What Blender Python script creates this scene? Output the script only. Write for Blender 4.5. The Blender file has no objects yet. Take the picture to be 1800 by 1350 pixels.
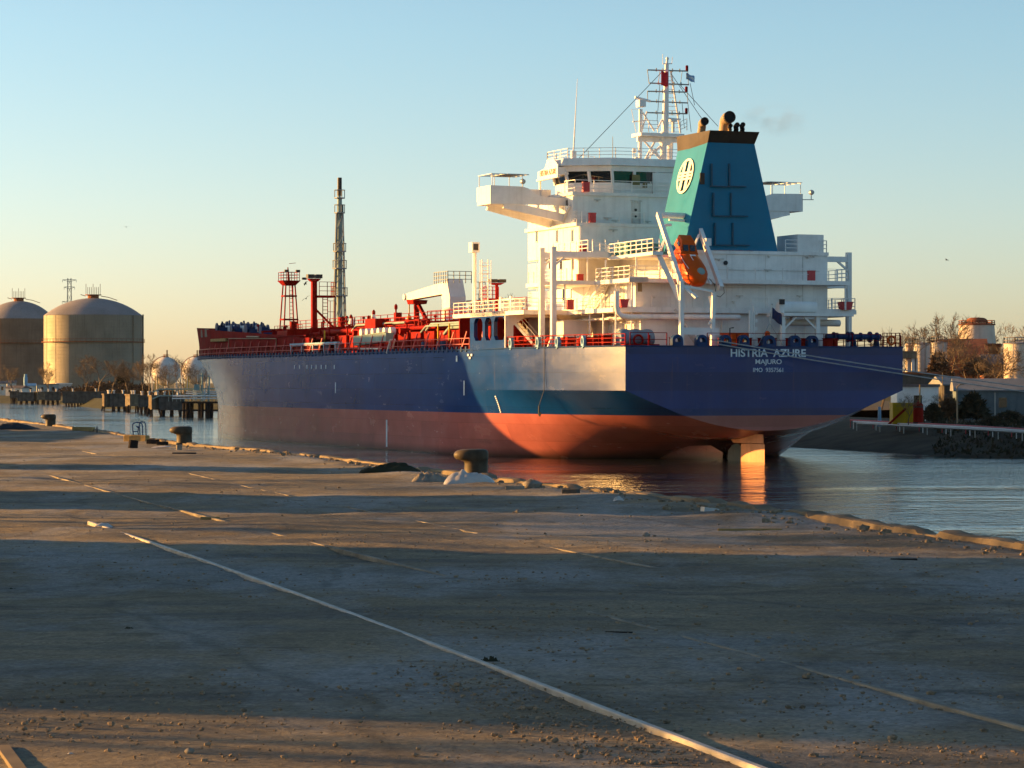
import bpy, bmesh, math, random
import numpy as np
from mathutils import Vector, Matrix
R = math.radians
scene = bpy.context.scene
COL = scene.collection

# ------------------------------------------------------------------ camera, sky, sun, exposure
F = 4900.0; HC = 6.9; HY = 672.0; QZ = 5.2          # focal length (px of the 1800 wide photo), eye height, horizon, quay height
cam_d = bpy.data.cameras.new("camera"); cam = bpy.data.objects.new("camera", cam_d); COL.objects.link(cam)
cam.location = (0, 0, HC); cam.rotation_euler = (R(90 - math.degrees(math.atan(3 / F))), 0, 0)
cam_d.sensor_width = 36; cam_d.lens = F / 1800 * 36; cam_d.clip_start = 0.5; cam_d.clip_end = 30000
scene.camera = cam

SUN_AZ = (-0.956, 0.292); SUN_EL = 8.5
world = bpy.data.worlds.new("World"); scene.world = world; world.use_nodes = True
wn = world.node_tree; wn.nodes.clear()
w_out = wn.nodes.new("ShaderNodeOutputWorld"); w_bg = wn.nodes.new("ShaderNodeBackground"); sky = wn.nodes.new("ShaderNodeTexSky")
sky.sky_type = 'NISHITA'; sky.sun_disc = False
sky.sun_elevation = R(SUN_EL); sky.sun_rotation = math.atan2(SUN_AZ[0], SUN_AZ[1])
sky.altitude = 10; sky.air_density = 0.6; sky.dust_density = 0.9; sky.ozone_density = 0.9
w_hs = wn.nodes.new("ShaderNodeHueSaturation"); w_hs.inputs["Saturation"].default_value = 1.12
wn.links.new(sky.outputs[0], w_hs.inputs["Color"]); w_tint = wn.nodes.new("ShaderNodeMix"); w_tint.data_type = 'RGBA'; w_tint.blend_type = 'MULTIPLY'; w_tint.inputs[0].default_value = 1.0
# the air is warmer and thicker near the horizon than overhead
w_tc = wn.nodes.new("ShaderNodeTexCoord"); w_sx = wn.nodes.new("ShaderNodeSeparateXYZ"); w_mr = wn.nodes.new("ShaderNodeMapRange"); w_gr = wn.nodes.new("ShaderNodeMix"); w_gr.data_type = 'RGBA'
wn.links.new(w_tc.outputs["Generated"], w_sx.inputs[0]); wn.links.new(w_sx.outputs[2], w_mr.inputs[0]); w_mr.inputs[1].default_value = 0.005; w_mr.inputs[2].default_value = 0.125
w_gr.inputs[6].default_value = (1.04, 0.88, 0.80, 1); w_gr.inputs[7].default_value = (1.02, 1.06, 0.95, 1)
wn.links.new(w_mr.outputs[0], w_gr.inputs[0]); wn.links.new(w_gr.outputs[2], w_tint.inputs[7])
wn.links.new(w_hs.outputs[0], w_tint.inputs[6]); wn.links.new(w_tint.outputs[2], w_bg.inputs["Color"])
wn.links.new(w_bg.outputs[0], w_out.inputs["Surface"])
w_bg.inputs["Strength"].default_value = 0.073

sun_d = bpy.data.lights.new("sun", 'SUN'); sun = bpy.data.objects.new("sun", sun_d); COL.objects.link(sun)
sun_d.energy = 5.0; sun_d.angle = R(0.5); sun_d.color = (1.0, 0.50, 0.13)
to_sun = Vector((SUN_AZ[0], SUN_AZ[1], math.tan(R(SUN_EL)))).normalized()
sun.rotation_euler = (-to_sun).to_track_quat('-Z', 'Y').to_euler(); sun.location = (-200, 60, 80)

scene.view_settings.view_transform = 'Standard'; scene.view_settings.look = 'None'
scene.view_settings.gamma = 1.0; scene.view_settings.exposure = 1.68
scene.render.engine = 'CYCLES'
try:
    scene.cycles.use_denoising = True; scene.cycles.max_bounces = 6
    scene.cycles.sample_clamp_indirect = 6.0
except Exception: pass

# ------------------------------------------------------------------ frames: photo pixel <-> place
SN, CS = math.sin(math.atan(0.398)), math.cos(math.atan(0.398))
OX, OY = 21.9, 239.5                                  # the ship's transom centre on the water
SHIP_ROT = math.atan2(CS, -SN)
def L2W(p): return Vector((OX - SN * p[0] - CS * p[1], OY + CS * p[0] - SN * p[1], p[2]))
def on_y(px, py, y):
    r = px - 900; x = (F * (OX - CS * y) - r * (OY - SN * y)) / (r * CS + F * SN)
    return (x, y, (HY - py) * (OY + CS * x - SN * y) / F + HC)
def on_x(px, py, x):
    r = px - 900; y = (F * (OX - SN * x) - r * (OY + CS * x)) / (F * CS - r * SN)
    return (x, y, (HY - py) * (OY + CS * x - SN * y) / F + HC)
def G(px, py, z=QZ):
    Z = (HC - z) * F / (py - HY); return Vector(((px - 900) / F * Z, Z, z))
def W(px, py, Z): return Vector(((px - 900) / F * Z, Z, (HY - py) / F * Z + HC))

# ------------------------------------------------------------------ materials
def _new(name):
    m = bpy.data.materials.new(name); m.use_nodes = True
    nt = m.node_tree; b = nt.nodes["Principled BSDF"]; return m, nt, b
def N(nt, t, **kw):
    n = nt.nodes.new(t)
    for k, v in kw.items(): setattr(n, k, v)
    return n
def ramp(nt, fac, stops):
    r = N(nt, "ShaderNodeValToRGB"); e = r.color_ramp.elements
    while len(e) < len(stops): e.new(0.5)
    for i, (p, c) in enumerate(stops):
        e[i].position = p; e[i].color = (c[0], c[1], c[2], 1)
    nt.links.new(fac, r.inputs[0]); return r.outputs[0]
def noise(nt, scale, detail=4, rough=0.55, stretch=(1, 1, 1), coord="Object"):
    tc = N(nt, "ShaderNodeTexCoord"); mp = N(nt, "ShaderNodeMapping"); mp.inputs["Scale"].default_value = stretch
    nz = N(nt, "ShaderNodeTexNoise"); nz.inputs["Scale"].default_value = scale
    nz.inputs["Detail"].default_value = detail; nz.inputs["Roughness"].default_value = rough
    nt.links.new(tc.outputs[coord], mp.inputs[0]); nt.links.new(mp.outputs[0], nz.inputs["Vector"])
    return nz.outputs["Fac"]
def mixc(nt, fac, a, b, mode='MIX'):
    m = N(nt, "ShaderNodeMix", data_type='RGBA', blend_type=mode)
    for i, v in ((0, fac), (6, a), (7, b)):
        if hasattr(v, "is_linked") or hasattr(v, "node"): nt.links.new(v, m.inputs[i])
        elif i == 0: m.inputs[0].default_value = v
        else: m.inputs[i].default_value = (v[0], v[1], v[2], 1)
    return m.outputs[2]
def bump(nt, b, height, strength=0.3, dist=0.05):
    bp = N(nt, "ShaderNodeBump"); bp.inputs["Strength"].default_value = strength; bp.inputs["Distance"].default_value = dist
    nt.links.new(height, bp.inputs["Height"]); nt.links.new(bp.outputs[0], b.inputs["Normal"])
def paint(name, col, rough=0.45, dirt=0.25, rust=0.0, scale=0.6, metal=0.0, bmp=0.0, streak=True, spec=0.10):
    """weathered paint: base colour, broad fading, vertical grime streaks and a few rust spots"""
    m, nt, b = _new(name)
    c0 = tuple(x * (1 - dirt) for x in col); c1 = tuple(min(1, x * (1 + dirt * 0.35)) for x in col)
    base = ramp(nt, noise(nt, scale, 5, 0.6), [(0.32, c0), (0.62, c1)])
    if streak:
        st = ramp(nt, noise(nt, 1.0, 4, 0.6, (2.2, 2.2, 0.12)), [(0.5, (1, 1, 1)), (0.72, (1 - dirt * 0.9,) * 3)])
        base = mixc(nt, 1.0, base, st, 'MULTIPLY')
    if rust > 0:
        rs = ramp(nt, noise(nt, 2.3, 6, 0.7, (1, 1, 0.45)), [(0.66, (0, 0, 0)), (0.74, (rust, rust, rust))])
        base = mixc(nt, rs, base, (0.16, 0.055, 0.02))
    nt.links.new(base, b.inputs["Base Color"])
    rr = ramp(nt, noise(nt, scale * 2, 3), [(0.3, (rough * 0.85,) * 3), (0.7, (min(1, rough * 1.2),) * 3)])
    nt.links.new(rr, b.inputs["Roughness"]); b.inputs["Metallic"].default_value = metal; b.inputs["Specular IOR Level"].default_value = spec
    if bmp > 0: bump(nt, b, noise(nt, 0.8, 3, 0.5, (1, 1, 0.35)), bmp, 0.05)
    return m
def plain(name, col, rough=0.5, metal=0.0, spec=0.5, var=0.15, scale=3.0):
    m, nt, b = _new(name)
    nt.links.new(ramp(nt, noise(nt, scale), [(0.3, tuple(x * (1 - var) for x in col)), (0.7, tuple(min(1, x * (1 + var)) for x in col))]), b.inputs["Base Color"])
    b.inputs["Roughness"].default_value = rough; b.inputs["Metallic"].default_value = metal
    b.inputs["Specular IOR Level"].default_value = spec
    return m

def hull_material():
    m, nt, b = _new("hull_paint")
    tc = N(nt, "ShaderNodeTexCoord"); sp = N(nt, "ShaderNodeSeparateXYZ"); nt.links.new(tc.outputs["Object"], sp.inputs[0])
    red = ramp(nt, noise(nt, 0.22, 6, 0.62), [(0.30, (0.33, 0.090, 0.075)), (0.55, (0.45, 0.128, 0.105)), (0.75, (0.52, 0.175, 0.140))])
    scuff = ramp(nt, noise(nt, 0.5, 6, 0.7, (0.5, 0.5, 2.2)), [(0.60, (0, 0, 0)), (0.70, (0.55, 0.55, 0.55))])
    red = mixc(nt, scuff, red, (0.13, 0.05, 0.05))
    blue = ramp(nt, noise(nt, 0.18, 6, 0.6, (1, 1, 1.6)), [(0.30, (0.0006, 0.030, 0.140)), (0.60, (0.0008, 0.042, 0.195)), (0.8, (0.004, 0.066, 0.24))])
    wear = ramp(nt, noise(nt, 1.0, 5, 0.65, (0.9, 0.9, 0.10)), [(0.52, (0, 0, 0)), (0.8, (0.12, 0.12, 0.12))])
    blue = mixc(nt, wear, blue, (0.10, 0.14, 0.20))
    # boot line at 4.05 m, with a little waviness
    wob = N(nt, "ShaderNodeMath", operation='GREATER_THAN'); wob.inputs[1].default_value = 4.05
    nt.links.new(sp.outputs[2], wob.inputs[0])
    # wet, stained band at the waterline
    wl = N(nt, "ShaderNodeMapRange"); wl.inputs[1].default_value = 0.10; wl.inputs[2].default_value = 0.9
    nt.links.new(sp.outputs[2], wl.inputs[0])
    red = mixc(nt, wl.outputs[0], (0.09, 0.035, 0.028), red)
    base = mixc(nt, wob.outputs[0], red, blue)
    # plate seams
    br = N(nt, "ShaderNodeTexBrick"); mp = N(nt, "ShaderNodeMapping"); mp.inputs["Rotation"].default_value = (R(90), 0, 0)
    nt.links.new(tc.outputs["Object"], mp.inputs[0]); nt.links.new(mp.outputs[0], br.inputs["Vector"])
    br.inputs["Scale"].default_value = 1.0; br.inputs["Brick Width"].default_value = 9.5; br.inputs["Row Height"].default_value = 1.55
    br.inputs["Mortar Size"].default_value = 0.03; br.inputs["Mortar Smooth"].default_value = 0.6
    br.inputs["Color1"].default_value = (1, 1, 1, 1); br.inputs["Color2"].default_value = (0.72, 0.78, 0.84, 1); br.inputs["Mortar"].default_value = (0.62, 0.62, 0.62, 1)
    base = mixc(nt, 0.9, base, br.outputs["Color"], 'MULTIPLY')
    rst = ramp(nt, noise(nt, 1.0, 5, 0.7, (1.3, 1.3, 0.07)), [(0.62, (0, 0, 0)), (0.74, (0.45, 0.45, 0.45))])      # rust weeping down from the deck edge
    rlim = N(nt, "ShaderNodeMapRange"); rlim.inputs[1].default_value = 4.5; rlim.inputs[2].default_value = 9.8; nt.links.new(sp.outputs[2], rlim.inputs[0])
    rmul = N(nt, "ShaderNodeMath", operation='MULTIPLY'); nt.links.new(rst, rmul.inputs[0]); nt.links.new(rlim.outputs[0], rmul.inputs[1])
    base = mixc(nt, rmul.outputs[0], base, (0.13, 0.085, 0.06))
    scr = ramp(nt, noise(nt, 0.9, 6, 0.75, (0.22, 0.22, 3.0)), [(0.64, (0, 0, 0)), (0.70, (0.5, 0.5, 0.5))])          # fender scrapes
    base = mixc(nt, scr, base, (0.10, 0.105, 0.11))
    nt.links.new(base, b.inputs["Base Color"])
    rg = ramp(nt, noise(nt, 0.25, 5, 0.6, (1, 1, 2.5)), [(0.3, (0.20, 0.20, 0.20)), (0.7, (0.29, 0.29, 0.29))])
    nt.links.new(rg, b.inputs["Roughness"]); b.inputs["Specular IOR Level"].default_value = 0.22
    # plating dished between the frames: irregular upright ripples
    ad = N(nt, "ShaderNodeMath", operation='MULTIPLY_ADD'); nt.links.new(noise(nt, 1.15, 2, 0.5, (1, 1, 0.10)), ad.inputs[0]); ad.inputs[1].default_value = 0.55
    nt.links.new(noise(nt, 0.35, 3, 0.5, (1, 1, 0.5)), ad.inputs[2])
    bump(nt, b, ad.outputs[0], 0.35, 0.05)
    return m

def ground_material():
    m, nt, b = _new("quay_paving")
    big = ramp(nt, noise(nt, 0.22, 6, 0.6), [(0.36, (0.135, 0.112, 0.076)), (0.52, (0.215, 0.178, 0.118)), (0.68, (0.290, 0.240, 0.160))])
    grey = ramp(nt, noise(nt, 0.55, 7, 0.68, (0.6, 1.6, 1)), [(0.44, (0, 0, 0)), (0.62, (0.8, 0.8, 0.8))])
    c = mixc(nt, grey, big, (0.088, 0.090, 0.090))
    dust = ramp(nt, noise(nt, 0.38, 7, 0.7, (0.8, 0.35, 1)), [(0.48, (0, 0, 0)), (0.60, (0.85, 0.85, 0.85))])      # pale dried dust drifts
    c = mixc(nt, dust, c, (0.255, 0.262, 0.262))
    stain = ramp(nt, noise(nt, 1.7, 6, 0.7, (0.7, 1.4, 1)), [(0.58, (0, 0, 0)), (0.70, (0.7, 0.7, 0.7))])
    c = mixc(nt, stain, c, (0.058, 0.050, 0.040))
    crk = N(nt, "ShaderNodeTexVoronoi", feature='DISTANCE_TO_EDGE'); ctc = N(nt, "ShaderNodeTexCoord"); crk.inputs["Scale"].default_value = 0.32
    cmx = N(nt, "ShaderNodeMix", data_type='VECTOR'); cmx.inputs[0].default_value = 0.35; nt.links.new(ctc.outputs["Object"], cmx.inputs[4])
    cnz = N(nt, "ShaderNodeTexNoise"); cnz.inputs["Scale"].default_value = 0.9; cnz.inputs["Detail"].default_value = 5; nt.links.new(ctc.outputs["Object"], cnz.inputs["Vector"]); nt.links.new(cnz.outputs["Color"], cmx.inputs[5])
    nt.links.new(cmx.outputs[1], crk.inputs["Vector"])
    ck = ramp(nt, crk.outputs["Distance"], [(0.004, (0.45, 0.45, 0.45)), (0.016, (1, 1, 1))]); c = mixc(nt, 0.45, c, ck, 'MULTIPLY')
    vor = N(nt, "ShaderNodeTexVoronoi"); tc = N(nt, "ShaderNodeTexCoord"); vor.inputs["Scale"].default_value = 42
    nt.links.new(tc.outputs["Object"], vor.inputs["Vector"])
    grit = ramp(nt, vor.outputs["Color"], [(0.2, (0.7, 0.7, 0.7)), (0.8, (1.2, 1.17, 1.12))])
    c = mixc(nt, 0.75, c, grit, 'MULTIPLY')
    fine = ramp(nt, noise(nt, 9, 6, 0.75), [(0.35, (0.72, 0.72, 0.72)), (0.65, (1.15, 1.15, 1.15))])
    c = mixc(nt, 0.8, c, fine, 'MULTIPLY')
    nt.links.new(c, b.inputs["Base Color"]); b.inputs["Roughness"].default_value = 0.92; b.inputs["Specular IOR Level"].default_value = 0.25
    ad = N(nt, "ShaderNodeMath", operation='MULTIPLY_ADD'); nt.links.new(noise(nt, 24, 6, 0.75), ad.inputs[0]); ad.inputs[1].default_value = 0.6
    nt.links.new(noise(nt, 5, 5, 0.65), ad.inputs[2])
    bump(nt, b, ad.outputs[0], 0.8, 0.035)
    return m

def water_material():
    m, nt, b = _new("dock_water")
    b.inputs["Base Color"].default_value = (0.006, 0.020, 0.030, 1); b.inputs["Roughness"].default_value = 0.06
    b.inputs["IOR"].default_value = 1.42; b.inputs["Specular IOR Level"].default_value = 0.5
    n1 = noise(nt, 0.9, 4, 0.6, (1, 0.6, 1), "Object")
    n2 = noise(nt, 0.045, 4, 0.55, (0.45, 1.5, 1), "Object")      # cat's paws: ruffled and slick patches
    calm = ramp(nt, n2, [(0.38, (0.20, 0.20, 0.20)), (0.60, (1, 1, 1))])
    mu = N(nt, "ShaderNodeMath", operation='MULTIPLY'); nt.links.new(n1, mu.inputs[0]); nt.links.new(calm, mu.inputs[1])
    bump(nt, b, mu.outputs[0], 0.95, 0.30)
    return m

M = {}
M['hull'] = hull_material()
M['white'] = paint("white_ship_paint", (0.82, 0.80, 0.76), 0.42, 0.12, 0.16)
M['white_clean'] = paint("white_gloss_paint", (0.80, 0.79, 0.76), 0.38, 0.08)
M['rudder'] = paint("pale_antifouling_paint", (0.62, 0.30, 0.17), 0.5, 0.2, 0.1)
M['rust_white'] = paint("stained_white_paint", (0.66, 0.62, 0.56), 0.55, 0.3, 0.5)
M['teal'] = paint("teal_funnel_paint", (0.009, 0.180, 0.310), 0.45, 0.08)
M['teal_dark'] = plain("teal_canopy_paint", (0.010, 0.16, 0.15), 0.5)
M['band'] = paint("sooty_brown_paint", (0.055, 0.042, 0.032), 0.5, 0.3)
M['red'] = paint("red_deck_paint", (0.27, 0.009, 0.006), 0.6, 0.28, 0.25, spec=0.03)
M['red_dark'] = paint("dull_red_bulwark_paint", (0.20, 0.008, 0.010), 0.7, 0.35, 0.2, spec=0.02)
M['pinkred'] = plain("faded_red_plastic", (0.50, 0.035, 0.045), 0.5)
M['orange'] = paint("orange_fibreglass", (0.62, 0.088, 0.008), 0.35, 0.10, 0.0, streak=False)
M['blue'] = paint("blue_machinery_paint", (0.012, 0.045, 0.13), 0.5, 0.3)
M['lightblue'] = paint("pale_blue_paint", (0.22, 0.40, 0.55), 0.45, 0.2)
M['bluegrey'] = paint("tarpaulin_blue_grey", (0.16, 0.23, 0.30), 0.6, 0.25)
M['grey'] = paint("grey_steel_paint", (0.30, 0.33, 0.32), 0.5, 0.25, 0.2)
M['greygreen'] = paint("grey_green_paint", (0.25, 0.34, 0.32), 0.55, 0.22)
M['galv'] = plain("galvanised_steel", (0.36, 0.37, 0.36), 0.45, 0.5)
M['black'] = plain("black_steel", (0.012, 0.012, 0.014), 0.6)
M['soot'] = plain("sooty_black", (0.006, 0.006, 0.008), 0.8)
M['tan'] = paint("heat_tanned_steel", (0.34, 0.25, 0.16), 0.5, 0.2)
M['glass'] = plain("dark_window_glass", (0.012, 0.015, 0.016), 0.06, 0, 0.8, 0.1)
M['glass_warm'] = plain("curtained_window_glass", (0.20, 0.14, 0.06), 0.12)
M['yellow'] = paint("yellow_paint", (0.62, 0.40, 0.02), 0.5, 0.25, 0.2)
M['text_white'] = plain("white_lettering", (0.62, 0.70, 0.76), 0.5)
M['louvre_shade'] = plain("painted_shade_teal", (0.005, 0.075, 0.125), 0.6)  # dark teal standing for the shadows along the louvre panels
M['text_grey'] = plain("grey_lettering", (0.20, 0.20, 0.21), 0.6)
M['text_red'] = plain("dull_red_lettering", (0.35, 0.16, 0.13), 0.6)
M['cream'] = plain("cream_emblem_paint", (0.78, 0.72, 0.55), 0.45)
M['rope'] = plain("mooring_rope_fibre", (0.33, 0.34, 0.34), 0.9)
M['flag_red'] = plain("red_flag_cloth", (0.62, 0.012, 0.022), 0.8)
M['flag_blue'] = plain("dark_blue_flag_cloth", (0.012, 0.018, 0.07), 0.8)
M['ground'] = ground_material()
M['water'] = water_material()
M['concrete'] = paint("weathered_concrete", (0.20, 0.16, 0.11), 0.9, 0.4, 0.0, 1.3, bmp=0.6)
M['concrete_dark'] = paint("grimy_shaded_concrete", (0.10, 0.095, 0.085), 0.9, 0.4, 0.0, 0.8, bmp=0.5, spec=0.02)  # darkened for the shaded dolphin faces and gable shed wall, besides grime
M['iron'] = paint("rusty_cast_iron", (0.085, 0.066, 0.045), 0.50, 0.35, 0.6, 6.0, 0.0, 0.5)
M['railsteel'] = plain("worn_rail_steel", (0.34, 0.32, 0.29), 0.55, 0.3, 0.5, 0.3, 5)
M['dusty_rail'] = paint("dusty_buried_steel", (0.25, 0.22, 0.175), 0.85, 0.4, 0.0, 3)
M['wood'] = paint("old_timber", (0.36, 0.24, 0.10), 0.8, 0.4, 0.0, 3)
M['wood_dark'] = paint("tarred_timber", (0.035, 0.03, 0.028), 0.9, 0.3, 0.0, 3, spec=0.0)
M['bark'] = plain("winter_bark", (0.16, 0.12, 0.08), 0.9, 0, 0.2, 0.3, 2)
M['bark_dark'] = plain("dark_bark", (0.075, 0.058, 0.042), 0.9, 0, 0.2, 0.3, 2)
M['scrub'] = plain("brown_winter_scrub", (0.12, 0.075, 0.042), 0.95, 0, 0.1, 0.45, 1.5)
M['scrub_dark'] = plain("dark_evergreen_scrub", (0.035, 0.035, 0.022), 0.95, 0, 0.1, 0.45, 1.5)
M['tank'] = paint("weathered_tank_steel", (0.25, 0.225, 0.175), 0.55, 0.25, 0.0, 0.10, 0.15)
M['tank_roof'] = paint("dull_grey_tank_roof", (0.26, 0.24, 0.24), 0.6, 0.25, 0.0, 0.1)
M['tank_dark'] = paint("rust_brown_tank_steel", (0.22, 0.15, 0.105), 0.6, 0.3, 0.0, 0.1)
M['sphere'] = paint("white_sphere_paint", (0.62, 0.58, 0.54), 0.5, 0.2, 0.1, 0.4)
M['brick'] = paint("orange_brick", (0.38, 0.155, 0.06), 0.85, 0.35, 0.0, 0.5)
M['rustred'] = paint("rusty_red_steel", (0.26, 0.095, 0.05), 0.8, 0.4, 0.4, 0.5)
M['shed'] = paint("blue_grey_cladding", (0.12, 0.155, 0.17), 0.6, 0.25, 0.1, 0.4)
M['shed_roof'] = paint("grey_sheet_roofing", (0.20, 0.21, 0.22), 0.6, 0.25, 0.2, 0.4)
M['hull_reflector'] = paint("pale_blue_hull_reflector", (0.60, 0.84, 0.95), 0.8, 0.08)  # pale blue chosen for its reflection in the ship's hull
M['silo'] = paint("pale_silo_paint", (0.46, 0.43, 0.40), 0.6, 0.25, 0.15, 0.5)
M['pinkwhite'] = paint("sunfaded_white_tank", (0.62, 0.52, 0.42), 0.6, 0.2, 0.1, 0.4)
M['bank'] = plain("dark_bank_soil", (0.040, 0.038, 0.026), 0.95, 0, 0.2, 0.5, 0.4)  # very dark mottled soil tone
M['grass'] = plain("rough_bank_grass", (0.040, 0.042, 0.016), 0.95, 0, 0.2, 0.4, 0.3)
M['plastic'] = plain("crumpled_white_plastic", (0.46, 0.44, 0.42), 0.5)
M['stone'] = paint("dusty_stone", (0.27, 0.24, 0.20), 0.9, 0.35, 0.0, 8, bmp=0.4, streak=False)
M['gravel'] = paint("dusty_gravel", (0.25, 0.19, 0.13), 0.95, 0.5, 0.0, 20, streak=False)
M['house'] = paint("white_render", (0.66, 0.62, 0.55), 0.8, 0.2, 0.0, 0.5)
M['tile'] = paint("grey_house_roof", (0.16, 0.14, 0.14), 0.8, 0.3, 0.0, 0.5)

# ------------------------------------------------------------------ mesh builder
class MB:
    def __init__(s): s.v = []; s.f = []; s.mi = []; s.m = 0; s.isl = []
    def add(s, vs, fs):
        o = len(s.v); s.v += [tuple(p) for p in vs]; s.f += [tuple(i + o for i in f) for f in fs]; s.mi += [s.m] * len(fs); s.isl.append((o, len(s.v), len(s.f) - len(fs), len(s.f))); return s
    def box(s, a, b):
        x0, x1 = sorted((a[0], b[0])); y0, y1 = sorted((a[1], b[1])); z0, z1 = sorted((a[2], b[2]))
        return s.add([(x0, y0, z0), (x1, y0, z0), (x1, y1, z0), (x0, y1, z0), (x0, y0, z1), (x1, y0, z1), (x1, y1, z1), (x0, y1, z1)],
                     [(0, 3, 2, 1), (4, 5, 6, 7), (0, 1, 5, 4), (1, 2, 6, 5), (2, 3, 7, 6), (3, 0, 4, 7)])
    def cbox(s, c, d): return s.box([c[i] - d[i] / 2 for i in range(3)], [c[i] + d[i] / 2 for i in range(3)])
    def bar(s, p, q, w, h=None, up=(0, 0, 1)):
        h = h or w; p = Vector(p); q = Vector(q); d = (q - p).normalized(); u = Vector(up)
        if abs(d.dot(u)) > 0.98: u = Vector((1, 0, 0))
        a = d.cross(u).normalized() * w / 2; b = d.cross(a).normalized() * h / 2
        vs = [t + i * a + j * b for t in (p, q) for i, j in ((-1, -1), (1, -1), (1, 1), (-1, 1))]
        return s.add(vs, [(0, 1, 2, 3), (7, 6, 5, 4), (0, 4, 5, 1), (1, 5, 6, 2), (2, 6, 7, 3), (3, 7, 4, 0)])
    def tube(s, p, q, r, r2=None, n=6): return s.path([p, q], [r, r if r2 is None else r2], n)
    def path(s, pts, r, n=6, cap=True):
        pts = [Vector(p) for p in pts]
        rs = r if isinstance(r, (list, tuple)) else [r] * len(pts)
        vs = []; fs = []; pu = None
        for i, p in enumerate(pts):
            d = (pts[min(i + 1, len(pts) - 1)] - pts[max(i - 1, 0)]).normalized()
            if pu is None:
                u = Vector((0, 0, 1)) if abs(d.z) < 0.9 else Vector((1, 0, 0))
                a = d.cross(u).normalized()
            else:
                a = (pu - d * pu.dot(d)); a = a.normalized() if a.length > 1e-6 else d.orthogonal().normalized()
            pu = a; b = d.cross(a)
            vs += [p + rs[i] * (math.cos(2 * math.pi * k / n) * a + math.sin(2 * math.pi * k / n) * b) for k in range(n)]
        for i in range(len(pts) - 1):
            for k in range(n):
                k2 = (k + 1) % n; fs.append((i * n + k, i * n + k2, i * n + n + k2, i * n + n + k))
        if cap: fs.append(tuple(range(n - 1, -1, -1))); fs.append(tuple((len(pts) - 1) * n + k for k in range(n)))
        return s.add(vs, fs)
    def lathe(s, prof, n=24, c=(0, 0, 0), ax=(0, 0, 1), cap=True):
        ax = Vector(ax).normalized(); a = ax.orthogonal().normalized(); b = ax.cross(a); c = Vector(c); vs = []; fs = []
        for r, z in prof: vs += [c + ax * z + r * (math.cos(2 * math.pi * k / n) * a + math.sin(2 * math.pi * k / n) * b) for k in range(n)]
        for i in range(len(prof) - 1):
            for k in range(n):
                k2 = (k + 1) % n; fs.append((i * n + k, i * n + k2, i * n + n + k2, i * n + n + k))
        if cap: fs.append(tuple(range(n - 1, -1, -1))); fs.append(tuple((len(prof) - 1) * n + k for k in range(n)))
        return s.add(vs, fs)
    def sphere(s, c, r, n=16, sq=(1, 1, 1)):
        o = len(s.v); s.lathe([(r * math.sin(math.pi * max(0.02, min(0.98, i / (n // 2)))), -r * math.cos(math.pi * i / (n // 2))) for i in range(n // 2 + 1)], n, (0, 0, 0))
        for i in range(o, len(s.v)): s.v[i] = tuple(c[k] + s.v[i][k] * sq[k] for k in range(3))
        return s
    def prism(s, poly, ax, lo, hi):
        """poly: 2-D outline in the two other axes (in x,y,z order), extruded along axis ax"""
        def mk(t, p):
            q = list(p); q.insert(ax, t); return q
        n = len(poly); vs = [mk(lo, p) for p in poly] + [mk(hi, p) for p in poly]
        return s.add(vs, [tuple(range(n - 1, -1, -1)), tuple(range(n, 2 * n))] + [(i, (i + 1) % n, (i + 1) % n + n, i + n) for i in range(n)])
    def hull2(s, a, b):
        """two equal point loops joined into a closed solid"""
        n = len(a); return s.add(list(a) + list(b), [tuple(range(n - 1, -1, -1)), tuple(range(n, 2 * n))] + [(i, (i + 1) % n, (i + 1) % n + n, i + n) for i in range(n)])
    def grid(s, rows, closed=False):
        m = len(rows[0]); o = [p for r in rows for p in r]; fs = []
        for i in range(len(rows) - 1):
            for k in range(m if closed else m - 1):
                k2 = (k + 1) % m; fs.append((i * m + k, i * m + k2, (i + 1) * m + k2, (i + 1) * m + k))
        return s.add(o, fs)
    def torus(s, c, r, t, ax=(1, 0, 0), n=18, m=8):
        ax = Vector(ax).normalized(); a = ax.orthogonal().normalized(); b = ax.cross(a); c = Vector(c); rows = []
        for i in range(n + 1):
            d = math.cos(2 * math.pi * i / n) * a + math.sin(2 * math.pi * i / n) * b
            rows.append([c + d * (r + t * math.cos(2 * math.pi * k / m)) + ax * t * math.sin(2 * math.pi * k / m) for k in range(m)])
        return s.grid(rows, True)
    def rail(s, pts, h=1.05, sp=1.6, r=0.032, nr=3, posts=True):
        pts = [Vector(p) for p in pts]
        for a, b in zip(pts, pts[1:]):
            for k in range(nr): s.bar(a + Vector((0, 0, h * (k + 1) / nr)), b + Vector((0, 0, h * (k + 1) / nr)), r * 1.7)
            n = max(1, round((b - a).length / sp))
            if posts:
                for i in range(n + 1):
                    p = a.lerp(b, i / n); s.bar(p, p + Vector((0, 0, h)), r * 2)
        return s
    def ladder(s, p, q, w=(0.4, 0, 0), r=0.025, step=0.32):
        p, q, w = Vector(p), Vector(q), Vector(w) / 2
        s.bar(p - w, q - w, r * 2); s.bar(p + w, q + w, r * 2); n = int((q - p).length / step)
        for i in range(1, n): t = p.lerp(q, i / n); s.bar(t - w, t + w, r * 1.6)
        return s
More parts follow.
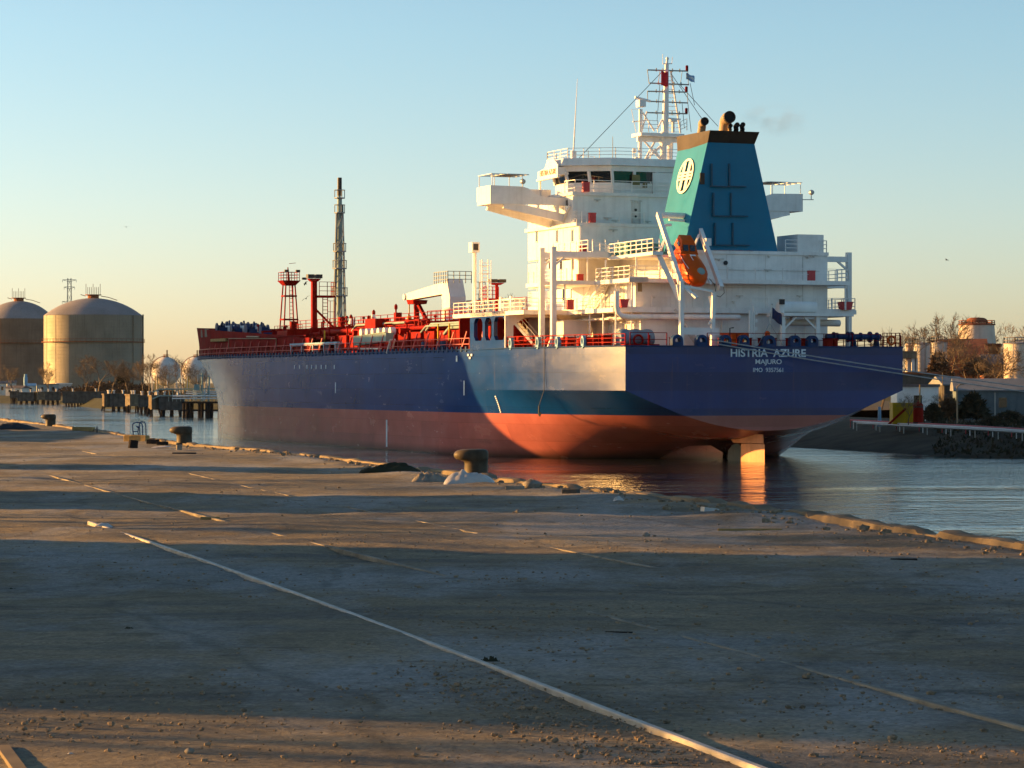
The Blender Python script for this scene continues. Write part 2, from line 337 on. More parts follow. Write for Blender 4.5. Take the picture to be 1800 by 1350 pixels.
    def build(s, name, mat, parent=None, off=None, angle=32, recenter=False, label=None, smooth=True, mats=None):
        stuff = False
        if parent is not None and 1 < len(s.isl) <= 1500:
            groups = s.pieces()
            if 1 < len(groups) <= 100:          # parts that stand apart are parts of their own
                out = None
                for g in groups:
                    q = MB(); q.mi = []
                    for k in g:
                        a, b, fa, fb = s.isl[k]; o_ = len(q.v); q.v += s.v[a:b]; q.f += [tuple(i - a + o_ for i in f) for f in s.f[fa:fb]]; q.mi += s.mi[fa:fb]; q.isl.append((o_, len(q.v), 0, 0))
                    q.isl = q.isl[:1]; r = q.build(name, mat, parent, off, angle, recenter, label, smooth, mats); out = out or r
                return out
            if len(groups) > 100: stuff = True
        V = np.array(s.v, dtype=float)
        loc = None
        if recenter:
            lo, hi = V.min(0), V.max(0); off = ((lo[0] + hi[0]) / 2, (lo[1] + hi[1]) / 2, lo[2]); loc = off
        if off is not None: V = V - np.array(off)
        me = bpy.data.meshes.new(name); me.from_pydata(V.tolist(), [], s.f)
        for mm in (mats or [mat]): me.materials.append(mm)
        if mats: me.polygons.foreach_set("material_index", s.mi)
        bm = bmesh.new(); bm.from_mesh(me); bmesh.ops.recalc_face_normals(bm, faces=bm.faces[:]); bm.to_mesh(me); bm.free()
        if smooth: me.polygons.foreach_set("use_smooth", [True] * len(me.polygons)); me.set_sharp_from_angle(angle=R(angle))
        o = bpy.data.objects.new(name, me); COL.objects.link(o)
        if parent is not None: o.parent = parent
        if loc is not None: o.location = loc
        if label: o["label"] = label
        if stuff: o["kind"] = "stuff"
        return o
    def pieces(s):
        V = np.array(s.v, dtype=float); k = len(s.isl); lo = np.array([V[a:b].min(0) for a, b, _, _ in s.isl]); hi = np.array([V[a:b].max(0) for a, b, _, _ in s.isl]); size = (hi - lo).max(1)
        gap = np.maximum(0, np.maximum(lo[:, None] - hi[None], lo[None] - hi[:, None])); near = np.sqrt((gap ** 2).sum(2)) <= np.maximum(.02, .5 * np.maximum(size[:, None], size[None]))
        seen = -np.ones(k, int); groups = []
        for i in range(k):
            if seen[i] >= 0: continue
            st = [i]; seen[i] = len(groups); g = []
            while st:
                j = st.pop(); g.append(j)
                for m_ in np.nonzero(near[j] & (seen < 0))[0]: seen[m_] = len(groups); st.append(int(m_))
            groups.append(sorted(g))
        return groups

def tag(o, label=None, cat=None, group=None, kind=None):
    for k, v in (("label", label), ("category", cat), ("group", group), ("kind", kind)):
        if v: o[k] = v
    return o
def thing(name, label, cat, loc=(0, 0, 0), rotz=0.0, group=None):
    o = bpy.data.objects.new(name, None); COL.objects.link(o); o.empty_display_size = 0.2
    o.location = loc; o.rotation_euler = (0, 0, rotz); return tag(o, label, cat, group)
def thing_ship(name, label, cat, p, group=None):
    """a thing resting on the ship: its empty stands at ship point p, parts are built in ship axes with off=p"""
    return thing(name, label, cat, L2W(p), SHIP_ROT, group)
def solo_ship(mb, name, mat, label, cat, group=None):
    """a one-mesh thing resting on the ship, given in ship coordinates"""
    V = np.array(mb.v); c = ((V[:, 0].min() + V[:, 0].max()) / 2, (V[:, 1].min() + V[:, 1].max()) / 2, V[:, 2].min())
    o = mb.build(name, mat, off=c); o.location = L2W(c); o.rotation_euler = (0, 0, SHIP_ROT); return tag(o, label, cat, group)
def copy_tree(o, parent=None):
    c = o.copy(); COL.objects.link(c)
    if parent is not None: c.parent = parent
    for ch in [x for x in bpy.data.objects if x.parent == o]: copy_tree(ch, c)
    return c
def text_mb(body, height, origin, right, up, width=None, depth=0.02, bold=0.0):
    """lettering as solid flat letters centred on origin"""
    cu = bpy.data.curves.new("lettering", 'FONT'); cu.body = body; cu.extrude = 0.5; cu.offset = bold; cu.size = 1.0
    o = bpy.data.objects.new("lettering", cu); COL.objects.link(o)
    bpy.context.view_layer.update()
    me = o.evaluated_get(bpy.context.evaluated_depsgraph_get()).to_mesh()
    V = np.array([v.co[:] for v in me.vertices]); P = [tuple(p.vertices) for p in me.polygons]
    o.to_mesh_clear(); bpy.data.objects.remove(o); bpy.data.curves.remove(cu)
    lo, hi = V.min(0), V.max(0); sc = height / (hi[1] - lo[1]); sx = sc if width is None else width / (hi[0] - lo[0])
    r = Vector(right).normalized(); u = Vector(up).normalized(); n = r.cross(u); og = Vector(origin); mb = MB()
    W_ = [og + r * (v[0] - (lo[0] + hi[0]) / 2) * sx + u * (v[1] - (lo[1] + hi[1]) / 2) * sc + n * v[2] * depth for v in V]
    par = list(range(len(V)))
    def find(a):
        while par[a] != a: par[a] = par[par[a]]; a = par[a]
        return a
    for f in P:
        for q in f[1:]: par[find(q)] = find(f[0])
    comp = {}
    for f in P: comp.setdefault(find(f[0]), []).append(f)
    for fs in comp.values():        # one island per letter
        ids = sorted({q for f in fs for q in f}); m_ = {q: k for k, q in enumerate(ids)}; mb.add([W_[q] for q in ids], [tuple(m_[q] for q in f) for f in fs])
    return mb
# numpy value noise for terrain
def vnoise(x, y, seed=0):
    xi = np.floor(x).astype(np.int64); yi = np.floor(y).astype(np.int64); xf = x - xi; yf = y - yi
    def h(a, b):
        n = (a * 374761393 + b * 668265263 + seed * 1442695041) & 0xFFFFFFFF
        n = ((n ^ (n >> 13)) * 1274126177) & 0xFFFFFFFF; n = n ^ (n >> 16)
        return (n & 0xFFFF) / 65535.0
    u = xf * xf * (3 - 2 * xf); v = yf * yf * (3 - 2 * yf)
    return (h(xi, yi) * (1 - u) + h(xi + 1, yi) * u) * (1 - v) + (h(xi, yi + 1) * (1 - u) + h(xi + 1, yi + 1) * u) * v
def fbm(x, y, sc, oc=4, seed=0):
    s = 0; a = 1; t = 0
    for i in range(oc): s = s + a * vnoise(x * sc, y * sc, seed + i); t += a; a *= 0.5; sc *= 2.03
    return s / t - 0.5
# ------------------------------------------------------------------ the tanker (ship axes: x forward from the transom, y to port, z up from the water)
ship = thing("tanker_ship", "blue and red oil tanker with white superstructure, moored stern towards the quay", "ship", (OX, OY, 0), SHIP_ROT)
zD, zA, zB, zC, zE, zN, zR = 9.95, 13.35, 15.9, 18.5, 21.55, 24.45, 27.3

def hull():
    lev = [9.95, 8.5, 7.3, 6.2, 4.9, 3.6, 2.3, 1.0, -0.4, -2.0, -3.6, -5.2, -5.5]
    st = {   # hand-faired sections: half-breadth and height from the deck edge to the centre line
        0: [(13.3, 9.95), (13.3, 8.5), (13.3, 7.3), (13.3, 6.2), (11.4, 5.42), (9.6, 4.72), (7.9, 4.08), (6.3, 3.62), (4.8, 3.25), (3.4, 3.0), (2.2, 2.85), (1.0, 2.77), (0, 2.75)],
        4: [(14.18, 9.95), (14.18, 8.5), (14.15, 7.3), (14.10, 6.2), (12.6, 5.2), (11.1, 4.3), (9.5, 3.55), (7.8, 2.95), (6.0, 2.5), (4.2, 2.2), (2.4, 2.05), (1.1, 1.98), (0, 1.96)],
        9: [(15.06, 9.95), (15.06, 8.5), (15.03, 7.3), (14.98, 6.2), (13.45, 5.1), (12.2, 4.1), (10.7, 3.25), (9.0, 2.65), (7.1, 2.25), (5.1, 2.0), (3.0, 1.88), (1.4, 1.82), (0, 1.8)],
        14: [(15.67, 9.95), (15.67, 8.5), (15.64, 7.3), (15.59, 6.2), (14.2, 4.95), (13.3, 3.75), (12.1, 2.7), (10.7, 1.85), (9.0, 1.25), (6.8, 0.85), (4.3, 0.6), (2.0, 0.48), (0, 0.45)],
        20: [(16.05, 9.95), (16.05, 8.5), (16.02, 7.3), (15.97, 6.2), (15.0, 4.9), (14.4, 3.6), (13.6, 2.3), (12.6, 1.0), (11.2, -0.2), (9.2, -1.2), (6.6, -2.0), (3.2, -2.6), (0, -2.8)],
        28: [(16.0, 9.95), (16.0, 8.5), (16.0, 7.3), (15.95, 6.2), (15.75, 4.9), (15.5, 3.6), (15.15, 2.3), (14.7, 1.0), (14.0, -0.4), (12.8, -2.0), (10.8, -3.6), (7.0, -5.0), (0, -5.5)],
        40: [(16.1, z) for z in lev[:9]] + [(16.0, -2.0), (15.3, -3.6), (12.5, -5.2), (0, -5.5)],
        104: [(16.1, z) for z in lev[:9]] + [(16.0, -2.0), (15.3, -3.6), (12.5, -5.2), (0, -5.5)]}
    ks = sorted(st); xs = np.array(ks, float); P = np.array([st[k] for k in ks])
    def cubic(xq):
        i = int(np.clip(np.searchsorted(xs, xq, side='right') - 1, 0, len(xs) - 2)); h = xs[i + 1] - xs[i]; t = (xq - xs[i]) / h
        def sl(j):
            if j == 0: return (P[1] - P[0]) / (xs[1] - xs[0])
            if j >= len(xs) - 2: return np.zeros_like(P[0])
            a = (P[j] - P[j - 1]) / (xs[j] - xs[j - 1]); b = (P[j + 1] - P[j]) / (xs[j + 1] - xs[j])
            w1, w2 = xs[j + 1] - xs[j], xs[j] - xs[j - 1]
            return np.where(a * b > 0, (a * w1 + b * w2) / (w1 + w2), 0)
        m0, m1 = sl(i), sl(i + 1); t2, t3 = t * t, t * t * t
        return (2 * t3 - 3 * t2 + 1) * P[i] + (t3 - 2 * t2 + t) * h * m0 + (-2 * t3 + 3 * t2) * P[i + 1] + (t3 - t2) * h * m1
    def refine(sec):       # rounder section below the knuckle
        out = [tuple(p) for p in sec[:4]]
        q = sec[3:]
        for i in range(len(q) - 1):
            p0 = q[max(i - 1, 0)]; p1 = q[i]; p2 = q[i + 1]; p3 = q[min(i + 2, len(q) - 1)]
            for t in (0.5, 1.0):
                out.append(tuple(0.5 * (2 * p1 + (p2 - p0) * t + (2 * p0 - 5 * p1 + 4 * p2 - p3) * t * t + (3 * p1 - p0 - 3 * p2 + p3) * t ** 3)))
        return out
    rows = []
    for xq in list(np.linspace(0, 44, 45)) + list(np.linspace(50, 104, 12)):
        rows.append([(xq, y, z) for y, z in refine(cubic(xq))])
    zs = [p[2] for p in rows[-1]]
    def send(z): return 154.8 if z > 2 else 155.2      # a bluff bow: the flare shapes the stem, not its rake
    base = [p[1] for p in rows[-1]]
    for u in list(np.linspace(0, 1, 41))[1:]:
        uu = math.sin(u * math.pi / 2); r = []
        for j, z in enumerate(zs):
            f = min(1, max(0, (z - 3.0) / 6.95)) ** 2.4; nn = 1.9 + 0.9 * f; mm = 0.85 - 0.22 * f; e = send(z)
            r.append((104 + (e - 104) * uu, base[j] * max(0.0, 1 - uu ** nn) ** mm, z))
        rows.append(r)
    mb = MB(); full = [[(x, y, z) for x, y, z in r] + [(x, -y, z) for x, y, z in r[::-1]][1:] for r in rows]
    mb.grid(full)
    mb.add(full[0], [tuple(range(len(full[0])))])
    mb.build("hull", M['hull'], ship, angle=13)
    edge = [(r[0][0], r[0][1]) for r in rows]
    dk = MB(); dk.grid([[(x, y, zD - 0.02), (x, -y, zD - 0.02)] for x, y in edge]); dk.build("main_deck", M['red'], ship)
    return rows, edge
HROWS, EDGE = hull()
def edge_y(x): return float(np.interp(x, [e[0] for e in EDGE], [e[1] for e in EDGE]))
def side_y(x, z):
    best = min(HROWS, key=lambda r: abs(r[0][0] - x)); return float(np.interp(-z, [-p[2] for p in best], [p[1] for p in best]))

# rounded sheer strake and knuckle bar that catch the light
sb = MB(); sb.path([(x, y + 0.03, zD + 0.02) for x, y in EDGE if x < 152], 0.07, 6); sb.path([(x, -y - 0.03, zD + 0.02) for x, y in EDGE if x < 152], 0.07, 6)
sb.path([(0, -13.3, zD + 0.02), (0, 13.3, zD + 0.02)], 0.07, 6)
sb.build("sheer_strake", M['blue'], ship)
# skeg, rudder and propeller under the counter
sk = MB(); sk.grid([[(x, -w, z1), (x, -w * 1.1, z0), (x, 0, -4.8), (x, w * 1.1, z0), (x, w, z1)] for x, w, z1, z0 in ((7.6, 0.5, 0.7, -1), (9, 1.0, 1.3, -1), (12, 1.9, 1.2, -1.2), (16, 3.4, 0.4, -1.5), (22, 5.5, -1, -3))])
sk.lathe([(0.1, -1.2), (0.75, -0.9), (0.95, 0), (1.0, 3)], 16, (8.0, 0, -0.9), (1, 0, 0))
sk.build("skeg", M['hull'], ship)
rd = MB()
def foil(x0, x1, z, t=0.42): return [(x0, 0, z), (x0 + (x1 - x0) * .25, t * .6, z), (x0 + (x1 - x0) * .6, t, z), (x0 + (x1 - x0) * .85, t * .8, z), (x1, 0, z), (x0 + (x1 - x0) * .85, -t * .8, z), (x0 + (x1 - x0) * .6, -t, z), (x0 + (x1 - x0) * .25, -t * .6, z)]
rd.hull2(foil(0.45, 5.0, -5.0), foil(0.45, 5.0, 1.55)); rd.build("rudder", M['rudder'], ship, angle=50)
rh = MB(); rh.hull2(foil(0.6, 6.6, 1.62, 0.6), foil(0.7, 7.2, 2.4, 0.75)); rh.build("rudder_horn", M['rudder'], ship, angle=50)
pp = MB(); pp.lathe([(0.1, -0.5), (0.5, -0.2), (0.6, 0.6)], 14, (6.4, 0, -1.0), (1, 0, 0))
for k in range(4):
    a = k * math.pi / 2 + 0.2; d = Vector((0, math.cos(a), math.sin(a))); t = Vector((1, 0, 0)).cross(d)
    o = Vector((6.7, 0, -1.0)); ring = [(0.4, .35), (1.1, .62), (1.8, .7), (2.3, .45), (2.55, .08)]
    pp.grid([[o + d * r - t * w + Vector((0.25 * w, 0, 0)), o + d * r + t * w - Vector((0.25 * w, 0, 0))] for r, w in ring])
pp.build("propeller", M['tan'], ship, smooth=False)

# draught marks, load marks, pipe of the pilot ladder
mk = MB()
for px, y0, y1 in ((590, 672, 691), (816, 669, 695)):
    a = on_y(px, y0, 16.1); b = on_y(px, y1, 16.1); mk.box((a[0] - .12, 16.11, b[2]), (a[0] + .12, 16.13, a[2]))
a = on_y(680, 738, 16.1); b = on_y(680, 789, 16.1); mk.box((a[0] - .2, 16.11, max(b[2], 0.35)), (a[0] + .2, 16.13, a[2]))
for px in (518, 527, 540, 548, 556, 565, 573, 588): q = on_y(px, 645, 16.1); mk.box((q[0] - .12, 16.11, q[2] - .22), (q[0] + .12, 16.13, q[2] + .22))
for px, py in ((803, 627), (803, 631), (803, 634), (823, 624), (829, 624), (826, 629)): q = on_y(px, py, 16.1); mk.box((q[0] - .18, 16.11, q[2] - .1), (q[0] + .18, 16.13, q[2] + .1))
mk.build("draught_mark", M['text_white'], ship, smooth=False)
mk = MB()
for i in range(9):
    q = on_y(868, 697 + i * 3.4, 15.9); yy = side_y(q[0], q[2]); mk.box((q[0] - .1, yy + .01, q[2] - .06), (q[0] + .1, yy + .06, q[2] + .06))
mk.build("draught_scale", M['text_white'], ship, smooth=False)

# stern lettering
def stern_pt(px, py): return on_x(px, py, -0.03)
def stern_text(name, body, px0, px1, py0, py1, bold=0.0):
    a = stern_pt(px0, (py0 + py1) / 2); b = stern_pt(px1, (py0 + py1) / 2); top = stern_pt((px0 + px1) / 2, py0); bot = stern_pt((px0 + px1) / 2, py1)
    text_mb(body, top[2] - bot[2], (-0.03, (a[1] + b[1]) / 2, (top[2] + bot[2]) / 2), (0, -1, 0), (0, 0, 1), abs(a[1] - b[1]), 0.03, bold).build(name, M['text_white'], ship, smooth=False)
stern_text("ship_name", "HISTRIA  AZURE", 1284.5, 1416.5, 613.5, 627.5, 0.018)
stern_text("home_port", "MAJURO", 1328, 1374, 631.5, 642.5, 0.01)
stern_text("registry_number", "IMO  9357561", 1324, 1376.5, 646.5, 654)

# ---------------------------------------------------------------- accommodation: levels
def slab(mb, x0, x1, y0, y1, z, t=0.38, edge=True):
    mb.box((x0, y0, z - t), (x1, y1, z))
low = MB(); low.box((6.6, -9.4, zD), (20.8, 8.9, zA - .38)); low.box((20.81, -8.7, zD), (33.2, 8.7, zA - .38)); low.build("main_deck_house", M['white'], ship)
da = MB(); slab(da, 6.0, 16.0, -12.0, 11.8, zA); da.box((16.002, -16.1, zA - .38), (34, 16.1, zA)); da.bar((6.05, -11.9, zA + .05), (6.05, 11.7, zA + .05), .1); da.build("deck_slab", M['white'], ship)
ha = MB(); ha.box((6.6, -9.4, zA), (20.8, 9.4, zB - .36)); ha.box((20.803, -8.7, zA), (33.2, 8.7, zB - .36)); ha.build("poop_house", M['white'], ship)
dbk = MB(); slab(dbk, 5.0, 12.4, -10.8, 10.7, zB, .36); dbk.box((12.402, -13.6, zB - .36), (21.6, 13.6, zB)); dbk.box((5.0, 8.9, zB - .36), (5.08, 10.7, zB + .12)); dbk.build("deck_slab", M['white'], ship)
hb = MB(); hb.box((6.6, -9.4, zB), (20.8, 4.6, zC - .3)); hb.box((20.806, -8.7, zB), (33.2, 8.7, zC - .3)); hb.build("boat_deck_house", M['white'], ship)
dc = MB(); dc.box((6.45, -9.45, zC - .3), (20.8, 4.75, zC)); dc.box((12.2, 4.752, zC - .3), (21.5, 11.2, zC)); dc.box((20.803, -9.6, zC - .3), (21.5, 4.75, zC)); dc.build("deck_slab", M['white'], ship)
hc = MB(); hc.box((20.8, -8.7, zC), (33.2, 8.7, zE - .3)); hc.build("officer_deck_house", M['white'], ship)
de = MB(); de.box((20.7, -9.1, zE - .3), (33.3, 9.0, zE)); de.build("deck_slab", M['white'], ship)
hd = MB(); hd.box((22.0, -8.7, zE), (33.2, 8.7, zN - .3)); hd.build("captain_deck_house", M['white'], ship)
dn = MB(); dn.box((21.8, -8.9, zN - .3), (33.3, 8.9, zN)); dn.build("deck_slab", M['white'], ship)

# aft-facing wall openings, doors, lamps, seams
WIN = MB()
for (px, py, w, h, s) in ((1125, 503, .38, .95, 6.57), (1105, 461, .5, .9, 20.77), (1120, 461, .5, .9, 20.77)):
    q = on_x(px, py, s); WIN.box((s - .03, q[1] - w / 2, q[2] - h / 2), (s + .05, q[1] + w / 2, q[2] + h / 2))
WIN.build("window", M['glass_warm'], ship, smooth=False)
for lv, y_, xs_ in ((463, 8.72, (22.2, 25.0, 27.7)), (415, 8.72, (22.3, 26.0, 31.0)), (518, 8.72, (22.4, 24.4, 26.4)), (362, 8.72, (23.6, 30.6)), (354, 8.72, (26.6,))):
    for x_ in xs_:
        Y = OY + CS * x_ - SN * y_; z_ = (HY - lv) * Y / F + HC
        w = MB(); w.box((x_ - .21, y_ - .04, z_ - .52), (x_ + .21, y_ + .015, z_ + .52)); f = w.build("window", M['glass'], ship, smooth=False)
        t = MB(); t.box((x_ - .27, y_ - .02, z_ + .53), (x_ + .27, y_ + .05, z_ + .60)); t.box((x_ - .27, y_ - .02, z_ - .60), (x_ + .27, y_ + .06, z_ - .53)); t.build("sill", M['rust_white'], f, smooth=False)
dr = MB()
for (x_, y_, z_, w, h) in ((9.4, 9.42, zA + 1.1, .8, 1.9), (12.6, 9.42, zA + 1.1, .8, 1.9), (10.0, 8.92, zD + 1.1, .85, 1.9), (13.2, 8.92, zD + 1.1, .85, 1.9)):
    dr.box((x_ - w / 2, y_ - .03, z_ - h / 2), (x_ + w / 2, y_ + .05, z_ + h / 2)); dr.box((x_ + w / 2 - .15, y_ + .05, z_ - .1), (x_ + w / 2 - .08, y_ + .14, z_ + .05))
q = on_x(1118, 375, 21.98); dr.box((21.93, q[1] - .45, zE + .1), (22.05, q[1] + .45, zE + 2.15)); dr.box((21.9, q[1] - .55, zE + 2.2), (21.99, q[1] + .55, zE + 2.27))
dr.build("door", M['rust_white'], ship, smooth=False)
pt = MB()
for px, py, r_ in ((1117.5, 369, .13), (1117.5, 380.5, .11)): q = on_x(px, py, 21.9); pt.lathe([(r_, 0), (r_, .06)], 12, (21.88, q[1], q[2]), (1, 0, 0))
q = on_x(1276, 462, 6.5); pt.lathe([(.2, 0), (.2, .1)], 14, (6.5, q[1], q[2]), (1, 0, 0))
pt.build("porthole", M['black'], ship)
fx = MB()   # small wall fittings: lamps, brackets, grab rails, louvres under the eaves
rnd = random.Random(5)
for px, py, s in ((1050, 351, 21.95), (1122, 354, 21.95), (1068, 383, 21.95), (1078, 404, 20.75), (1138, 389, 21.95), (1083, 387, 21.95), (1352, 450, 6.5), (1420, 451, 6.5), (1430, 449, 6.5), (1350, 474, 6.5), (1265, 455, 6.5), (1290, 530, 6.5), (1406, 520, 6.5), (1150, 520, 6.5), (1300, 520, 6.5)):
    q = on_x(px, py, s); fx.cbox((s, q[1], q[2]), (.14, rnd.uniform(.25, .9), .07)); fx.cbox((s - .03, q[1], q[2] - .1), (.1, .12, .16))
for px0, px1, py in ((1120, 1165, 440), (1260, 1440, 474), (1240, 1440, 542), (1120, 1200, 542), (1262, 1340, 505)):
    a = on_x(px0, py, 6.52); b = on_x(px1, py, 6.52); fx.bar(a, (6.52, b[1], a[2]), .045)
for y_ in (-6.9, -3.2, .6, 3.9): fx.box((6.585, y_ - .02, zA + .1), (6.6, y_ + .02, zC - .4))
for x_, in ((8.2,), (11,), (14.5,), (18,)): fx.box((x_ - .03, 9.4, zA + .05), (x_ + .03, 9.415, zB - .4))
for x_ in (24.5, 28.0, 31.0): fx.box((x_ - .02, 8.7, zA + .05), (x_ + .02, 8.712, zN - .5))
for z_ in (zB - .1, zC - .1, zE - .1): fx.box((20.9, 8.7, z_), (33.1, 8.715, z_ + .05))
fx.build("wall_fitting", M['rust_white'], ship, smooth=False)
# drain pipes and cable trunking down the lit corner
dp = MB()
dp.path([(21.9, 8.78, zN - .4), (21.9, 8.78, zE + .2)], .06, 8); dp.path([(20.7, 8.4, zE - .35), (20.6, 8.62, zE - .35), (20.62, 8.62, zC + .1)], .07, 8)
dp.path([(20.62, 8.78, zC - .3), (20.62, 8.78, zA)], .06, 8); dp.path([(13, 9.5, zA + 2.1), (13, 9.5, zA + .1)], .05, 6); dp.path([(7.6, 9.05, zA - .4), (7.6, 9.05, zD)], .07, 6); dp.path([(11.7, 9.05, zA - .4), (11.7, 9.05, zD)], .07, 6)
dp.build("drain_pipe", M['white_clean'], ship)
# vent trunk that turns up from under the A deck (big white elbow)
ve = MB(); a = on_x(1091, 556, 5.0)
ve.path([on_x(1084, 512, 5.2), on_x(1084, 540, 5.2), on_x(1086, 549, 5.2), on_x(1093, 555, 5.2), on_x(1105, 557, 5.2), on_x(1300, 558, 5.2)], .24, 12); ve.build("vent_trunk", M['white'], ship)
up = MB()   # service pipes, lockers and brackets hanging under the A deck
for i in range(13):
    x_ = 8.0 + i * .95; up.lathe([(.16 + .1 * (i % 3 == 0), -.4), (.2 + .1 * (i % 3 == 0), 0), (.16, .4)], 10, (x_, 9.5 + .35 * (i % 2), zA - .85), (1, 0, 0)); up.bar((x_, 9.5, zA - .4), (x_, 9.5, zA - .8), .06)
for k in range(4): up.path([(6.6, 9.2 + .5 * k, zA - .6 - .1 * k), (20, 9.2 + .5 * k, zA - .6 - .1 * k)], .08, 6)
up.build("service_pipe", M['white'], ship)
# stanchions between decks and the arched web frames of the lower house side
sc_ = MB()
for x_, y_, z0, z1 in ((6.3, 9.9, zD, zA), (6.3, 11.4, zD, zA), (12.0, 11.4, zD, zA), (9, 11.4, zD, zA), (6.3, -11.4, zD, zA), (6.3, -7, zD, zA), (6.3, 1.2, zD, zA), (5.3, 10.3, zA, zB), (5.3, 7.7, zB, 18.1), (5.3, 9.9, zB, 18.1), (11, 10.3, zB, 18.1), (13.4, 11.0, zB, zC), (17, 11.0, zB, zC), (13.4, 13.2, zA, zB), (19.5, 13.2, zA, zB), (5.3, -10.5, zA, zB), (9, 10.2, zA, zB)):
    sc_.tube((x_, y_, z0), (x_, y_, z1 - .38), .085, n=8)
sc_.build("deck_stanchion", M['white'], ship)
lk = MB(); lk.box((14.9, 10.4, zD), (17.7, 12.7, zA - 1.0)); lk.box((14.8, 10.3, zA - 1.0), (17.8, 12.8, zA - .92)); lk.build("deck_locker", M['white_clean'], ship, smooth=False)
wf = MB()
for x_ in (13.6, 16.4, 19.2, 22.0):
    wf.prism([(8.9, zD), (9.1, zD), (9.2, zD + 1.7), (9.6, zD + 2.5), (10.3, zD + 2.8), (11.5, zD + 2.9), (11.5, zA - .38), (8.9, zA - .38)], 0, x_ - .06, x_ + .06)
wf.build("web_frame", M['white'], ship)

# side-shell extension with three openings, and the shaded portal behind it
XS0, XS1 = 20.6, 29.4
pxs = [on_y(p, 575, 16.05)[0] for p in (834, 849, 853, 865, 869, 888)]
ext = MB()
def oct_open(x0, x1, z0, z1, c=.45): return [(x0 + c, z0), (x1 - c, z0), (x1, z0 + c), (x1, z1 - c), (x1 - c, z1), (x0 + c, z1), (x0, z1 - c), (x0, z0 + c)]
zo0, zo1 = 10.75, 12.85
def shell_with_holes(y0, y1, holes, x0, x1, z0, z1):
    cuts = [x0] + [v for h in holes for v in (h[0], h[1])] + [x1]
    for i in range(0, len(cuts), 2): ext.box((cuts[i], y0, z0), (cuts[i + 1], y1, z1))
    for a, b in holes:
        c = min(.4, (b - a) * .32)
        ext.box((a, y0, z0), (b, y1, zo0)); ext.box((a, y0, zo1), (b, y1, z1))
        for tri in ([(a, zo0), (a + c, zo0), (a, zo0 + c)], [(b, zo0), (b, zo0 + c), (b - c, zo0)], [(a, zo1), (a, zo1 - c), (a + c, zo1)], [(b, zo1), (b - c, zo1), (b, zo1 - c)]):
            ext.prism(tri, 1, y0, y1)
shell_with_holes(15.75, 16.1, [(pxs[5], pxs[4]), (pxs[3], pxs[2]), (pxs[1], pxs[0])], XS0, XS1, zD - .05, zA + .05)
ext.build("side_shell_screen", M['hull'], ship, smooth=False)
po = MB()
po.prism([(16.1, zD), (15.3, zD), (15.3, zA - 1.3), (14.2, zA - .55), (9.0, zA - .55), (9.0, zA - .002), (16.1, zA - .002)], 0, XS0 - .16, XS0 - .002)
po.prism([(-16.1, zD), (-15.3, zD), (-15.3, zA - 1.3), (-14.2, zA - .55), (-9.0, zA - .55), (-9.0, zA - .002), (-16.1, zA - .002)], 0, XS0 - .16, XS0 - .002)
po.build("portal_frame", M['white'], ship)
e2 = MB(); e2.box((XS0, -16.1, zD - .05), (XS1, -15.75, zA + .05)); e2.build("side_shell_screen", M['hull'], ship)
bk = MB(); bk.box((33.2, 8.7, zD), (33.4, 15.7, zA - .4)); bk.build("screen_bulkhead", M['red'], ship)
hs = MB(); hs.path([(24, 13.5, 11.6), (27, 13.5, 11.6)], .3, 10); hs.path([(24.5, 12, 10.9), (29, 12, 10.9)], .35, 10); hs.box((29.5, 11, zD), (30.5, 14, 12.2)); hs.path([(27.6, 14, zD), (27.6, 14, 12.6)], .14, 8); hs.path([(22.3, 14.4, zD), (22.3, 14.4, 12.3), (22.3, 13.4, 12.6)], .12, 8); hs.build("hose_store", M['red'], ship)

# columns and beams beside the house
for side in (1, -1):
    c = MB(); ys = 14.8 * side
    for x_ in ((12.2, 14.9) if side > 0 else (12.6,)):
        c.box((x_ - .22, ys - .22, zD), (x_ + .22, ys + .22, zC + .35))
        c.bar((x_, ys, zC - .3), (x_, 9.3 * side, zC - .3), .36, .5); c.bar((x_, ys - .1 * side, zC - 1.3), (x_, ys - 1.2 * side, zC - .45), .18, .18)
        c.prism([(ys - .22, zD), (ys + .22, zD), (ys + .6, zD), (ys + .22, zD + 1.0)] if side > 0 else [(ys - .6, zD), (ys + .22, zD), (ys - .22, zD + 1.0)], 0, x_ - .1, x_ + .1)
        c.bar((x_, ys, zB - .2), (x_, 13.4 * side, zB - .2), .3, .32)
    c.build("provision_column", M['white_clean'], ship)

# ---------------------------------------------------------------- railings
def railing(name, runs, mat, **kw):
    r = MB()
    for run in runs: r.rail(run, **kw)
    return r.build(name, M[mat], ship, smooth=False)
railing("deck_railing", [[(6.1, -11.9, zA), (16, -11.9, zA)], [(9.0, 11.6, zA), (15.8, 11.6, zA), (15.8, 16.0, zA), (34, 16.0, zA)], [(6.1, -9.6, zA), (6.1, -11.9, zA)], [(6.1, 6.5, zA), (6.1, 9.6, zA)]], 'white', sp=1.3)
railing("deck_railing", [[(5.1, 10.6, zB), (12.4, 10.6, zB)], [(12.5, 13.4, zB), (21.5, 13.4, zB)], [(5.1, -9.6, zB), (5.1, -10.7, zB), (12.5, -10.7, zB)], [(5.1, 10.6, zB), (5.1, 7.8, zB)]], 'white', sp=1.3)
railing("deck_railing", [[(13.3, 11.0, zC), (21.4, 11.0, zC)], [(6.6, -5.2, zC), (6.6, -6.4, zC)], [(6.6, -8.6, zC), (6.6, -9.3, zC), (20, -9.3, zC)]], 'white', sp=1.3)
railing("deck_railing", [[(20.8, 8.9, zE), (20.8, 7.9, zE)], [(20.8, 8.9, zE), (22, 8.9, zE)]], 'white', sp=.6)
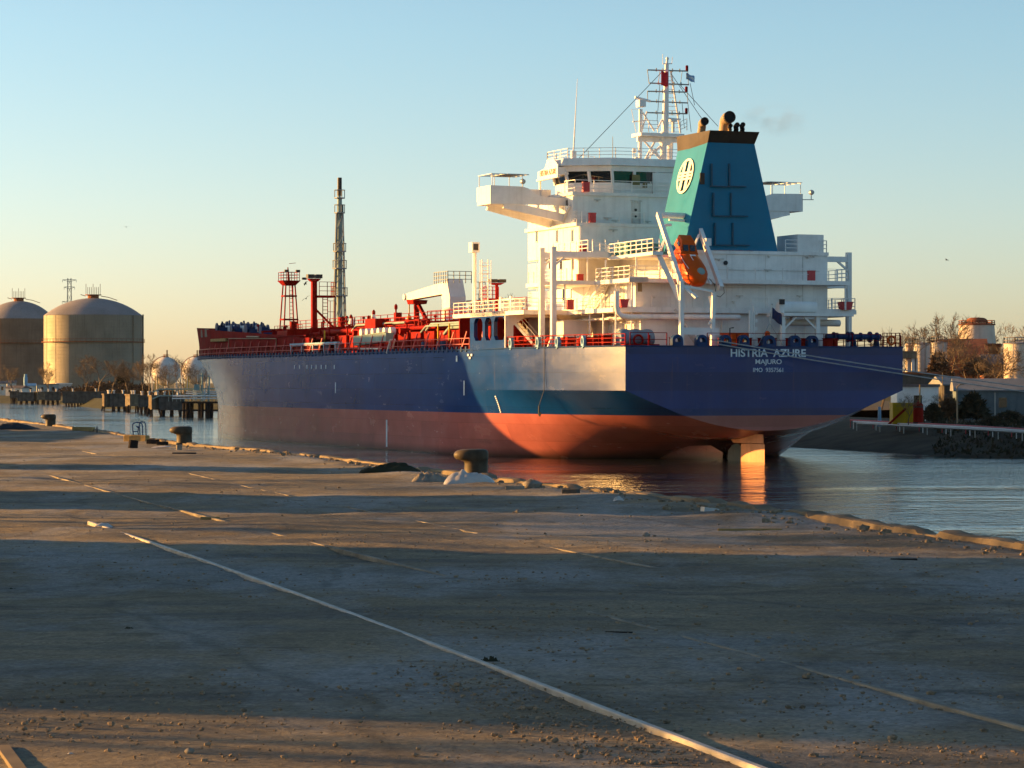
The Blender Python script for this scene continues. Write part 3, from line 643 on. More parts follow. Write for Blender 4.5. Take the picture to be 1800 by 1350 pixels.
railing("deck_railing", [[(21.9, -8.6, zN), (21.9, 8.6, zN), (24, 8.75, zN)], [(22, -8.7, zN), (24, -8.8, zN)]], 'white', sp=2.0, h=1.1)
# single thin hand wires with bright stanchions across the shaded aft walls
hw = MB()
for z_, s, y0, y1, sp in ((zE, 20.75, -8, 7.2, 2.3), (zA, 6.06, 6.3, -9.5, 1.55), (zB, 5.06, 6.6, -9.5, 2.4), (zC, 12.3, 11, 8.5, 1.2)):
    hw.bar((s, y0, z_ + 1.05), (s, y1, z_ + 1.05), .035); hw.bar((s, y0, z_ + .55), (s, y1, z_ + .55), .028); n = int(abs(y1 - y0) / sp)
    for i in range(n + 1): y_ = y0 + (y1 - y0) * i / max(n, 1); hw.bar((s, y_, z_), (s, y_, z_ + 1.05), .06)
hw.build("hand_wire", M['white'], ship, smooth=False)
# red bulwark rail of the poop (port quarter) and thin rail along the transom
pr = MB(); pts = [(x, edge_y(x) - .12, zD) for x in np.linspace(0.2, 20.4, 12)]
pr.rail(pts, 1.05, 1.6, .04, 3); pr.build("poop_railing", M['red'], ship, smooth=False)
pr = MB(); pr.rail([(.15, 12.8, zD), (.15, 9.4, zD)], 1.15, 1.5, .035, 2); pr.rail([(.15, 5.6, zD), (.15, -11.2, zD)], 1.15, 2.6, .03, 2); pr.rail([(x, -edge_y(x) + .12, zD) for x in np.linspace(0.2, 30, 10)], 1.05, 1.6, .035, 3)
pr.rail([(.15, -11.4, zD), (.15, -13.1, zD)], 1.25, .45, .035, 3)
pr.build("poop_railing", M['red_dark'], ship, smooth=False)

# ---------------------------------------------------------------- stairs
st_ = MB()
def stair(mb, a, b, w, steps, rails=True):
    a, b, w = Vector(a), Vector(b), Vector(w)
    mb.bar(a, b, .06, .24); mb.bar(a + w, b + w, .06, .24)
    for i in range(1, steps): t = a.lerp(b, i / steps); mb.bar(t, t + w, .26, .035)
    if rails:
        for o in (Vector((0, 0, 0)), w):
            mb.bar(a + o + Vector((0, 0, 1)), b + o + Vector((0, 0, 1)), .05)
            for t in (0.05, .35, .65, .95): p = (a + o).lerp(b + o, t); mb.bar(p, p + Vector((0, 0, 1)), .045)
stair(st_, (15.6, 10.5, zA), (11.2, 10.5, zB), (0, -.8, 0), 10); st_.build("stairway", M['white'], ship, smooth=False)
st_ = MB(); stair(st_, (5.4, 6.2, zA - .1), (5.4, 3.6, zD), (.7, 0, 0), 11, False); st_.build("stairway", M['rust_white'], ship, smooth=False)
st_ = MB(); stair(st_, (4.2, -4.6, zA - .6), (4.2, -3.0, zD), (.7, 0, 0), 9, False); st_.build("stairway", M['rust_white'], ship, smooth=False)
st_ = MB(); stair(st_, (22.6, 14.9, zA - .4), (20.4, 13.0, zD), (.5, -.6, 0), 11, True); st_.build("stairway", M['white'], ship, smooth=False)

# ---------------------------------------------------------------- port embarkation platform at C level, teal canopy
pf = MB(); pf.prism([(2.6, 18.1), (12.2, 18.02), (12.2, 17.75), (2.6, 17.8)], 1, 8.6, 9.6); pf.box((6.6, 4.8, 17.8), (12.2, 8.6, 18.02)); pf.build("embarkation_platform", M['white_clean'], ship)
pf = MB(); pf.rail([(2.7, 9.5, 18.1), (12, 9.5, 18.03)], 1.1, 1.15, .04, 3); pf.rail([(2.7, 9.5, 18.1), (2.7, 8.9, 18.1)], 1.1, .6, .04, 3); pf.rail([(12.2, 9.6, 18.02), (12.2, 11, 18.3)], 1.05, .8, .04, 3); pf.build("embarkation_railing", M['white'], ship, smooth=False)
cn = MB(); cn.prism([(9.4, 18.1), (12.1, 18.1), (12.1, 19.0), (10.8, 19.3), (9.4, 19.1)], 1, 5.4, 8.9); cn.build("winch_canopy", M['teal_dark'], ship, smooth=False)

# ---------------------------------------------------------------- funnel
fn = MB()
AF = 6.95; FL = 6.3
def frow(z, t): hw_ = 4.62 + (2.12 - 4.62) * t; return [(AF, hw_, z), (AF, -hw_, z), (AF + FL, -hw_ * .95, z), (AF + FL, hw_ * .95, z)]
ZF1 = 28.0
fn.hull2(frow(zC, 0), frow(ZF1, .93)); fun = fn.build("funnel", M['teal'], ship, smooth=False)
bd = MB(); lo_ = [(x, y * 1.0, z) for x, y, z in frow(ZF1, .93)]
lo_ = [(AF - .02, 2.31, ZF1), (AF - .02, -2.31, ZF1), (AF + FL + .02, -2.22, ZF1 - 1.0), (AF + FL + .02, 2.22, ZF1 - 1.0)]
hi_ = [(AF - .75, 2.42, ZF1 + 1.0), (AF - .75, -2.42, ZF1 + 1.0), (AF + FL + .1, -2.3, ZF1 + 1.02), (AF + FL + .1, 2.3, ZF1 + 1.02)]
bd.hull2(lo_, hi_); bd.build("funnel_cap", M['band'], fun, smooth=False)
def funnel_y(z): return 4.62 + (2.12 - 4.62) * .93 * (z - zC) / (ZF1 - zC)
# emblem: oval ring with a barred letter, built on the sloping port side
ec = on_x(1198.5, 309.5, AF + 3.2); nrm = Vector((0, ZF1 - zC, 2.5 * .93)).normalized(); upv = Vector((1, 0, 0)).cross(nrm) * -1
if upv.z < 0: upv = -upv
rt = Vector((-1, 0, 0))    # aft = right of the viewer on the port side
EC = Vector((AF + 3.1, funnel_y(ec[2]) + .03, ec[2])); em = MB()
def ept(a, b): return EC + rt * a + upv * b
RA, RB = 1.55, 1.62
def plate(poly, d=.03): em.hull2([ept(*p) for p in poly], [ept(*p) + nrm * d for p in poly])
n = 40
for i in range(n):
    a0, a1 = 2 * math.pi * i / n, 2 * math.pi * (i + 1) / n
    plate([(RA * math.cos(a0), RB * math.sin(a0)), (RA * math.cos(a1), RB * math.sin(a1)), (RA * .86 * math.cos(a1), RB * .86 * math.sin(a1)), (RA * .86 * math.cos(a0), RB * .86 * math.sin(a0))])
for x0, x1 in ((-.78, -.28), (.28, .78)): plate([(x0, -1.28), (x1, -1.28), (x1, 1.28), (x0, 1.28)])
for y0, y1 in ((-.38, -.2), (-.09, .09), (.2, .38)): plate([(-1.3, y0), (1.3, y0), (1.3, y1), (-1.3, y1)], .045)
em.build("emblem", M['cream'], fun, smooth=False)
for px0, px1, py0, py1 in ((1251, 1280, 288, 327), (1282, 1308, 288, 327), (1254, 1283, 339, 379), (1285, 1311, 339, 379), (1257, 1286, 392, 430), (1288, 1314, 392, 430)):
    a = on_x(px0, py0, AF); b = on_x(px1, py1, AF); lv = MB()
    lv.box((AF - .10, a[1], b[2]), (AF - .005, b[1], a[2])); lf = lv.build("louvre_panel", M['teal'], fun, smooth=False)
    s_ = MB(); s_.box((AF - .3, a[1] + .22, b[2] - .12), (AF - .1, b[1] - .1, b[2] - .03)); s_.box((AF - .28, a[1] + .02, b[2] - .05), (AF - .1, a[1] + .16, a[2])); s_.build("ledge", M['louvre_shade'], lf, smooth=False)  # dark strips stand for the panels' shadow lines
hd_ = MB(); a = on_x(1234, 314, AF); hd_.box((AF - .08, a[1] - .22, a[2] - .5), (AF - .005, a[1] + .22, a[2] + .5)); hd_.build("hatch_door", M['band'], fun, smooth=False)
TB = ZF1 + 1.0
def exhaust(px, py, rpx, basepx, basey, s, mat):
    e = on_x(px, py, s); rr = rpx * (OY + CS * s) / F; b = on_x(basepx, basey, s + 1.6); p0 = Vector((s + 1.6, b[1], TB - .4)); top = Vector(e)
    mid = Vector((s + 1.35, b[1] - .05, TB + (top.z - TB) * .55)); m2 = Vector((s + .75, (b[1] + e[1]) / 2, top.z - rr * .15))
    ex = MB(); ex.path([p0, p0.lerp(mid, .6), mid, mid.lerp(m2, .55) + Vector((.08, 0, .12)), m2, top], [rr, rr, rr, rr * 1.0, rr * 1.0, rr * 1.02], 18, False); o = ex.build("exhaust_pipe", M[mat], fun)
    d = (top - m2).normalized(); mo = MB(); mo.lathe([(rr * 1.03, -.25), (rr * 1.03, .02), (rr * .9, .02), (rr * .9, -.12)], 18, top, d); mo.build("exhaust_mouth", M['soot'], o)
exhaust(1239, 213, 7.0, 1231, 231, 7.6, 'tan'); exhaust(1283, 205.5, 10.5, 1272, 231, 7.3, 'tan')
exhaust(1284.5, 221, 3.6, 1280, 231, 6.6, 'tan'); exhaust(1296, 219.5, 4.4, 1291, 231, 6.8, 'soot'); exhaust(1306, 219, 4.2, 1302, 231, 6.8, 'soot')
notice = MB()
def wall_text(name, body, px0, px1, py0, py1, s, mat):
    a = on_x(px0, py0, s); b = on_x(px1, py1, s); text_mb(body, a[2] - b[2], (s, (a[1] + b[1]) / 2, (a[2] + b[2]) / 2), (0, -1, 0), (0, 0, 1), a[1] - b[1], .02).build(name, M[mat], ship, smooth=False)
wall_text("warning_lettering", "ALL COVERS TO BE CLOSED DURING", 1254, 1324, 438.8, 441.8, 6.42, 'text_red')
wall_text("warning_lettering", "AFT MANIFOLD OPERATIONS", 1263, 1316, 443.5, 446.5, 6.57, 'text_red')
# stores box and lockers on top of the casing, starboard
bx = MB(); a = on_x(1400, 412, 7.2); b = on_x(1446, 440, 7.2); bx.box((7.0, a[1], zC), (11, b[1], a[2])); bx.build("stores_locker", M['white'], ship)

# ---------------------------------------------------------------- bridge
wh = MB()
plan = [(22.4, -4.2), (22.4, 4.6), (24.6, 8.2), (27.6, 8.2), (31.8, 5.5), (33.0, 2), (33.0, -2), (31.8, -5.5), (27.6, -8.2), (24.6, -8.2)]
wb = [(x, y, zN) for x, y in plan]; wm = [(x, y, zN + 1.0) for x, y in plan]
def flare(p, k): return (27.5 + (p[0] - 27.5) * k, p[1] * k)
wt = [(*flare(p, 1.035), zR - .75) for p in plan]
wh.hull2(wb, wm); wh.build("wheelhouse", M['white'], ship, smooth=False)
hdr = MB(); hdr.hull2([(*flare(p, 1.03), zR - .8) for p in plan], [(*flare(p, 1.045), zR - .3) for p in plan]); hdr.build("wheelhouse_header", M['white'], ship, smooth=False)
rf = MB(); rp = [(*flare(p, 1.10), zR - .28) for p in plan]; rp2 = [(*flare(p, 1.06), zR + .42) for p in plan]; rf.hull2(rp, rp2); rf.build("wheelhouse_roof", M['white'], ship, smooth=False)
# window band: inclined mullions with dark panes set between them
npn = len(plan)
cr = MB(); cr.hull2([(*flare(p, .985), zN + .98) for p in plan], [(*flare(p, 1.012), zR - .82) for p in plan]); core = cr.build("window_band", M['glass'], ship, smooth=False)
mu = MB()
for i in range(npn):
    p, q = plan[i], plan[(i + 1) % npn]; d = math.hypot(q[0] - p[0], q[1] - p[1]); nseg = max(1, round(d / 2.1))
    for k in range(nseg):
        t = k / nseg; c0 = (p[0] + (q[0] - p[0]) * t, p[1] + (q[1] - p[1]) * t); a = (*flare(c0, 1.0), zN + .95); b = (*flare(c0, 1.033), zR - .78)
        mu.bar(a, b, .24, .22)
mu.build("mullion", M['white_clean'], ship, smooth=False)
sw = MB(); sw.box((22.15, -4.1, zN), (22.4, .6, zR - .85)); sw.build("chart_room_wall", M['white'], ship)
cw = MB()
for px0, px1, py0, py1 in ((1111, 1125, 307, 326), (1130, 1134.5, 321, 330), (1135.5, 1138, 321, 330)):
    a = on_x(px0, py0, 22.1); b = on_x(px1, py1, 22.1); cw.box((22.11, a[1], b[2]), (22.16, b[1], a[2]))
cw.build("window", M['glass_warm'], ship, smooth=False)
# name board wing of the roof, port and starboard
nb = MB()
for sd in (1, -1):
    nb.prism([(24.4, 26.1), (29.3, 26.0), (29.3, 26.75), (27.6, 26.95), (26.9, 27.75), (25.4, 27.75), (24.4, 27.1)], 1, 9.2 * sd, 9.3 * sd)
    nb.hull2([(24.5, 6 * sd, 26.3), (29, 6 * sd, 26.3), (29, 6 * sd, 27.2), (24.5, 6 * sd, 27.2)], [(24.5, 9.2 * sd, 26.2), (29, 9.2 * sd, 26.2), (29, 9.2 * sd, 26.7), (24.5, 9.2 * sd, 26.9)])
    nb.bar((24.2, 9.25 * sd, 26.0), (29.4, 9.25 * sd, 25.95), .3, .16); nb.bar((29.2, 9.1 * sd, zN), (29.2, 9.1 * sd, 26), .16)
nb.build("name_board", M['white_clean'], ship, smooth=False)
text_mb("HISTRIA AZURE", .5, (26.7, 9.32, 26.55), (-1, 0, 0), (0, 0, 1), 3.9, .03).build("board_lettering", M['tan'], ship, smooth=False)
# bridge wings with curved bulwark, raking props and awning frames
for sd in (1, -1):
    wg = MB(); xa, xf = 24.1, 27.5
    prof = [(16.1, zN - 1.15), (16.1, zN + .55), (12.9, zN + .5), (12.3, zN + .32), (11.7, zN - .08), (11.1, zN - .32), (10.4, zN - .42), (8.7, zN - .45), (8.7, zN - 1.15)]
    wg.prism([(p[0] * sd, p[1]) for p in prof], 0, xa, xa + .12)
    wg.box((xa + .12, 8.7 * sd, zN - .8), (xf, 15.97 * sd, zN - .55))
    wg.box((xa + .12, 15.98 * sd, zN - 1.15), (xf, 16.1 * sd, zN + .55)); wg.box((xf, 8.7 * sd, zN - .8), (xf + .12, 16.1 * sd, zN + .52)); wg.box((xa + .12, 13.0 * sd, zN - 1.15), (xf, 15.98 * sd, zN - 1.05))
    for k in range(5): wg.box((xf - .12, (9.6 + k * 1.1) * sd, zN - .55), (xf, (9.72 + k * 1.1) * sd, zN + .48))
    wg.build("bridge_wing", M['white'], ship, smooth=False)
    br_ = MB(); br_.bar((xa + .25, 14.7 * sd, zN - 1.15), (xa + .25, 8.75 * sd, zE + .6), .3, .75); br_.bar((xf - .3, 15.2 * sd, zN - 1.15), (xf - .3, 8.75 * sd, zE + .2), .35, .8)
    br_.bar((xa + .25, 9.4 * sd, zN - .75), (xa + .25, 9.4 * sd, zE + 1.0), .3, .4); br_.bar((xa - 1.4, 8.75 * sd, zN - 1.2), (xa + .2, 8.8 * sd, zE + .4), .2, .3)
    br_.build("wing_prop", M['white'], ship, smooth=False)
    fr = MB()
    for x_, y_ in ((xa + .1, 15.9), (xf, 15.9), (xa + .1, 12.9), (xf, 12.9), (xf, 14.4)): fr.bar((x_, y_ * sd, zN + .45), (x_, y_ * sd, zN + 1.62), .05)
    for x_ in (xa, xa + 1.1, xa + 2.3, xf): fr.bar((x_, 12.3 * sd, zN + 1.62), (x_, 16.0 * sd, zN + 1.62), .06)
    for y_ in (12.3, 13.5, 14.8, 16.0): fr.bar((xa, y_ * sd, zN + 1.62), (xf, y_ * sd, zN + 1.62), .06)
    fr.box((xa + .05, 12.6 * sd, zN + 1.65), (xf - .05, 14.4 * sd, zN + 1.67)); fr.build("awning_frame", M['galv'], ship, smooth=False)
    sl = MB(); sl.lathe([(.05, 0), (.22, .03), (.26, .2), (.2, .42), (.05, .45)], 14, (xa - .05, 13.0 * sd if sd > 0 else -16.9, zN + .95 if sd > 0 else zN + .7), (-1, 0, 0)); sl.tube((xa - .2, 13.0 * sd if sd > 0 else -16.9, zN + (.45 if sd > 0 else 0)), (xa - .2, 13.0 * sd if sd > 0 else -16.9, zN + (.95 if sd > 0 else .6)), .05)
    if sd < 0: sl.bar((xa, -16.1, zN), (xa - .3, -17.1, zN), .08)
    sl.build("searchlight", M['galv'], ship)
# roof deck: rails, whips, satellite domes
rr_ = MB(); rr_.rail([(22.2, -8.0, zR + .42), (22.2, 4.4, zR + .42), (24.6, 8.2, zR + .42), (29.5, 8.2, zR + .42), (32.6, 2, zR + .42)], .95, 1.7, .028, 3); rr_.build("roof_railing", M['white'], ship, smooth=False)
wa = MB()
q = on_x(1008, 270, 25.0); tp = on_x(1015, 138, 25.0); wa.path([q, (25, q[1] + (tp[1] - q[1]) * .5, (q[2] + tp[2]) / 2), tp], [.085, .05, .018], 8); wa.box((24.8, q[1] - .22, zR + .4), (25.2, q[1] + .22, q[2] + .25)); wa.build("whip_antenna", M['white_clean'], ship)
ws = MB()
for px, y0, y1 in ((962, 268, 284), (978, 270, 284), (998, 266, 284), (1034, 264, 284), (1077, 262, 286), (1077, 240, 262), (1116, 268, 286)):
    a = on_x(px, y0, 25.5); b = on_x(px, y1, 25.5); ws.path([(25.5, b[1], zR + .4), a], [.045, .03], 6)
ws.build("whip_antenna", M['grey'], ship)
sd_ = MB(); q = on_x(1115, 265, 24.5); sd_.sphere(q, .22, 12); q = on_x(1119, 281, 24.0); sd_.sphere(q, .3, 12); sd_.tube((24.0, q[1], zR + .4), q, .15); sd_.build("satellite_dome", M['white_clean'], ship)

# ---------------------------------------------------------------- radar mast
MX = 24.2
def mp(px, py, s=MX): return Vector(on_x(px, py, s))
ms = MB(); bz = zR + .42
def leg(px0, py0, px1, py1, r, ds=0.0): a = mp(px0, py0, MX + ds); b = mp(px1, py1, MX + ds); a.z = max(a.z, bz - .2) if py0 > 280 else a.z; ms.path([a, b], r, 8)
leg(1125, 288, 1125, 238, .2); leg(1166, 288, 1166, 232, .32); leg(1179, 288, 1181, 240, .18, 1.2); leg(1176, 288, 1176, 236, .2, .8); leg(1131, 288, 1157, 238, .11); leg(1128, 243, 1166, 286, .1); leg(1133, 284, 1164, 255, .09); leg(1166, 288, 1150, 262, .09); leg(1146, 270, 1166, 252, .08)
ms.prism([(mp(1169, 240).y + 1.0, mp(1169, 244).z + .5), (mp(1169, 240).y - 1.0, mp(1169, 244).z + .5), (mp(1169, 240).y - .3, mp(1169, 256).z), (mp(1169, 240).y + .3, mp(1169, 256).z)], 0, MX - .25, MX + .3)
p1 = mp(1120, 234); p2 = mp(1196, 232); ms.box((MX - .9, p1.y, p1.z - .3), (MX + 1.3, p2.y, p1.z)); ms.bar((MX, p1.y, p1.z - .55), (MX, p2.y, p1.z - .55), .35, .45)
mast = ms.build("radar_mast", M['white'], ship)
m2 = MB(); a = mp(1169, 234); b = mp(1172, 112); m2.path([a, a.lerp(b, .5), b], [.34, .27, .2], 10)
a = mp(1173.5, 234, MX + .6); b = mp(1172, 120, MX + .6); m2.path([a, b], [.12, .1], 6)
a = mp(1196, 234, MX + .4); b = mp(1179, 124, MX + .4); m2.path([a, b], .1, 6)
for k in range(14): t = k / 14; p = mp(1172, 232 - 105 * t, MX + .5); q = mp(1195 - 15 * t, 232 - 105 * t, MX + .4); m2.bar(p, q, .05)
m2.path([mp(1172, 112), mp(1173, 104)], [.14, .1], 8); m2.sphere(mp(1173, 103), .16, 10)
m2.path([mp(1165, 112), mp(1181, 112)], .05, 6); m2.path([mp(1165, 112), mp(1165, 95)], .03, 5); m2.path([mp(1181, 112), mp(1182, 100)], .03, 5)
m2.path([mp(1128, 232), mp(1137, 196), ], .08, 6); m2.path([mp(1150, 230), mp(1130, 198)], .08, 6); m2.path([mp(1155, 228), mp(1164, 210)], .07, 6)
m2.build("topmast", M['white'], mast)
for (x0, x1, yy0, yy1, lamp) in ((1138, 1209, 123, 125, True), (1142, 1211, 146, 149, False), (1138, 1208, 160.5, 162, True), (1139, 1209, 178, 181, False), (1138, 1208, 198, 200, True)):
    y_ = MB(); y_.path([mp(x0, yy0), mp((x0 + x1) / 2, (yy0 + yy1) / 2), mp(x1, yy1)], .07, 6)
    for t in (.22, .38, .62, .8): p = mp(x0 + (x1 - x0) * t, yy0 + (yy1 - yy0) * t); y_.tube(p - Vector((0, 0, .12)), p + Vector((0, 0, .2)), .06)
    o = y_.build("yard", M['grey'], mast)
    if lamp: l = MB(); p = mp(x1 - 1.5, yy1); l.lathe([(.1, 0), (.14, .05), (.14, .5), (.06, .55)], 10, p); l.build("signal_lamp", M['red_dark'], mast)
yc = MB(); yc.path([mp(1138, 123), mp(1141, 147)], .04, 5); yc.path([mp(1138, 160), mp(1138.5, 178)], .04, 5); yc.path([mp(1209, 125), mp(1210, 149)], .035, 5); yc.path([mp(1208, 162), mp(1209, 180)], .035, 5); yc.path([mp(1160, 125), mp(1157, 147)], .03, 5); yc.path([mp(1199, 126), mp(1196, 148)], .03, 5); yc.build("yard_strut", M['grey'], mast)
rs = MB(); p = mp(1125.5, 234); q = mp(1126, 192); rs.path([p, q], .2, 10); rs.box((MX - .45, mp(1121, 186).y, mp(1121, 188).z), (MX + .4, mp(1132, 186).y, mp(1121, 176).z)); rs.path([mp(1116, 171), mp(1143, 178)], .13, 6); rs.build("radar_scanner", M['white_clean'], mast)
r2 = MB(); r2.tube(mp(1183, 233), mp(1183, 213), .16); r2.box((MX - .3, mp(1178, 214).y, mp(1178, 214).z), (MX + .3, mp(1188, 209).y, mp(1188, 209).z)); r2.path([mp(1174, 208), mp(1196, 210)], .09, 6); r2.build("radar_scanner", M['white_clean'], mast)
mr = MB(); P0 = mp(1118, 233); P1 = mp(1150, 233); mr.rail([(MX - .8, P0.y, P0.z), (MX - .8, P1.y, P0.z)], 1.1, 1.0, .03); mr.rail([(MX - .8, mp(1190, 233).y, P0.z), (MX - .8, mp(1201, 233).y, P0.z + .3)], 1.1, .6, .03); mr.path([mp(1118, 233), mp(1110, 192), mp(1127, 192)], .03, 5); mr.path([mp(1112, 214), mp(1135, 212)], .06, 5); mr.build("mast_railing", M['white'], mast, smooth=False)
stay = MB()
for a, b in (((1163, 127), (1013, 283)), ((1180, 130), (1236, 212)), ((1196, 150), (1262, 222)), ((1213, 146), (1221, 185)), ((1209, 181), (1215, 232)), ((1160, 148), (1155, 212)), ((1199, 182), (1203, 226))): stay.path([mp(*a), mp(*b)], .028, 4)
stay.build("mast_stay", M['black'], ship, smooth=False)
# ---------------------------------------------------------------- lifeboat ramp
def rp_(px, py, s): return Vector(on_x(px, py, s))
ra = MB(); topS, botS = 8.6, 1.7
A0 = rp_(1157, 376, topS); A1 = rp_(1197.5, 501, botS); B0 = rp_(1221, 378, topS); B1 = rp_(1268, 507, botS); wy = 0.42
ra.bar(A0, A1, .34, .5); ra.bar(B0, B1, .34, .5); ra.path([A0 - Vector((0, 0, .1)), B0 - Vector((0, 0, .1))], .27, 12)
FA = Vector((1.7, A1.y, zD)); FB = Vector((1.7, B1.y + .55, zD))
ra.bar(A1 + Vector((0, 0, .3)), FA, .34, .4); ra.bar(rp_(1254, 514, 1.7), (1.7, rp_(1252, 600, 1.7)[1], zD), .3, .36)
ra.bar(rp_(1155, 441, 3.0), rp_(1199, 536, 1.8), .26, .4); ra.bar(rp_(1190, 500, 1.9), rp_(1200, 560, 1.75), .18, .2); ra.bar(rp_(1247, 520, 2.0), rp_(1256, 552, 1.75), .2, .26); ra.bar(rp_(1256, 556, 1.75), rp_(1246, 570, 1.75), .16, .16)
ra.bar(rp_(1172, 415, 6.4), rp_(1160, 440, 5.6), .2, .2); ra.bar(rp_(1229, 412, 6.6), rp_(1219, 436, 6.0), .16, .16)
ra.bar((1.7, A1.y, zD + 1.35), (1.7, FB.y - .3, zD + 1.3), .12, .6)
ra.bar(rp_(1205, 506, 1.7), rp_(1225, 524, .6), .42, .16); ra.bar(rp_(1198, 502, 1.7), rp_(1252, 512, 1.7), .2)
ra.bar(rp_(1225, 455, 4.5) , rp_(1250, 500, 1.9), .12); ra.box((5.6, rp_(1238, 414, 6)[1], rp_(1238, 432, 6)[2]), (6.2, rp_(1247, 414, 6)[1], rp_(1238, 419, 6)[2]))
ra.path([rp_(1176, 386, 8.2), rp_(1203, 388, 8.2)], .12, 8); ra.path([rp_(1168, 396, 8), rp_(1180, 395, 8)], .12, 8)
ra.build("lifeboat_ramp", M['white_clean'], ship, smooth=False)
rc = MB(); rc.path([rp_(1262, 500, 1.9), rp_(1272, 505, 1.9), rp_(1273, 515, 1.9), rp_(1266, 522, 1.9), rp_(1260, 520, 1.9)], .03, 5); rc.path([rp_(1247, 490, 3), rp_(1256, 500, 2.5), rp_(1258, 512, 2)], .03, 5); rc.build("hanging_cable", M['black'], ship, smooth=False)
# lifeboat: nose down along the ramp
bc0 = rp_(1199, 444, 6.4); bc1 = rp_(1230, 494, 2.2); U = (bc1 - bc0).normalized(); Vv = Vector((0, 1, 0)); Vv = (Vv - U * Vv.dot(U)).normalized(); Wn = Vv.cross(U)
if Wn.x > 0 or Wn.z < 0: Wn = -Wn if Wn.z < 0 else Wn
Lb = (bc1 - bc0).length; off = tuple(bc0.lerp(bc1, .9)); lb_p = (off[0], off[1], off[2] - 1.0)
lb = thing_ship("lifeboat", "orange enclosed free-fall lifeboat hung nose down on white ramp behind the funnel", "lifeboat", lb_p)
body = MB(); rows = []
for t, hw_, up_, dn_ in ((a, b * .88, c * .88, d * .88) for a, b, c, d in ((-.02, .75, .7, .7), (.03, .95, .9, .95), (.15, 1.12, 1.0, 1.1), (.5, 1.2, 1.02, 1.15), (.72, 1.2, 1.0, 1.15), (.85, 1.1, .92, 1.05), (.94, .88, .72, .85), (1.0, .55, .45, .55), (1.025, .15, .12, .15))):
    c = bc0 + U * Lb * t; r = []
    for k in range(20):
        a = 2 * math.pi * k / 20; cx, cy = math.cos(a), math.sin(a); ex = 2 / 2.5
        r.append(c + Vv * hw_ * math.copysign(abs(cx) ** ex, cx) + Wn * (up_ if cy > 0 else dn_) * math.copysign(abs(cy) ** ex, cy))
    rows.append(r)
body.grid(rows, True); body.add(rows[0], [tuple(range(20))]); body.add(rows[-1], [tuple(range(20))]); body.build("boat_hull", M['orange'], lb, off=lb_p, angle=50)
cb = MB(); c = bc0 + U * Lb * .02
def cabp(t, w, h): return bc0 + U * Lb * t + Vv * w * .88 + Wn * h * .88
cb.hull2([cabp(-.05, .95, .7), cabp(-.05, -.95, .7), cabp(.32, -.95, .8), cabp(.32, .95, .8)], [cabp(-.08, .62, 1.75), cabp(-.08, -.62, 1.75), cabp(.12, -.66, 1.75), cabp(.12, .66, 1.75)]); cb.build("boat_cabin", M['orange'], lb, off=lb_p, smooth=False)
cwn = MB()
for w0, w1 in ((-.62, -.1), (.1, .62)):
    cwn.hull2([cabp(.185, w0, 1.46), cabp(.185, w1, 1.46), cabp(.27, w1, 1.05), cabp(.27, w0, 1.05)], [cabp(.20, w0, 1.5), cabp(.20, w1, 1.5), cabp(.285, w1, 1.09), cabp(.285, w0, 1.09)])
cwn.hull2([cabp(.02, .86, 1.08), cabp(.14, .88, 1.08), cabp(.12, .78, 1.4), cabp(.03, .76, 1.4)], [cabp(.02, .90, 1.09), cabp(.14, .92, 1.09), cabp(.12, .82, 1.41), cabp(.03, .80, 1.41)])
cwn.build("cabin_window", M['glass'], lb, off=lb_p, smooth=False)
bt = MB(); bt.path([cabp(.3, 1.0, .72), cabp(.6, 1.05, .72), cabp(.8, .95, .7)], .03, 6); bt.path([cabp(.45, .2, 1.07), cabp(.6, .2, 1.06)], .035, 6); bt.hull2([cabp(.40, -.4, 1.04), cabp(.40, .2, 1.04), cabp(.45, .2, 1.05), cabp(.45, -.4, 1.05)], [cabp(.40, -.4, 1.06), cabp(.40, .2, 1.06), cabp(.45, .2, 1.07), cabp(.45, -.4, 1.07)])
bt.build("grab_rail", M['white_clean'], lb, off=lb_p, smooth=False)
ht = MB(); hc_ = cabp(.90, -.15, .80); ht.lathe([(.34, -.1), (.36, 0), (.3, .08), (.05, .1)], 16, hc_, (U * .55 + Wn).normalized()); ht.build("bow_hatch", M['greygreen'], lb, off=lb_p)
kl = MB(); kl.path([cabp(.25, .3, -1.12), cabp(.7, .3, -1.14), cabp(.93, .3, -.9)], .12, 6); kl.path([cabp(.25, -.3, -1.12), cabp(.7, -.3, -1.14), cabp(.93, -.3, -.9)], .12, 6); kl.build("skid_rail", M['white_clean'], lb, off=lb_p)

# ---------------------------------------------------------------- poop deck gear
def chock(px, py, w=.85, h=.95, s=.25):
    q = on_x(px, py, s); c = MB(); n = 14; yo = q[1]; z0 = zD - .05; rows = []
    out = [(w / 2, 0)] + [(w / 2 * math.cos(a), h - w / 2 + w / 2 * math.sin(a)) for a in np.linspace(0, math.pi, n)] + [(-w / 2, 0)]
    inn = [(w * .22, h - w / 2 - .12)] + [(w * .27 * math.cos(a), h - w / 2 + w * .27 * math.sin(a) - .02) for a in np.linspace(0, math.pi, n)] + [(-w * .22, h - w / 2 - .12)]
    f = lambda P, x: [(x, yo + a, z0 + b) for a, b in P]
    c.grid([f(out, s - .3), f(inn, s - .36), f(inn, s + .3), f(out, s + .25), f(out, s - .3)])
    c.add(f([(w / 2, 0), (-w / 2, 0), (-w * .22, h - w / 2 - .12), (w * .22, h - w / 2 - .12)], s - .33), [(0, 1, 2, 3)])
    c.add(f([(w / 2, 0), (-w / 2, 0), (-w * .22, h - w / 2 - .12), (w * .22, h - w / 2 - .12)], s + .27), [(0, 1, 2, 3)])
    return c.build("mooring_chock", M['blue'], ship, angle=40)
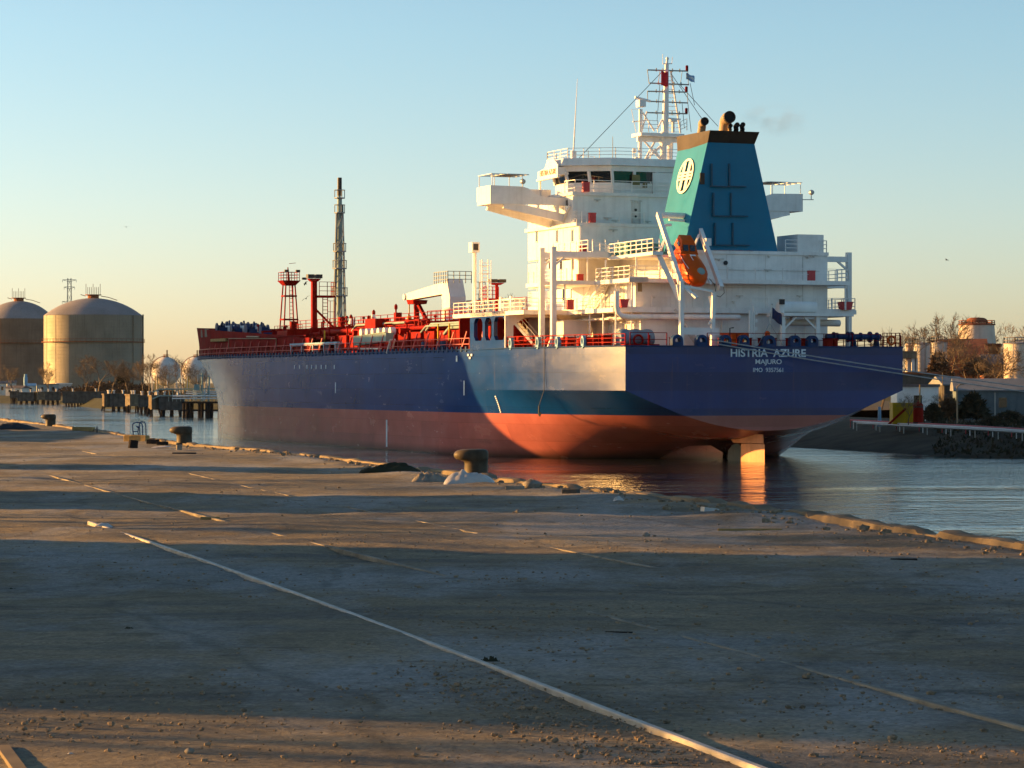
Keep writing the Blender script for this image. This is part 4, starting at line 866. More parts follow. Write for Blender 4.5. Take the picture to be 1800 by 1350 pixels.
for px in (1189, 1232, 1274, 1306, 1350, 1396, 1427): chock(px, 594, 1.0 if px not in (1350,) else 1.25, 1.05)
rl = MB()
for px, w in ((1180, .35), (1243, .3), (1265, .3), (1318, .35), (1335, .3), (1362, .3), (1385, .4), (1413, .5), (1455, .9), (1468, .5)):
    q = on_x(px, 594, .9); rl.lathe([(w / 2 + .08, 0), (w / 2, .1), (w / 2, .7), (w / 2 + .1, .78)], 12, (.9, q[1], zD))
rl.build("mooring_bitt", M['red'], ship)
for px in (913, 953.5, 980, 1013):      # oval fairleads set in the port quarter rail
    q = on_y(px, 600, 15.2); yy = edge_y(q[0]) - .1; c = MB(); rows = []
    for dy in (-.16, .18):
        rows.append([(q[0] + .33 * math.cos(a), yy + dy, zD + .42 + .55 * math.sin(a)) for a in np.linspace(0, 2 * math.pi, 17)[:-1]])
    rows.append([(q[0] + .19 * math.cos(a), yy + .19, zD + .5 + .28 * math.sin(a)) for a in np.linspace(0, 2 * math.pi, 17)[:-1]])
    rows.append([(q[0] + .19 * math.cos(a), yy - .17, zD + .5 + .28 * math.sin(a)) for a in np.linspace(0, 2 * math.pi, 17)[:-1]])
    rows.append(rows[0]); c.grid(rows, True); c.box((q[0] - .3, yy - .14, zD - .02), (q[0] + .3, yy + .16, zD + .1)); c.build("oval_fairlead", M['lightblue'], ship, angle=50)
rb = MB()
for px, h, w in ((935, .75, .9), (966, .85, 1.0), (990, .8, .8), (1003, .95, .5), (1024, .8, .9), (1033, .9, .6), (1050, .95, .16), (1066, 1.0, .5), (905, .5, 1.4)):
    q = on_y(px, 600, 13.0); rb.box((q[0] - w / 2, 12.6, zD), (q[0] + w / 2, 13.4, zD + h))
    if w > .7: rb.lathe([(.3, 0), (.22, .15), (.22, .5), (.32, .56)], 12, (q[0], 13.9, zD)); rb.tube((q[0] - w * .4, 13, zD + h), (q[0] + w * .4, 13, zD + h), .18, n=10)
rb.build("deck_winch", M['red'], ship, smooth=False)
def drum(name, px0, px1, py, s, rr, mat, flanges, dia):
    a = on_x(px0, py, s); b = on_x(px1, py, s); L = a[1] - b[1]; w = MB(); zc = zD + rr
    w.lathe([(dia, -L), (dia, 0)], 18, (s, a[1], zc), (0, 1, 0))
    for t, k in flanges: w.lathe([(dia * k * .9, -.09), (dia * k, -.05), (dia * k, .05), (dia * k * .9, .09)], 20, (s, a[1] - L * t, zc), (0, 1, 0))
    for t in (.08, .5, .92): w.prism([(s - .55, zD), (s + .55, zD), (s + .2, zc + .1), (s - .2, zc + .1)], 1, a[1] - L * t - .07, a[1] - L * t + .07)
    return w.build(name, M[mat], ship, angle=40)
cvr = MB(); a = on_x(1087, 585, 3.8); b = on_x(1146, 585, 3.8); L = a[1] - b[1]; rows = []
for i in range(25):
    t = i / 24; y_ = a[1] - L * t; rr = .72 + .07 * abs(math.sin(t * math.pi * 3)) ; rr *= .9 if t in (0, 1) else 1
    rows.append([(3.8 + rr * 1.0 * math.cos(an), y_, zD + .62 + rr * math.sin(an) * (1.15 if math.sin(an) > 0 else .7)) for an in np.linspace(0, 2 * math.pi, 21)[:-1]])
cvr.grid(rows, True); cvr.add(rows[0], [tuple(range(20))]); cvr.add(rows[-1], [tuple(range(20))]); cvr.build("covered_winch", M['bluegrey'], ship, angle=50)
drum("mooring_winch", 1452, 1548, 588, 3.0, .95, 'blue', [(.14, 1.75), (.2, 1.5), (.4, 1.9), (.47, 1.85), (.63, 1.6), (.80, 2.0), (.93, 1.7)], .25)
wb_ = MB(); a = on_x(1088, 598, 3.8); wb_.box((2.7, on_x(1150, 598, 3.8)[1], zD), (4.9, a[1], zD + .22)); wb_.torus((2.75, on_x(1122, 592, 2.75)[1], zD + .55), .42, .1, (1, 0, 0)); wb_.tube((2.6, on_x(1141, 598, 2.6)[1], zD), (2.6, on_x(1141, 598, 2.6)[1], zD + 1.0), .12); wb_.build("winch_bed", M['red'], ship)
ob = MB(); a = on_x(1284, 578, 3.2); b = on_x(1320, 598, 3.2); ob.box((3.0, a[1], zD), (5.0, b[1], zD + 1.1)); ob.box((2.9, a[1] + .1, zD + 1.1), (5.1, b[1] - .1, zD + 1.25))
solo_ship(ob, "locker_chest", M['orange'], "bright orange locker chest beside the white tube rack on the stern deck", "chest")
tr = MB()
for px in (1318, 1321.5, 1325.5): a = on_x(px, 545, 1.2); tr.tube((1.2, a[1], zD), (1.2, a[1], a[2] + (.35 if px > 1325 else 0)), .09, n=8)
for k in range(4): a = on_x(1329, 550 + 14 * k, 1.2); tr.cbox((1.2, a[1], a[2]), (.2, .22, .3))
tr.build("tube_rack", M['white_clean'], ship)
# starboard boarding frame with cylinder
bf = MB(); a = on_x(1376, 545, 1.6); b = on_x(1440, 545, 1.6); zt = on_x(1400, 550, 1.6)[2]
bf.lathe([(.05, -.02), (.5, 0), (.5, a[1] - b[1]), (.05, a[1] - b[1] + .02)], 18, (2.4, b[1], zt + .52), (0, 1, 0)); bf.box((1.2, b[1] - 3.2, zt - .28), (4.5, a[1] + .1, zt)); bf.box((1.5, a[1] - .1, zt), (2.3, a[1] + .35, zt + .75))
for px in (1376, 1437): q = on_x(px, 575, 1.6); bf.box((1.45, q[1] - .18, zD), (1.8, q[1] + .18, zt - .28)); bf.bar((1.6, q[1], zt - 1.5), (1.6, q[1] + (-1.3 if px < 1400 else 1.3), zt - .35), .12, .16)
bf.bar((1.6, on_x(1372, 527, 1.6)[1], zt), on_x(1377, 523, 1.6), .12); bf.path([(4.4, a[1] - 1.5, zt - .75), (4.4, b[1] - 3.5, zt - .8)], .3, 12); bf.build("boarding_frame", M['white_clean'], ship, angle=40)
# mast light and small stands on the stern rail
sl = MB(); q = on_x(1283, 577, .8); sl.path([(.8, q[1], zD), (.8, q[1], q[2]), (.8, q[1] - .35, q[2] + .05)], .06, 6); q = on_x(1374, 531, 1.5); sl.box((1.3, q[1] - .2, q[2] - .2), (1.6, q[1] + .2, q[2] + .25)); sl.build("stern_light", M['black'], ship)
# hull reel side: hanging rope and hook on the port quarter
hk = MB(); q = on_y(962, 632, 15.3); q2 = on_y(962, 731, 14.6); yy = edge_y(q[0]) + .1; hk.path([(q[0], yy, zD), (q[0], yy, 6.2), (q2[0], yy - .2, q2[2] + .9)], .03, 5); hk.path([(q2[0], yy - .2, q2[2] + .9), (q2[0], yy - .2, q2[2] + .1), (q2[0] - .2, yy - .2, q2[2]), (q2[0] - .45, yy - .2, q2[2] + .3)], .07, 6); hk.build("hanging_hook", M['black'], ship, smooth=False)
# ---------------------------------------------------------------- forecastle and cargo deck
# red bulwark plating around the bow
zt_pts = [(79, 11.7), (92, 12.35), (110, 13.0), (124, 13.5), (138, 14.0), (160, 14.4)]
def top_z(x): return float(np.interp(x, [p[0] for p in zt_pts], [p[1] for p in zt_pts]))
fo = MB(); rows = []
for x, y in [(x, edge_y(x)) for x in np.linspace(80, 104, 8)] + [e for e in EDGE if e[0] > 104.2]:
    k = min(1, max(0, (x - 104) / 50)); q = .30 - .12 * k; rows.append([(x, max(0, y - q), zD), (x + .5 * k, max(0, y - q + .05), zD + 1.9), (x + 1.9 * k ** 1.5, max(0, y - q + .25 * k), top_z(x))])
for sd in (1, -1): fo.grid([[(p[0], p[1] * sd, p[2]) for p in r] for r in rows])
fo.build("bow_bulwark", M['red_dark'], ship, angle=40)
fd = MB(); fd.grid([[(r[0][0], r[0][1] * .98, zD + 1.7), (r[0][0], -r[0][1] * .98, zD + 1.7)] for r in rows if r[0][1] > .3]); fd.build("forecastle_deck", M['red'], ship)
bt_ = MB()   # fore-and-aft stiffening ledges, pipes and fittings on the outside of the bulwark
def bw(x, z):
    y = edge_y(x); return max(0, y - .2)
for z_ in (11.1, 12.1): bt_.path([(x, bw(x, z_), z_) for x in np.linspace(81, 146, 30)], .07, 5)
bt_.build("bulwark_ledge", M['red_dark'], ship, smooth=False)
pk = MB(); q = on_y(395, 607, 15.2); xx = q[0]; pk.box((xx - 3.4, bw(xx, 12) + .05, 11.9), (xx + 3.4, bw(xx, 12) + .35, 12.25)); pk.build("pilot_board", M['wood'], ship)
fl = MB()
for px, py in ((363, 590), (376, 589)): q = on_y(px, py, 14.2); yy = bw(q[0], q[2]); fl.box((q[0] - .9, yy - .1, 12.6), (q[0] + .9, yy + .1, 13.6))
fl.build("bow_fairlead", M['black'], ship)
yp = MB(); yp.path([(112, bw(112, 12) + .1, zD + .1), (112, bw(112, 12) + .1, 12.2), (92, bw(92, 12) + .1, 11.9), (92, bw(92, 12) + .1, zD + .5)], .05, 5); yp.path([(104, bw(104, 12) + .1, 12.3), (99, bw(99, 12) + .1, 12.2)], .1, 5); yp.build("foam_line", M['tan'], ship, smooth=False)
# rail along the port deck edge with raking stays and freeing-port studs
er = MB(); run = [(x, edge_y(x) - .08, zD) for x in np.linspace(30, 148, 60)]
er.rail(run, 1.1, 3.2, .035, 2)
for x in np.arange(32, 146, 3.4):
    y = edge_y(x); er.bar((x, y - .1, zD + .15), (x - 1.1, y - .2, zD + 1.75), .11)
er.build("deck_edge_railing", M['pinkred'], ship, smooth=False)
sdm = MB()
for x in np.arange(30.6, 148, 1.22): sdm.box((x - .17, edge_y(x) - .06, zD - .18), (x + .17, edge_y(x) + .09, zD + .32))
sdm.build("freeing_stud", M['blue'], ship, smooth=False)
# longitudinal red coaming, cargo pipes and pipe racks amidships
cg = MB(); cg.box((34, 9.0, zD), (118, 12.6, 12.05)); cg.box((34, -12.6, zD), (118, -9.0, 12.0)); cg.box((34, -3.2, zD), (122, 3.2, 12.6))
for x in np.arange(36, 118, 4.0): cg.box((x - .08, 12.6, zD), (x + .08, 12.9, 12.05)); cg.box((x - .12, 9.0, 12.05), (x + .12, 12.6, 12.25))
cg.build("deck_coaming", M['red'], ship, smooth=False)
pz = MB(); rnd = random.Random(3)
for i, (y_, z_, r_) in enumerate(((12.0, 12.5, .22), (11.2, 12.6, .28), (10.3, 12.5, .2), (7.5, 12.7, .25), (6.2, 12.4, .3), (4.4, 13.0, .22), (2.4, 13.2, .25), (.8, 13.3, .2), (-2, 13.1, .25))): pz.path([(33.5 + 2 * (i % 3), y_, z_), (76 + 13 * ((i * 5) % 4), y_, z_)], r_, 10)
for x in np.arange(38, 112, 6.5): pz.bar((x, 0, 13.5), (x, 12.6, 13.0), .16, .2); pz.bar((x, 12.4, 12.0), (x, 12.4, 13.1), .14); pz.bar((x, 7, 12.0), (x, 7, 13.2), .14)
for k in range(26):
    x = rnd.uniform(36, 112); y = rnd.uniform(2, 12); h = rnd.uniform(.4, 1.2); pz.lathe([(.16, 0), (.16, h), (.32, h), (.32, h + .12)], 10, (x, y, 12.3))
    if k % 3 == 0: pz.path([(x + 1, y, 12.4), (x + 1, y, 13.3), (x + 2.2, y, 13.3), (x + 2.2, y, 12.5)], .16, 8)
pz.build("cargo_pipe", M['red'], ship, angle=40)
pg = MB()
for y_, z_, x0, x1, r_ in ((12.8, 12.75, 33, 49, .13), (12.7, 12.3, 33, 44, .16), (13.0, 12.55, 37, 50, .1), (9.6, 13.1, 34, 56, .14), (11.7, 13.15, 60, 76, .12)): pg.path([(x0, y_, z_), (x1, y_, z_), (x1 + 1.5, y_, z_ - .6)], r_, 8)
pg.build("steam_pipe", M['greygreen'], ship)
vy = MB()
for x in (35.5, 38.8, 43, 46.2, 70, 83): vy.bar((x, 13.1, 11.0), (x, 13.1, 12.7), .13)
vy.build("yellow_post", M['yellow'], ship)
ba = MB()   # blue and red drums lashed by the rail
for x, c in ((38.0, 0), (39.1, 0), (43.5, 0), (90, 0), (102, 0), (112, 0)): ba.lathe([(.3, 0), (.34, .1), (.34, .85), (.28, .95)], 12, (x, edge_y(x) - .6, zD))
ba.build("blue_drum", M['blue'], ship)
# breakwater box (lit left cheek), tank house and pipe bundle at the manifold
a = on_y(545, 577, 9.0); hb_ = MB()
xb = a[0]; hb_.hull2([(xb - 4.6, 13.6, zD), (xb - 4.6, -9, zD), (xb, -9, zD), (xb, 11.0, zD), (xb - .6, 13.6, zD)], [(xb - 4.6, 13.2, 12.95), (xb - 4.6, -9, 12.95), (xb, -9, 12.95), (xb, 10.6, 12.95), (xb - .6, 13.2, 12.95)]); hb_.build("pump_house", M['red'], ship, smooth=False)
mf = MB()
for i in range(9):
    x = 57.5 + i * 1.9; mf.path([(x, -13, 12.2), (x, 13.2, 12.2)], .3, 12); mf.path([(x, 8, 12.2), (x, 8, 13.2), (x + .3, 5, 13.4)], .16, 8)
for z_ in (12.9, 13.3, 13.7): mf.bar((56, 11.6, z_), (76, 11.6, z_), .1)
for i in range(14): mf.bar((56 + i * 1.5, 11.6, 12.0), (56 + i * 1.5, 11.6, 13.7), .09)
mf.build("manifold_pipe", M['red'], ship, angle=40)
mw = MB()
for i in range(6): x = 59 + i * 1.9; mw.lathe([(.42, 0), (.42, .55)], 14, (x, 13.2, 12.2), (0, 1, 0))
mw.build("manifold_flange", M['white_clean'], ship, angle=40)
mh = MB(); a = on_y(665, 575, 11.5); mh.box((a[0] - 2.2, 11.0, zD), (a[0] + 1.2, 12.6, 13.7)); mh.build("valve_house", M['red'], ship)
gt = MB(); a = on_y(630, 600, 15.3); b = on_y(688, 600, 15.3); gt.prism([(a[0], 10.75), (a[0], 11.65), (b[0], 11.95), (b[0], 11.05)], 1, 15.0, 15.9); gt.bar((a[0] - .3, 15.9, 11.7), (b[0] + .3, 15.9, 12.0), .1); gt.build("spill_trough", M['greygreen'], ship)
lw = MB(); a = on_y(512, 611, 15.8); b = on_y(595, 611, 15.8); lw.box((b[0], 15.4, 10.95), (a[0], 16.0, 11.25)); 
for i in range(5): x = b[0] + .5 + (a[0] - b[0] - 1) * i / 4; lw.box((x - .2, 15.5, zD - .1), (x + .2, 16.0, 10.95))
lw.build("accommodation_ladder", M['lightblue'], ship)
wl = MB(); a = on_y(678, 621, 15.9); wl.bar((a[0] - 1, 15.9, zD - .1), (a[0] - 2.2, 15.9, zD + 1.3), .6, .1); b = on_y(632, 617, 15.9); wl.bar((b[0], 15.9, zD + .45), (a[0] + 1.5, 15.9, zD + .4), .16, .1); wl.build("crew_ladder", M['white'], ship)
# vent boxes
def vbox(px0, px1, py0, py1, y_, d=2.0):
    a = on_y(px0, py0, y_); b = on_y(px1, py1, y_); m = MB(); w = abs(b[0] - a[0]); xm = (a[0] + b[0]) / 2; wy = (px1 - px0) * .62 * (OY + CS * xm) / F
    m.box((xm - wy / 2, y_ - wy, b[2] - .6), (xm + wy / 2, y_, a[2])); m.build("vent_box", M['red'], ship, smooth=False)
vbox(685, 703, 550, 580, 8.0); vbox(502, 519, 566, 590, 5.0); vbox(588, 604, 558, 580, 4.0)
# cargo deck walkway rail
cr_ = MB(); cr_.rail([(34, 4.5, 13.4), (122, 4.5, 13.4)], 1.2, 2.4, .035, 3); cr_.rail([(34, 8.5, 13.9), (48, 8.5, 13.9), (50, 8.5, 13.2), (62, 8.5, 13.2)], 1.2, 1.3, .035, 3); cr_.rail([(122, 3.5, 13.1), (134, 3.5, 13.1)], 1.1, 1.6, .03, 3); cr_.build("walkway_railing", M['red_dark'], ship, smooth=False)
wk = MB(); wk.box((34, 2.6, 13.28), (122, 5.0, 13.4)); wk.box((34, 5.2, 13.0), (62, 9.0, 13.15)); wk.build("walkway", M['red'], ship)
tk = MB(); rnd = random.Random(9)
for k in range(34):
    x = rnd.uniform(35, 120); y = rnd.uniform(2, 10); h = rnd.uniform(.5, 1.5); tk.tube((x, y, 13.2), (x, y, 13.2 + h), .08, n=6)
    if k % 2: tk.lathe([(.2, 0), (.24, .1), (.1, .3)], 8, (x, y, 13.2 + h))
for px, py in ((696, 545), (657, 555), (617, 563), (648, 565), (730, 545)): q = on_y(px, py, 5); tk.path([(q[0], 5, 13), q], .1, 6); tk.lathe([(.1, 0), (.2, .2), (.2, .5), (.05, .7)], 8, (q[0], 5, q[2]))
tk.build("tank_vent", M['red'], ship)
tw = MB()
for px, py in ((567, 578), (609, 575), (618, 563), (656, 556)): q = on_y(px, py, 6); tw.lathe([(.3, 0), (.36, .5), (.2, 1.0)], 10, (q[0], 6, q[2] - .8)); tw.tube((q[0], 6, 12.6), (q[0], 6, q[2] - .7), .12)
tw.build("white_vent", M['white_clean'], ship)
# bow winches
bwn = MB(); rnd = random.Random(4)
for k in range(10):
    px = 388 + k * 8.6; yk = 10.0 - 1.2 * (k % 3); q = on_y(px, 583, yk); r_ = rnd.uniform(.5, .8); zz = top_z(q[0]) + .1; bwn.lathe([(r_, -.45), (r_, -.3), (r_ * .5, -.25), (r_ * .5, .4), (r_, .45), (r_, .6)], 16, (q[0], yk, zz), (0, 1, 0)); bwn.box((q[0] - .8, yk - .7, 11.6), (q[0] + .8, yk + .3, zz)); bwn.bar((q[0], yk, zz - .3), (q[0] + rnd.uniform(-1, 1), yk, zz + rnd.uniform(.5, 1.0)), .2)
q = on_y(446, 573, 9); bwn.prism([(q[0] - 2.2, 12.4), (q[0] + .3, 12.4), (q[0] + .3, q[2]), (q[0] - .2, q[2])], 1, 8.6, 9.2); bwn.build("anchor_winch", M['blue'], ship, angle=40)
bww = MB()
for px, py, w in ((400, 578, .6), (414, 577.5, .8), (427, 578, .6), (440, 579, .5), (452, 578, .4)): q = on_y(px, py, 9.0); bww.lathe([(.1, -w), (.42, -w * .8), (.42, w * .8), (.1, w)], 12, q, (1, .3, 0))
bww.build("winch_drum", M['white_clean'], ship)
# fore mast
XF = on_y(508, 530, 0)[0]; fm = MB()
def fp(px, py, dy=0): return Vector(on_y(px, py, dy))
z0 = 12.4; ztop = fp(508, 498)[2]
for sx, sy in ((1, 1), (1, -1), (-1, 1), (-1, -1)):
    fm.bar((XF + 1.05 * sx, 1.05 * sy, z0), (XF + .62 * sx, .62 * sy, ztop), .15)
for z_, k in ((15.2, .92), (18.3, .77)):
    for a, b in (((1, 1), (1, -1)), ((1, -1), (-1, -1)), ((-1, -1), (-1, 1)), ((-1, 1), (1, 1))): fm.bar((XF + k * a[0], k * a[1], z_), (XF + k * b[0], k * b[1], z_), .2)
fm.hull2([(XF + .7 * sx, .7 * sy, ztop - .3) for sx, sy in ((1, 1), (1, -1), (-1, -1), (-1, 1))], [(XF + 1.25 * sx, 1.25 * sy, ztop + .35) for sx, sy in ((1, 1), (1, -1), (-1, -1), (-1, 1))])
fm.rail([(XF - 1.1, 1.1, ztop + .35), (XF - 1.1, -1.1, ztop + .35), (XF + 1.1, -1.1, ztop + .35), (XF + 1.1, 1.1, ztop + .35), (XF - 1.1, 1.1, ztop + .35)], 1.1, 1.1, .035)
fm.path([(XF, 0, ztop), fp(506, 470)], [.2, .07], 8); fm.bar((XF, 0, ztop + 2.6), (XF - .1, -.9, ztop + 2.7), .06); fm.ladder((XF - 1.0, -.1, z0), (XF - .62, -.1, ztop), (0, .5, 0), .04, .5)
fmo = fm.build("fore_mast", M['red'], ship, smooth=False)
fl_ = MB()
for y_ in (.7, -.85, -1.75): fl_.box((XF - 1.35, y_ - .28, ztop + (1.45 if y_ > -1.5 else .45)), (XF - 1.0, y_ + .28, ztop + (1.75 if y_ > -1.5 else .75)))
fl_.build("flood_light", M['black'], fmo, smooth=False)
# lamp post with flood lights and caged platform
LX = on_y(552, 520, 8.0)[0]; lp = MB(); lz = on_y(552, 495, 8.0)[2]; lp.box((LX - .3, 7.7, 12.9), (LX + .3, 8.3, lz)); lp.bar((LX, 8, 15.8), (LX, 5.0, 12.9), .22); lp.hull2([(LX - .4, 7.6, lz), (LX + .4, 7.6, lz), (LX + .4, 8.4, lz), (LX - .4, 8.4, lz)], [(LX - .4, 7.2, lz + .35), (LX + .4, 7.2, lz + .35), (LX + .4, 8.8, lz + .35), (LX - .4, 8.8, lz + .35)]); lp.box((LX - .8, 5.6, lz - 1.9), (LX + .8, 7.7, lz - 1.65)); lp.rail([(LX - .8, 7.6, lz - 1.65), (LX - .8, 5.6, lz - 1.65), (LX + .8, 5.6, lz - 1.65)], 1.6, .9, .035); lp.ladder((LX - .6, 6.8, 13), (LX - .6, 6.8, lz - 1.7), (0, .6, 0), .04, .4)
for y_ in (5.6, 6.2): lp.bar((LX - .7, y_, lz - 6.2), (LX - .7, y_, lz - 2.3), .06)
for k in range(4): lp.bar((LX - .7, 5.6, lz - 6.2 + k * 1.3), (LX - .7, 6.5, lz - 6.2 + k * 1.3), .06)
lpo = lp.build("lamp_post", M['red'], ship, smooth=False)
l2 = MB(); l2.box((LX - .5, 7.1, lz + .4), (LX + .3, 7.9, lz + .85)); l2.box((LX - .5, 8.1, lz + .4), (LX + .3, 8.9, lz + .85)); l2.build("flood_light", M['black'], lpo, smooth=False)
# tall vent mast with lattice
VX = on_y(597, 450, 0)[0]; vtop = on_y(597, 317, 0)[2]; vm = MB(); v1 = on_y(598, 374, 0)[2]; v2 = on_y(598, 348, 0)[2]
vm.path([(VX, 0, 12.6), (VX, 0, v1)], [.40, .32], 14); vm.path([(VX, 0, v1), (VX, 0, v2)], .3, 12); vm.path([(VX, .05, v2), (VX, 0, vtop)], .2, 10); vm.path([(VX, -.62, 12.6), (VX, -.42, v1 + 1)], .09, 8); vm.path([(VX + .3, .55, 12.6), (VX, .32, v1)], .11, 8)
vmo = vm.build("vent_mast", M['greygreen'], ship)
vk = MB()
for k in range(12): z_ = v2 + .3 + (vtop - v2) * k / 12; vk.lathe([(.28, 0), (.28, .22)], 10, (VX, 0, z_))
vk.build("vent_ring", M['black'], vmo)
vl = MB(); lv_z = [12.6, on_y(597, 520, 0)[2], on_y(597, 504, 0)[2] , on_y(597, 472, 0)[2], on_y(597, 442, 0)[2], on_y(597, 412, 0)[2], v1]
def vr(z): return 1.12 + (.58 - 1.12) * (z - 12.6) / (v1 - 12.6)
for a0 in range(4):
    an = a0 * math.pi / 2 + .5
    vl.path([(VX + vr(12.6) * math.cos(an), vr(12.6) * math.sin(an), 12.6), (VX + vr(v1) * math.cos(an), vr(v1) * math.sin(an), v1)], .09, 6)
    for i in range(len(lv_z) - 1):
        p = lv_z[i]; q = lv_z[i + 1]; b = an + math.pi / 2; vl.path([(VX + vr(p) * math.cos(an), vr(p) * math.sin(an), p), (VX + vr(q) * math.cos(b), vr(q) * math.sin(b), q)], .045, 5)
vl.build("lattice_frame", M['grey'], vmo, smooth=False)
for z_ in (lv_z[1], lv_z[3], lv_z[4], v1, v2):
    k = vr(min(z_, v1)) + .12; pm = MB(); pm.lathe([(k, -.06), (k, .06)], 8, (VX, 0, z_)); 
    for a0 in range(8): an = a0 * math.pi / 4; pm.bar((VX + k * .95 * math.cos(an), k * .95 * math.sin(an), z_), (VX + k * .95 * math.cos(an), k * .95 * math.sin(an), z_ + 1.0), .05)
    pm.torus((VX, 0, z_ + 1.0), k * .95, .04, (0, 0, 1), 12, 5); pm.build("mast_platform", M['grey'], vmo, smooth=False)
# hose crane
cx = on_y(798, 530, 0)[0]; ct = on_y(798, 508, 0)[2]; kr = MB(); kr.lathe([(1.1, 12), (1.1, 13.6), (1.35, 13.7), (1.35, 15.0), (1.2, 15.2)], 24, (cx, 0, 0)); kro = kr.build("hose_crane", M['white'], ship, angle=35)
kh = MB(); jt = on_y(722, 522, 0); kh.prism([(cx - 1.2, 15.2), (cx + 1.2, 15.2), (cx + 1.2, ct - .6), (cx + 2.2, ct - .2), (cx - .2, ct + 1.1), (cx - 1.2, ct - .9)], 1, -.95, .95); kh.bar((cx + 1.2, 0, 15.6), (cx + 3.2, 0, ct - .6), .5, .7); kh.build("crane_housing", M['white_clean'], kro, smooth=False)
kj = MB(); kj.prism([(cx - .2, ct + 1.0), (cx + 1.0, ct + .95), (jt[0] + .4, jt[2] + .35), (jt[0] + .8, jt[2] - .1), (jt[0] - .3, jt[2] - .4), (cx + 2.2, ct - .5), (cx, ct - .5)], 1, -.5, .5); kj.lathe([(.35, -.7), (.35, .7)], 14, (jt[0] + .5, 0, jt[2]), (0, 1, 0)); kj.build("crane_jib", M['white_clean'], kro, smooth=False)
ki = MB(); ki.rail([(cx - 1.8, -1.4, ct + .6), (cx - 1.8, 1.4, ct + .6), (cx + 2.6, 1.4, ct + .6)], 1.3, .7, .04, 3); ki.box((cx - 2.9, -2.6, 15.8), (cx - 1.2, -1.0, 16.0)); ki.rail([(cx - 2.9, -1.2, 16), (cx - 2.9, -2.6, 16), (cx - 1.2, -2.6, 16)], 2.0, .7, .04, 3); ki.ladder((cx - 2.6, -1.6, 12.8), (cx - 2.6, -1.6, 16), (0, .6, 0)); ki.build("crane_platform", M['grey'], kro, smooth=False)
kk = MB(); kk.path([(jt[0] + .5, 0, jt[2] - .4), (jt[0] + .5, 0, jt[2] - 2.6), (jt[0] + .45, 0, jt[2] - 4.5)], .07, 5); kk.sphere((jt[0] + .5, 0, jt[2] - 2.4), .3, 10); kk.build("crane_hook", M['yellow'], kro)
kc = MB(); kx = jt[0] - 2.0; kc.bar((kx, 0, 12.6), (kx, 0, jt[2] - .8), .5); kc.bar((kx - 5.5, 0, 12.6), (kx - .6, 0, jt[2] - .9), .35); kc.hull2([(kx - 1.2, -.8, jt[2] - .9), (kx + .8, -.8, jt[2] - .9), (kx + .8, .8, jt[2] - .9), (kx - 1.2, .8, jt[2] - .9)], [(kx - 1.3, -.9, jt[2] - .45), (kx + 1.0, -.9, jt[2] - .35), (kx + 1.0, .9, jt[2] - .35), (kx - 1.3, .9, jt[2] - .45)]); kc.box((kx - 1, -1.2, 12.6), (kx + 1, 1.2, 14.2)); kc.build("jib_crutch", M['red'], ship, smooth=False)
# white lamp post with caged ladder by the house front
q = on_y(834, 540, 14.2); wp = MB(); wx = q[0]; wz = on_y(834, 440, 14.2)[2]; wp.bar((wx - .22, 14.2, zA), (wx - .22, 14.2, wz), .16); wp.bar((wx + .22, 14.2, zA), (wx + .22, 14.2, wz), .16); wp.bar((wx, 14.2, zA + 2.5), (wx, 14.2, wz), .3)
for k in range(5): wp.bar((wx - .22, 14.2, zA + k * 1.1), (wx + .22, 14.2, zA + k * 1.1 + .3), .1)
wp.box((wx - .45, 13.85, wz - .2), (wx + .45, 14.6, wz + .75)); wp.ladder((wx - 1.2, 13.6, zA + 1), (wx - 1.2, 13.6, wz - .9), (0, .6, 0), .04, .35)
for y_ in (13.1, 14.2): wp.bar((wx - 1.5, y_, zA + 1.6), (wx - 1.5, y_, wz - 1), .05)
for k in range(5): wp.bar((wx - 1.5, 13.1, zA + 1.6 + k * .75), (wx - 1.2, 14.2, zA + 1.6 + k * .75), .05)
wpo = wp.build("lamp_post", M['white_clean'], ship, smooth=False)
w2 = MB(); w2.box((wx - .52, 14.0, wz), (wx - .44, 14.45, wz + .6)); w2.build("flood_light", M['black'], wpo)
# red lamp post beyond it
q = on_y(873, 530, 11.0); rx = q[0]; rz = on_y(873, 501, 11.0)[2]; rl_ = MB(); rl_.bar((rx, 11, zA), (rx, 11, rz), .24); rl_.hull2([(rx - .3, 10.7, rz), (rx + .3, 10.7, rz), (rx + .3, 11.3, rz), (rx - .3, 11.3, rz)], [(rx - .4, 10.3, rz + .2), (rx + .4, 10.3, rz + .2), (rx + .4, 11.7, rz + .2), (rx - .4, 11.7, rz + .2)]); rl_.box((rx - .5, 10.9, rz - 1.5), (rx + .5, 12.2, rz - 1.3)); rl_.rail([(rx - .5, 11, rz - 1.3), (rx - .5, 12.2, rz - 1.3), (rx + .5, 12.2, rz - 1.3)], 1.1, .6, .035); rlo = rl_.build("lamp_post", M['red'], ship, smooth=False)
r3 = MB(); r3.box((rx - .5, 10.2, rz + .24), (rx + .2, 10.9, rz + .55)); r3.box((rx - .5, 11.1, rz + .24), (rx + .2, 11.8, rz + .55)); r3.build("flood_light", M['black'], rlo, smooth=False)
hv = MB()
for px in (889, 907): q = on_y(px, 537, 12.0); hv.sphere((q[0], 12, zA + .75), .62, 14); hv.lathe([(.55, 0), (.5, .5)], 14, (q[0], 12, zA)); hv.box((q[0] - .2, 12.4, zA), (q[0] + .2, 12.6, zA + 1.6))
q = on_y(900, 530, 12.0); hv.box((q[0] - 1.6, 11.4, zA + 1.25), (q[0] + 1.4, 12.5, zA + 1.42)); hv.build("deck_ventilator", M['white'], ship, angle=40)
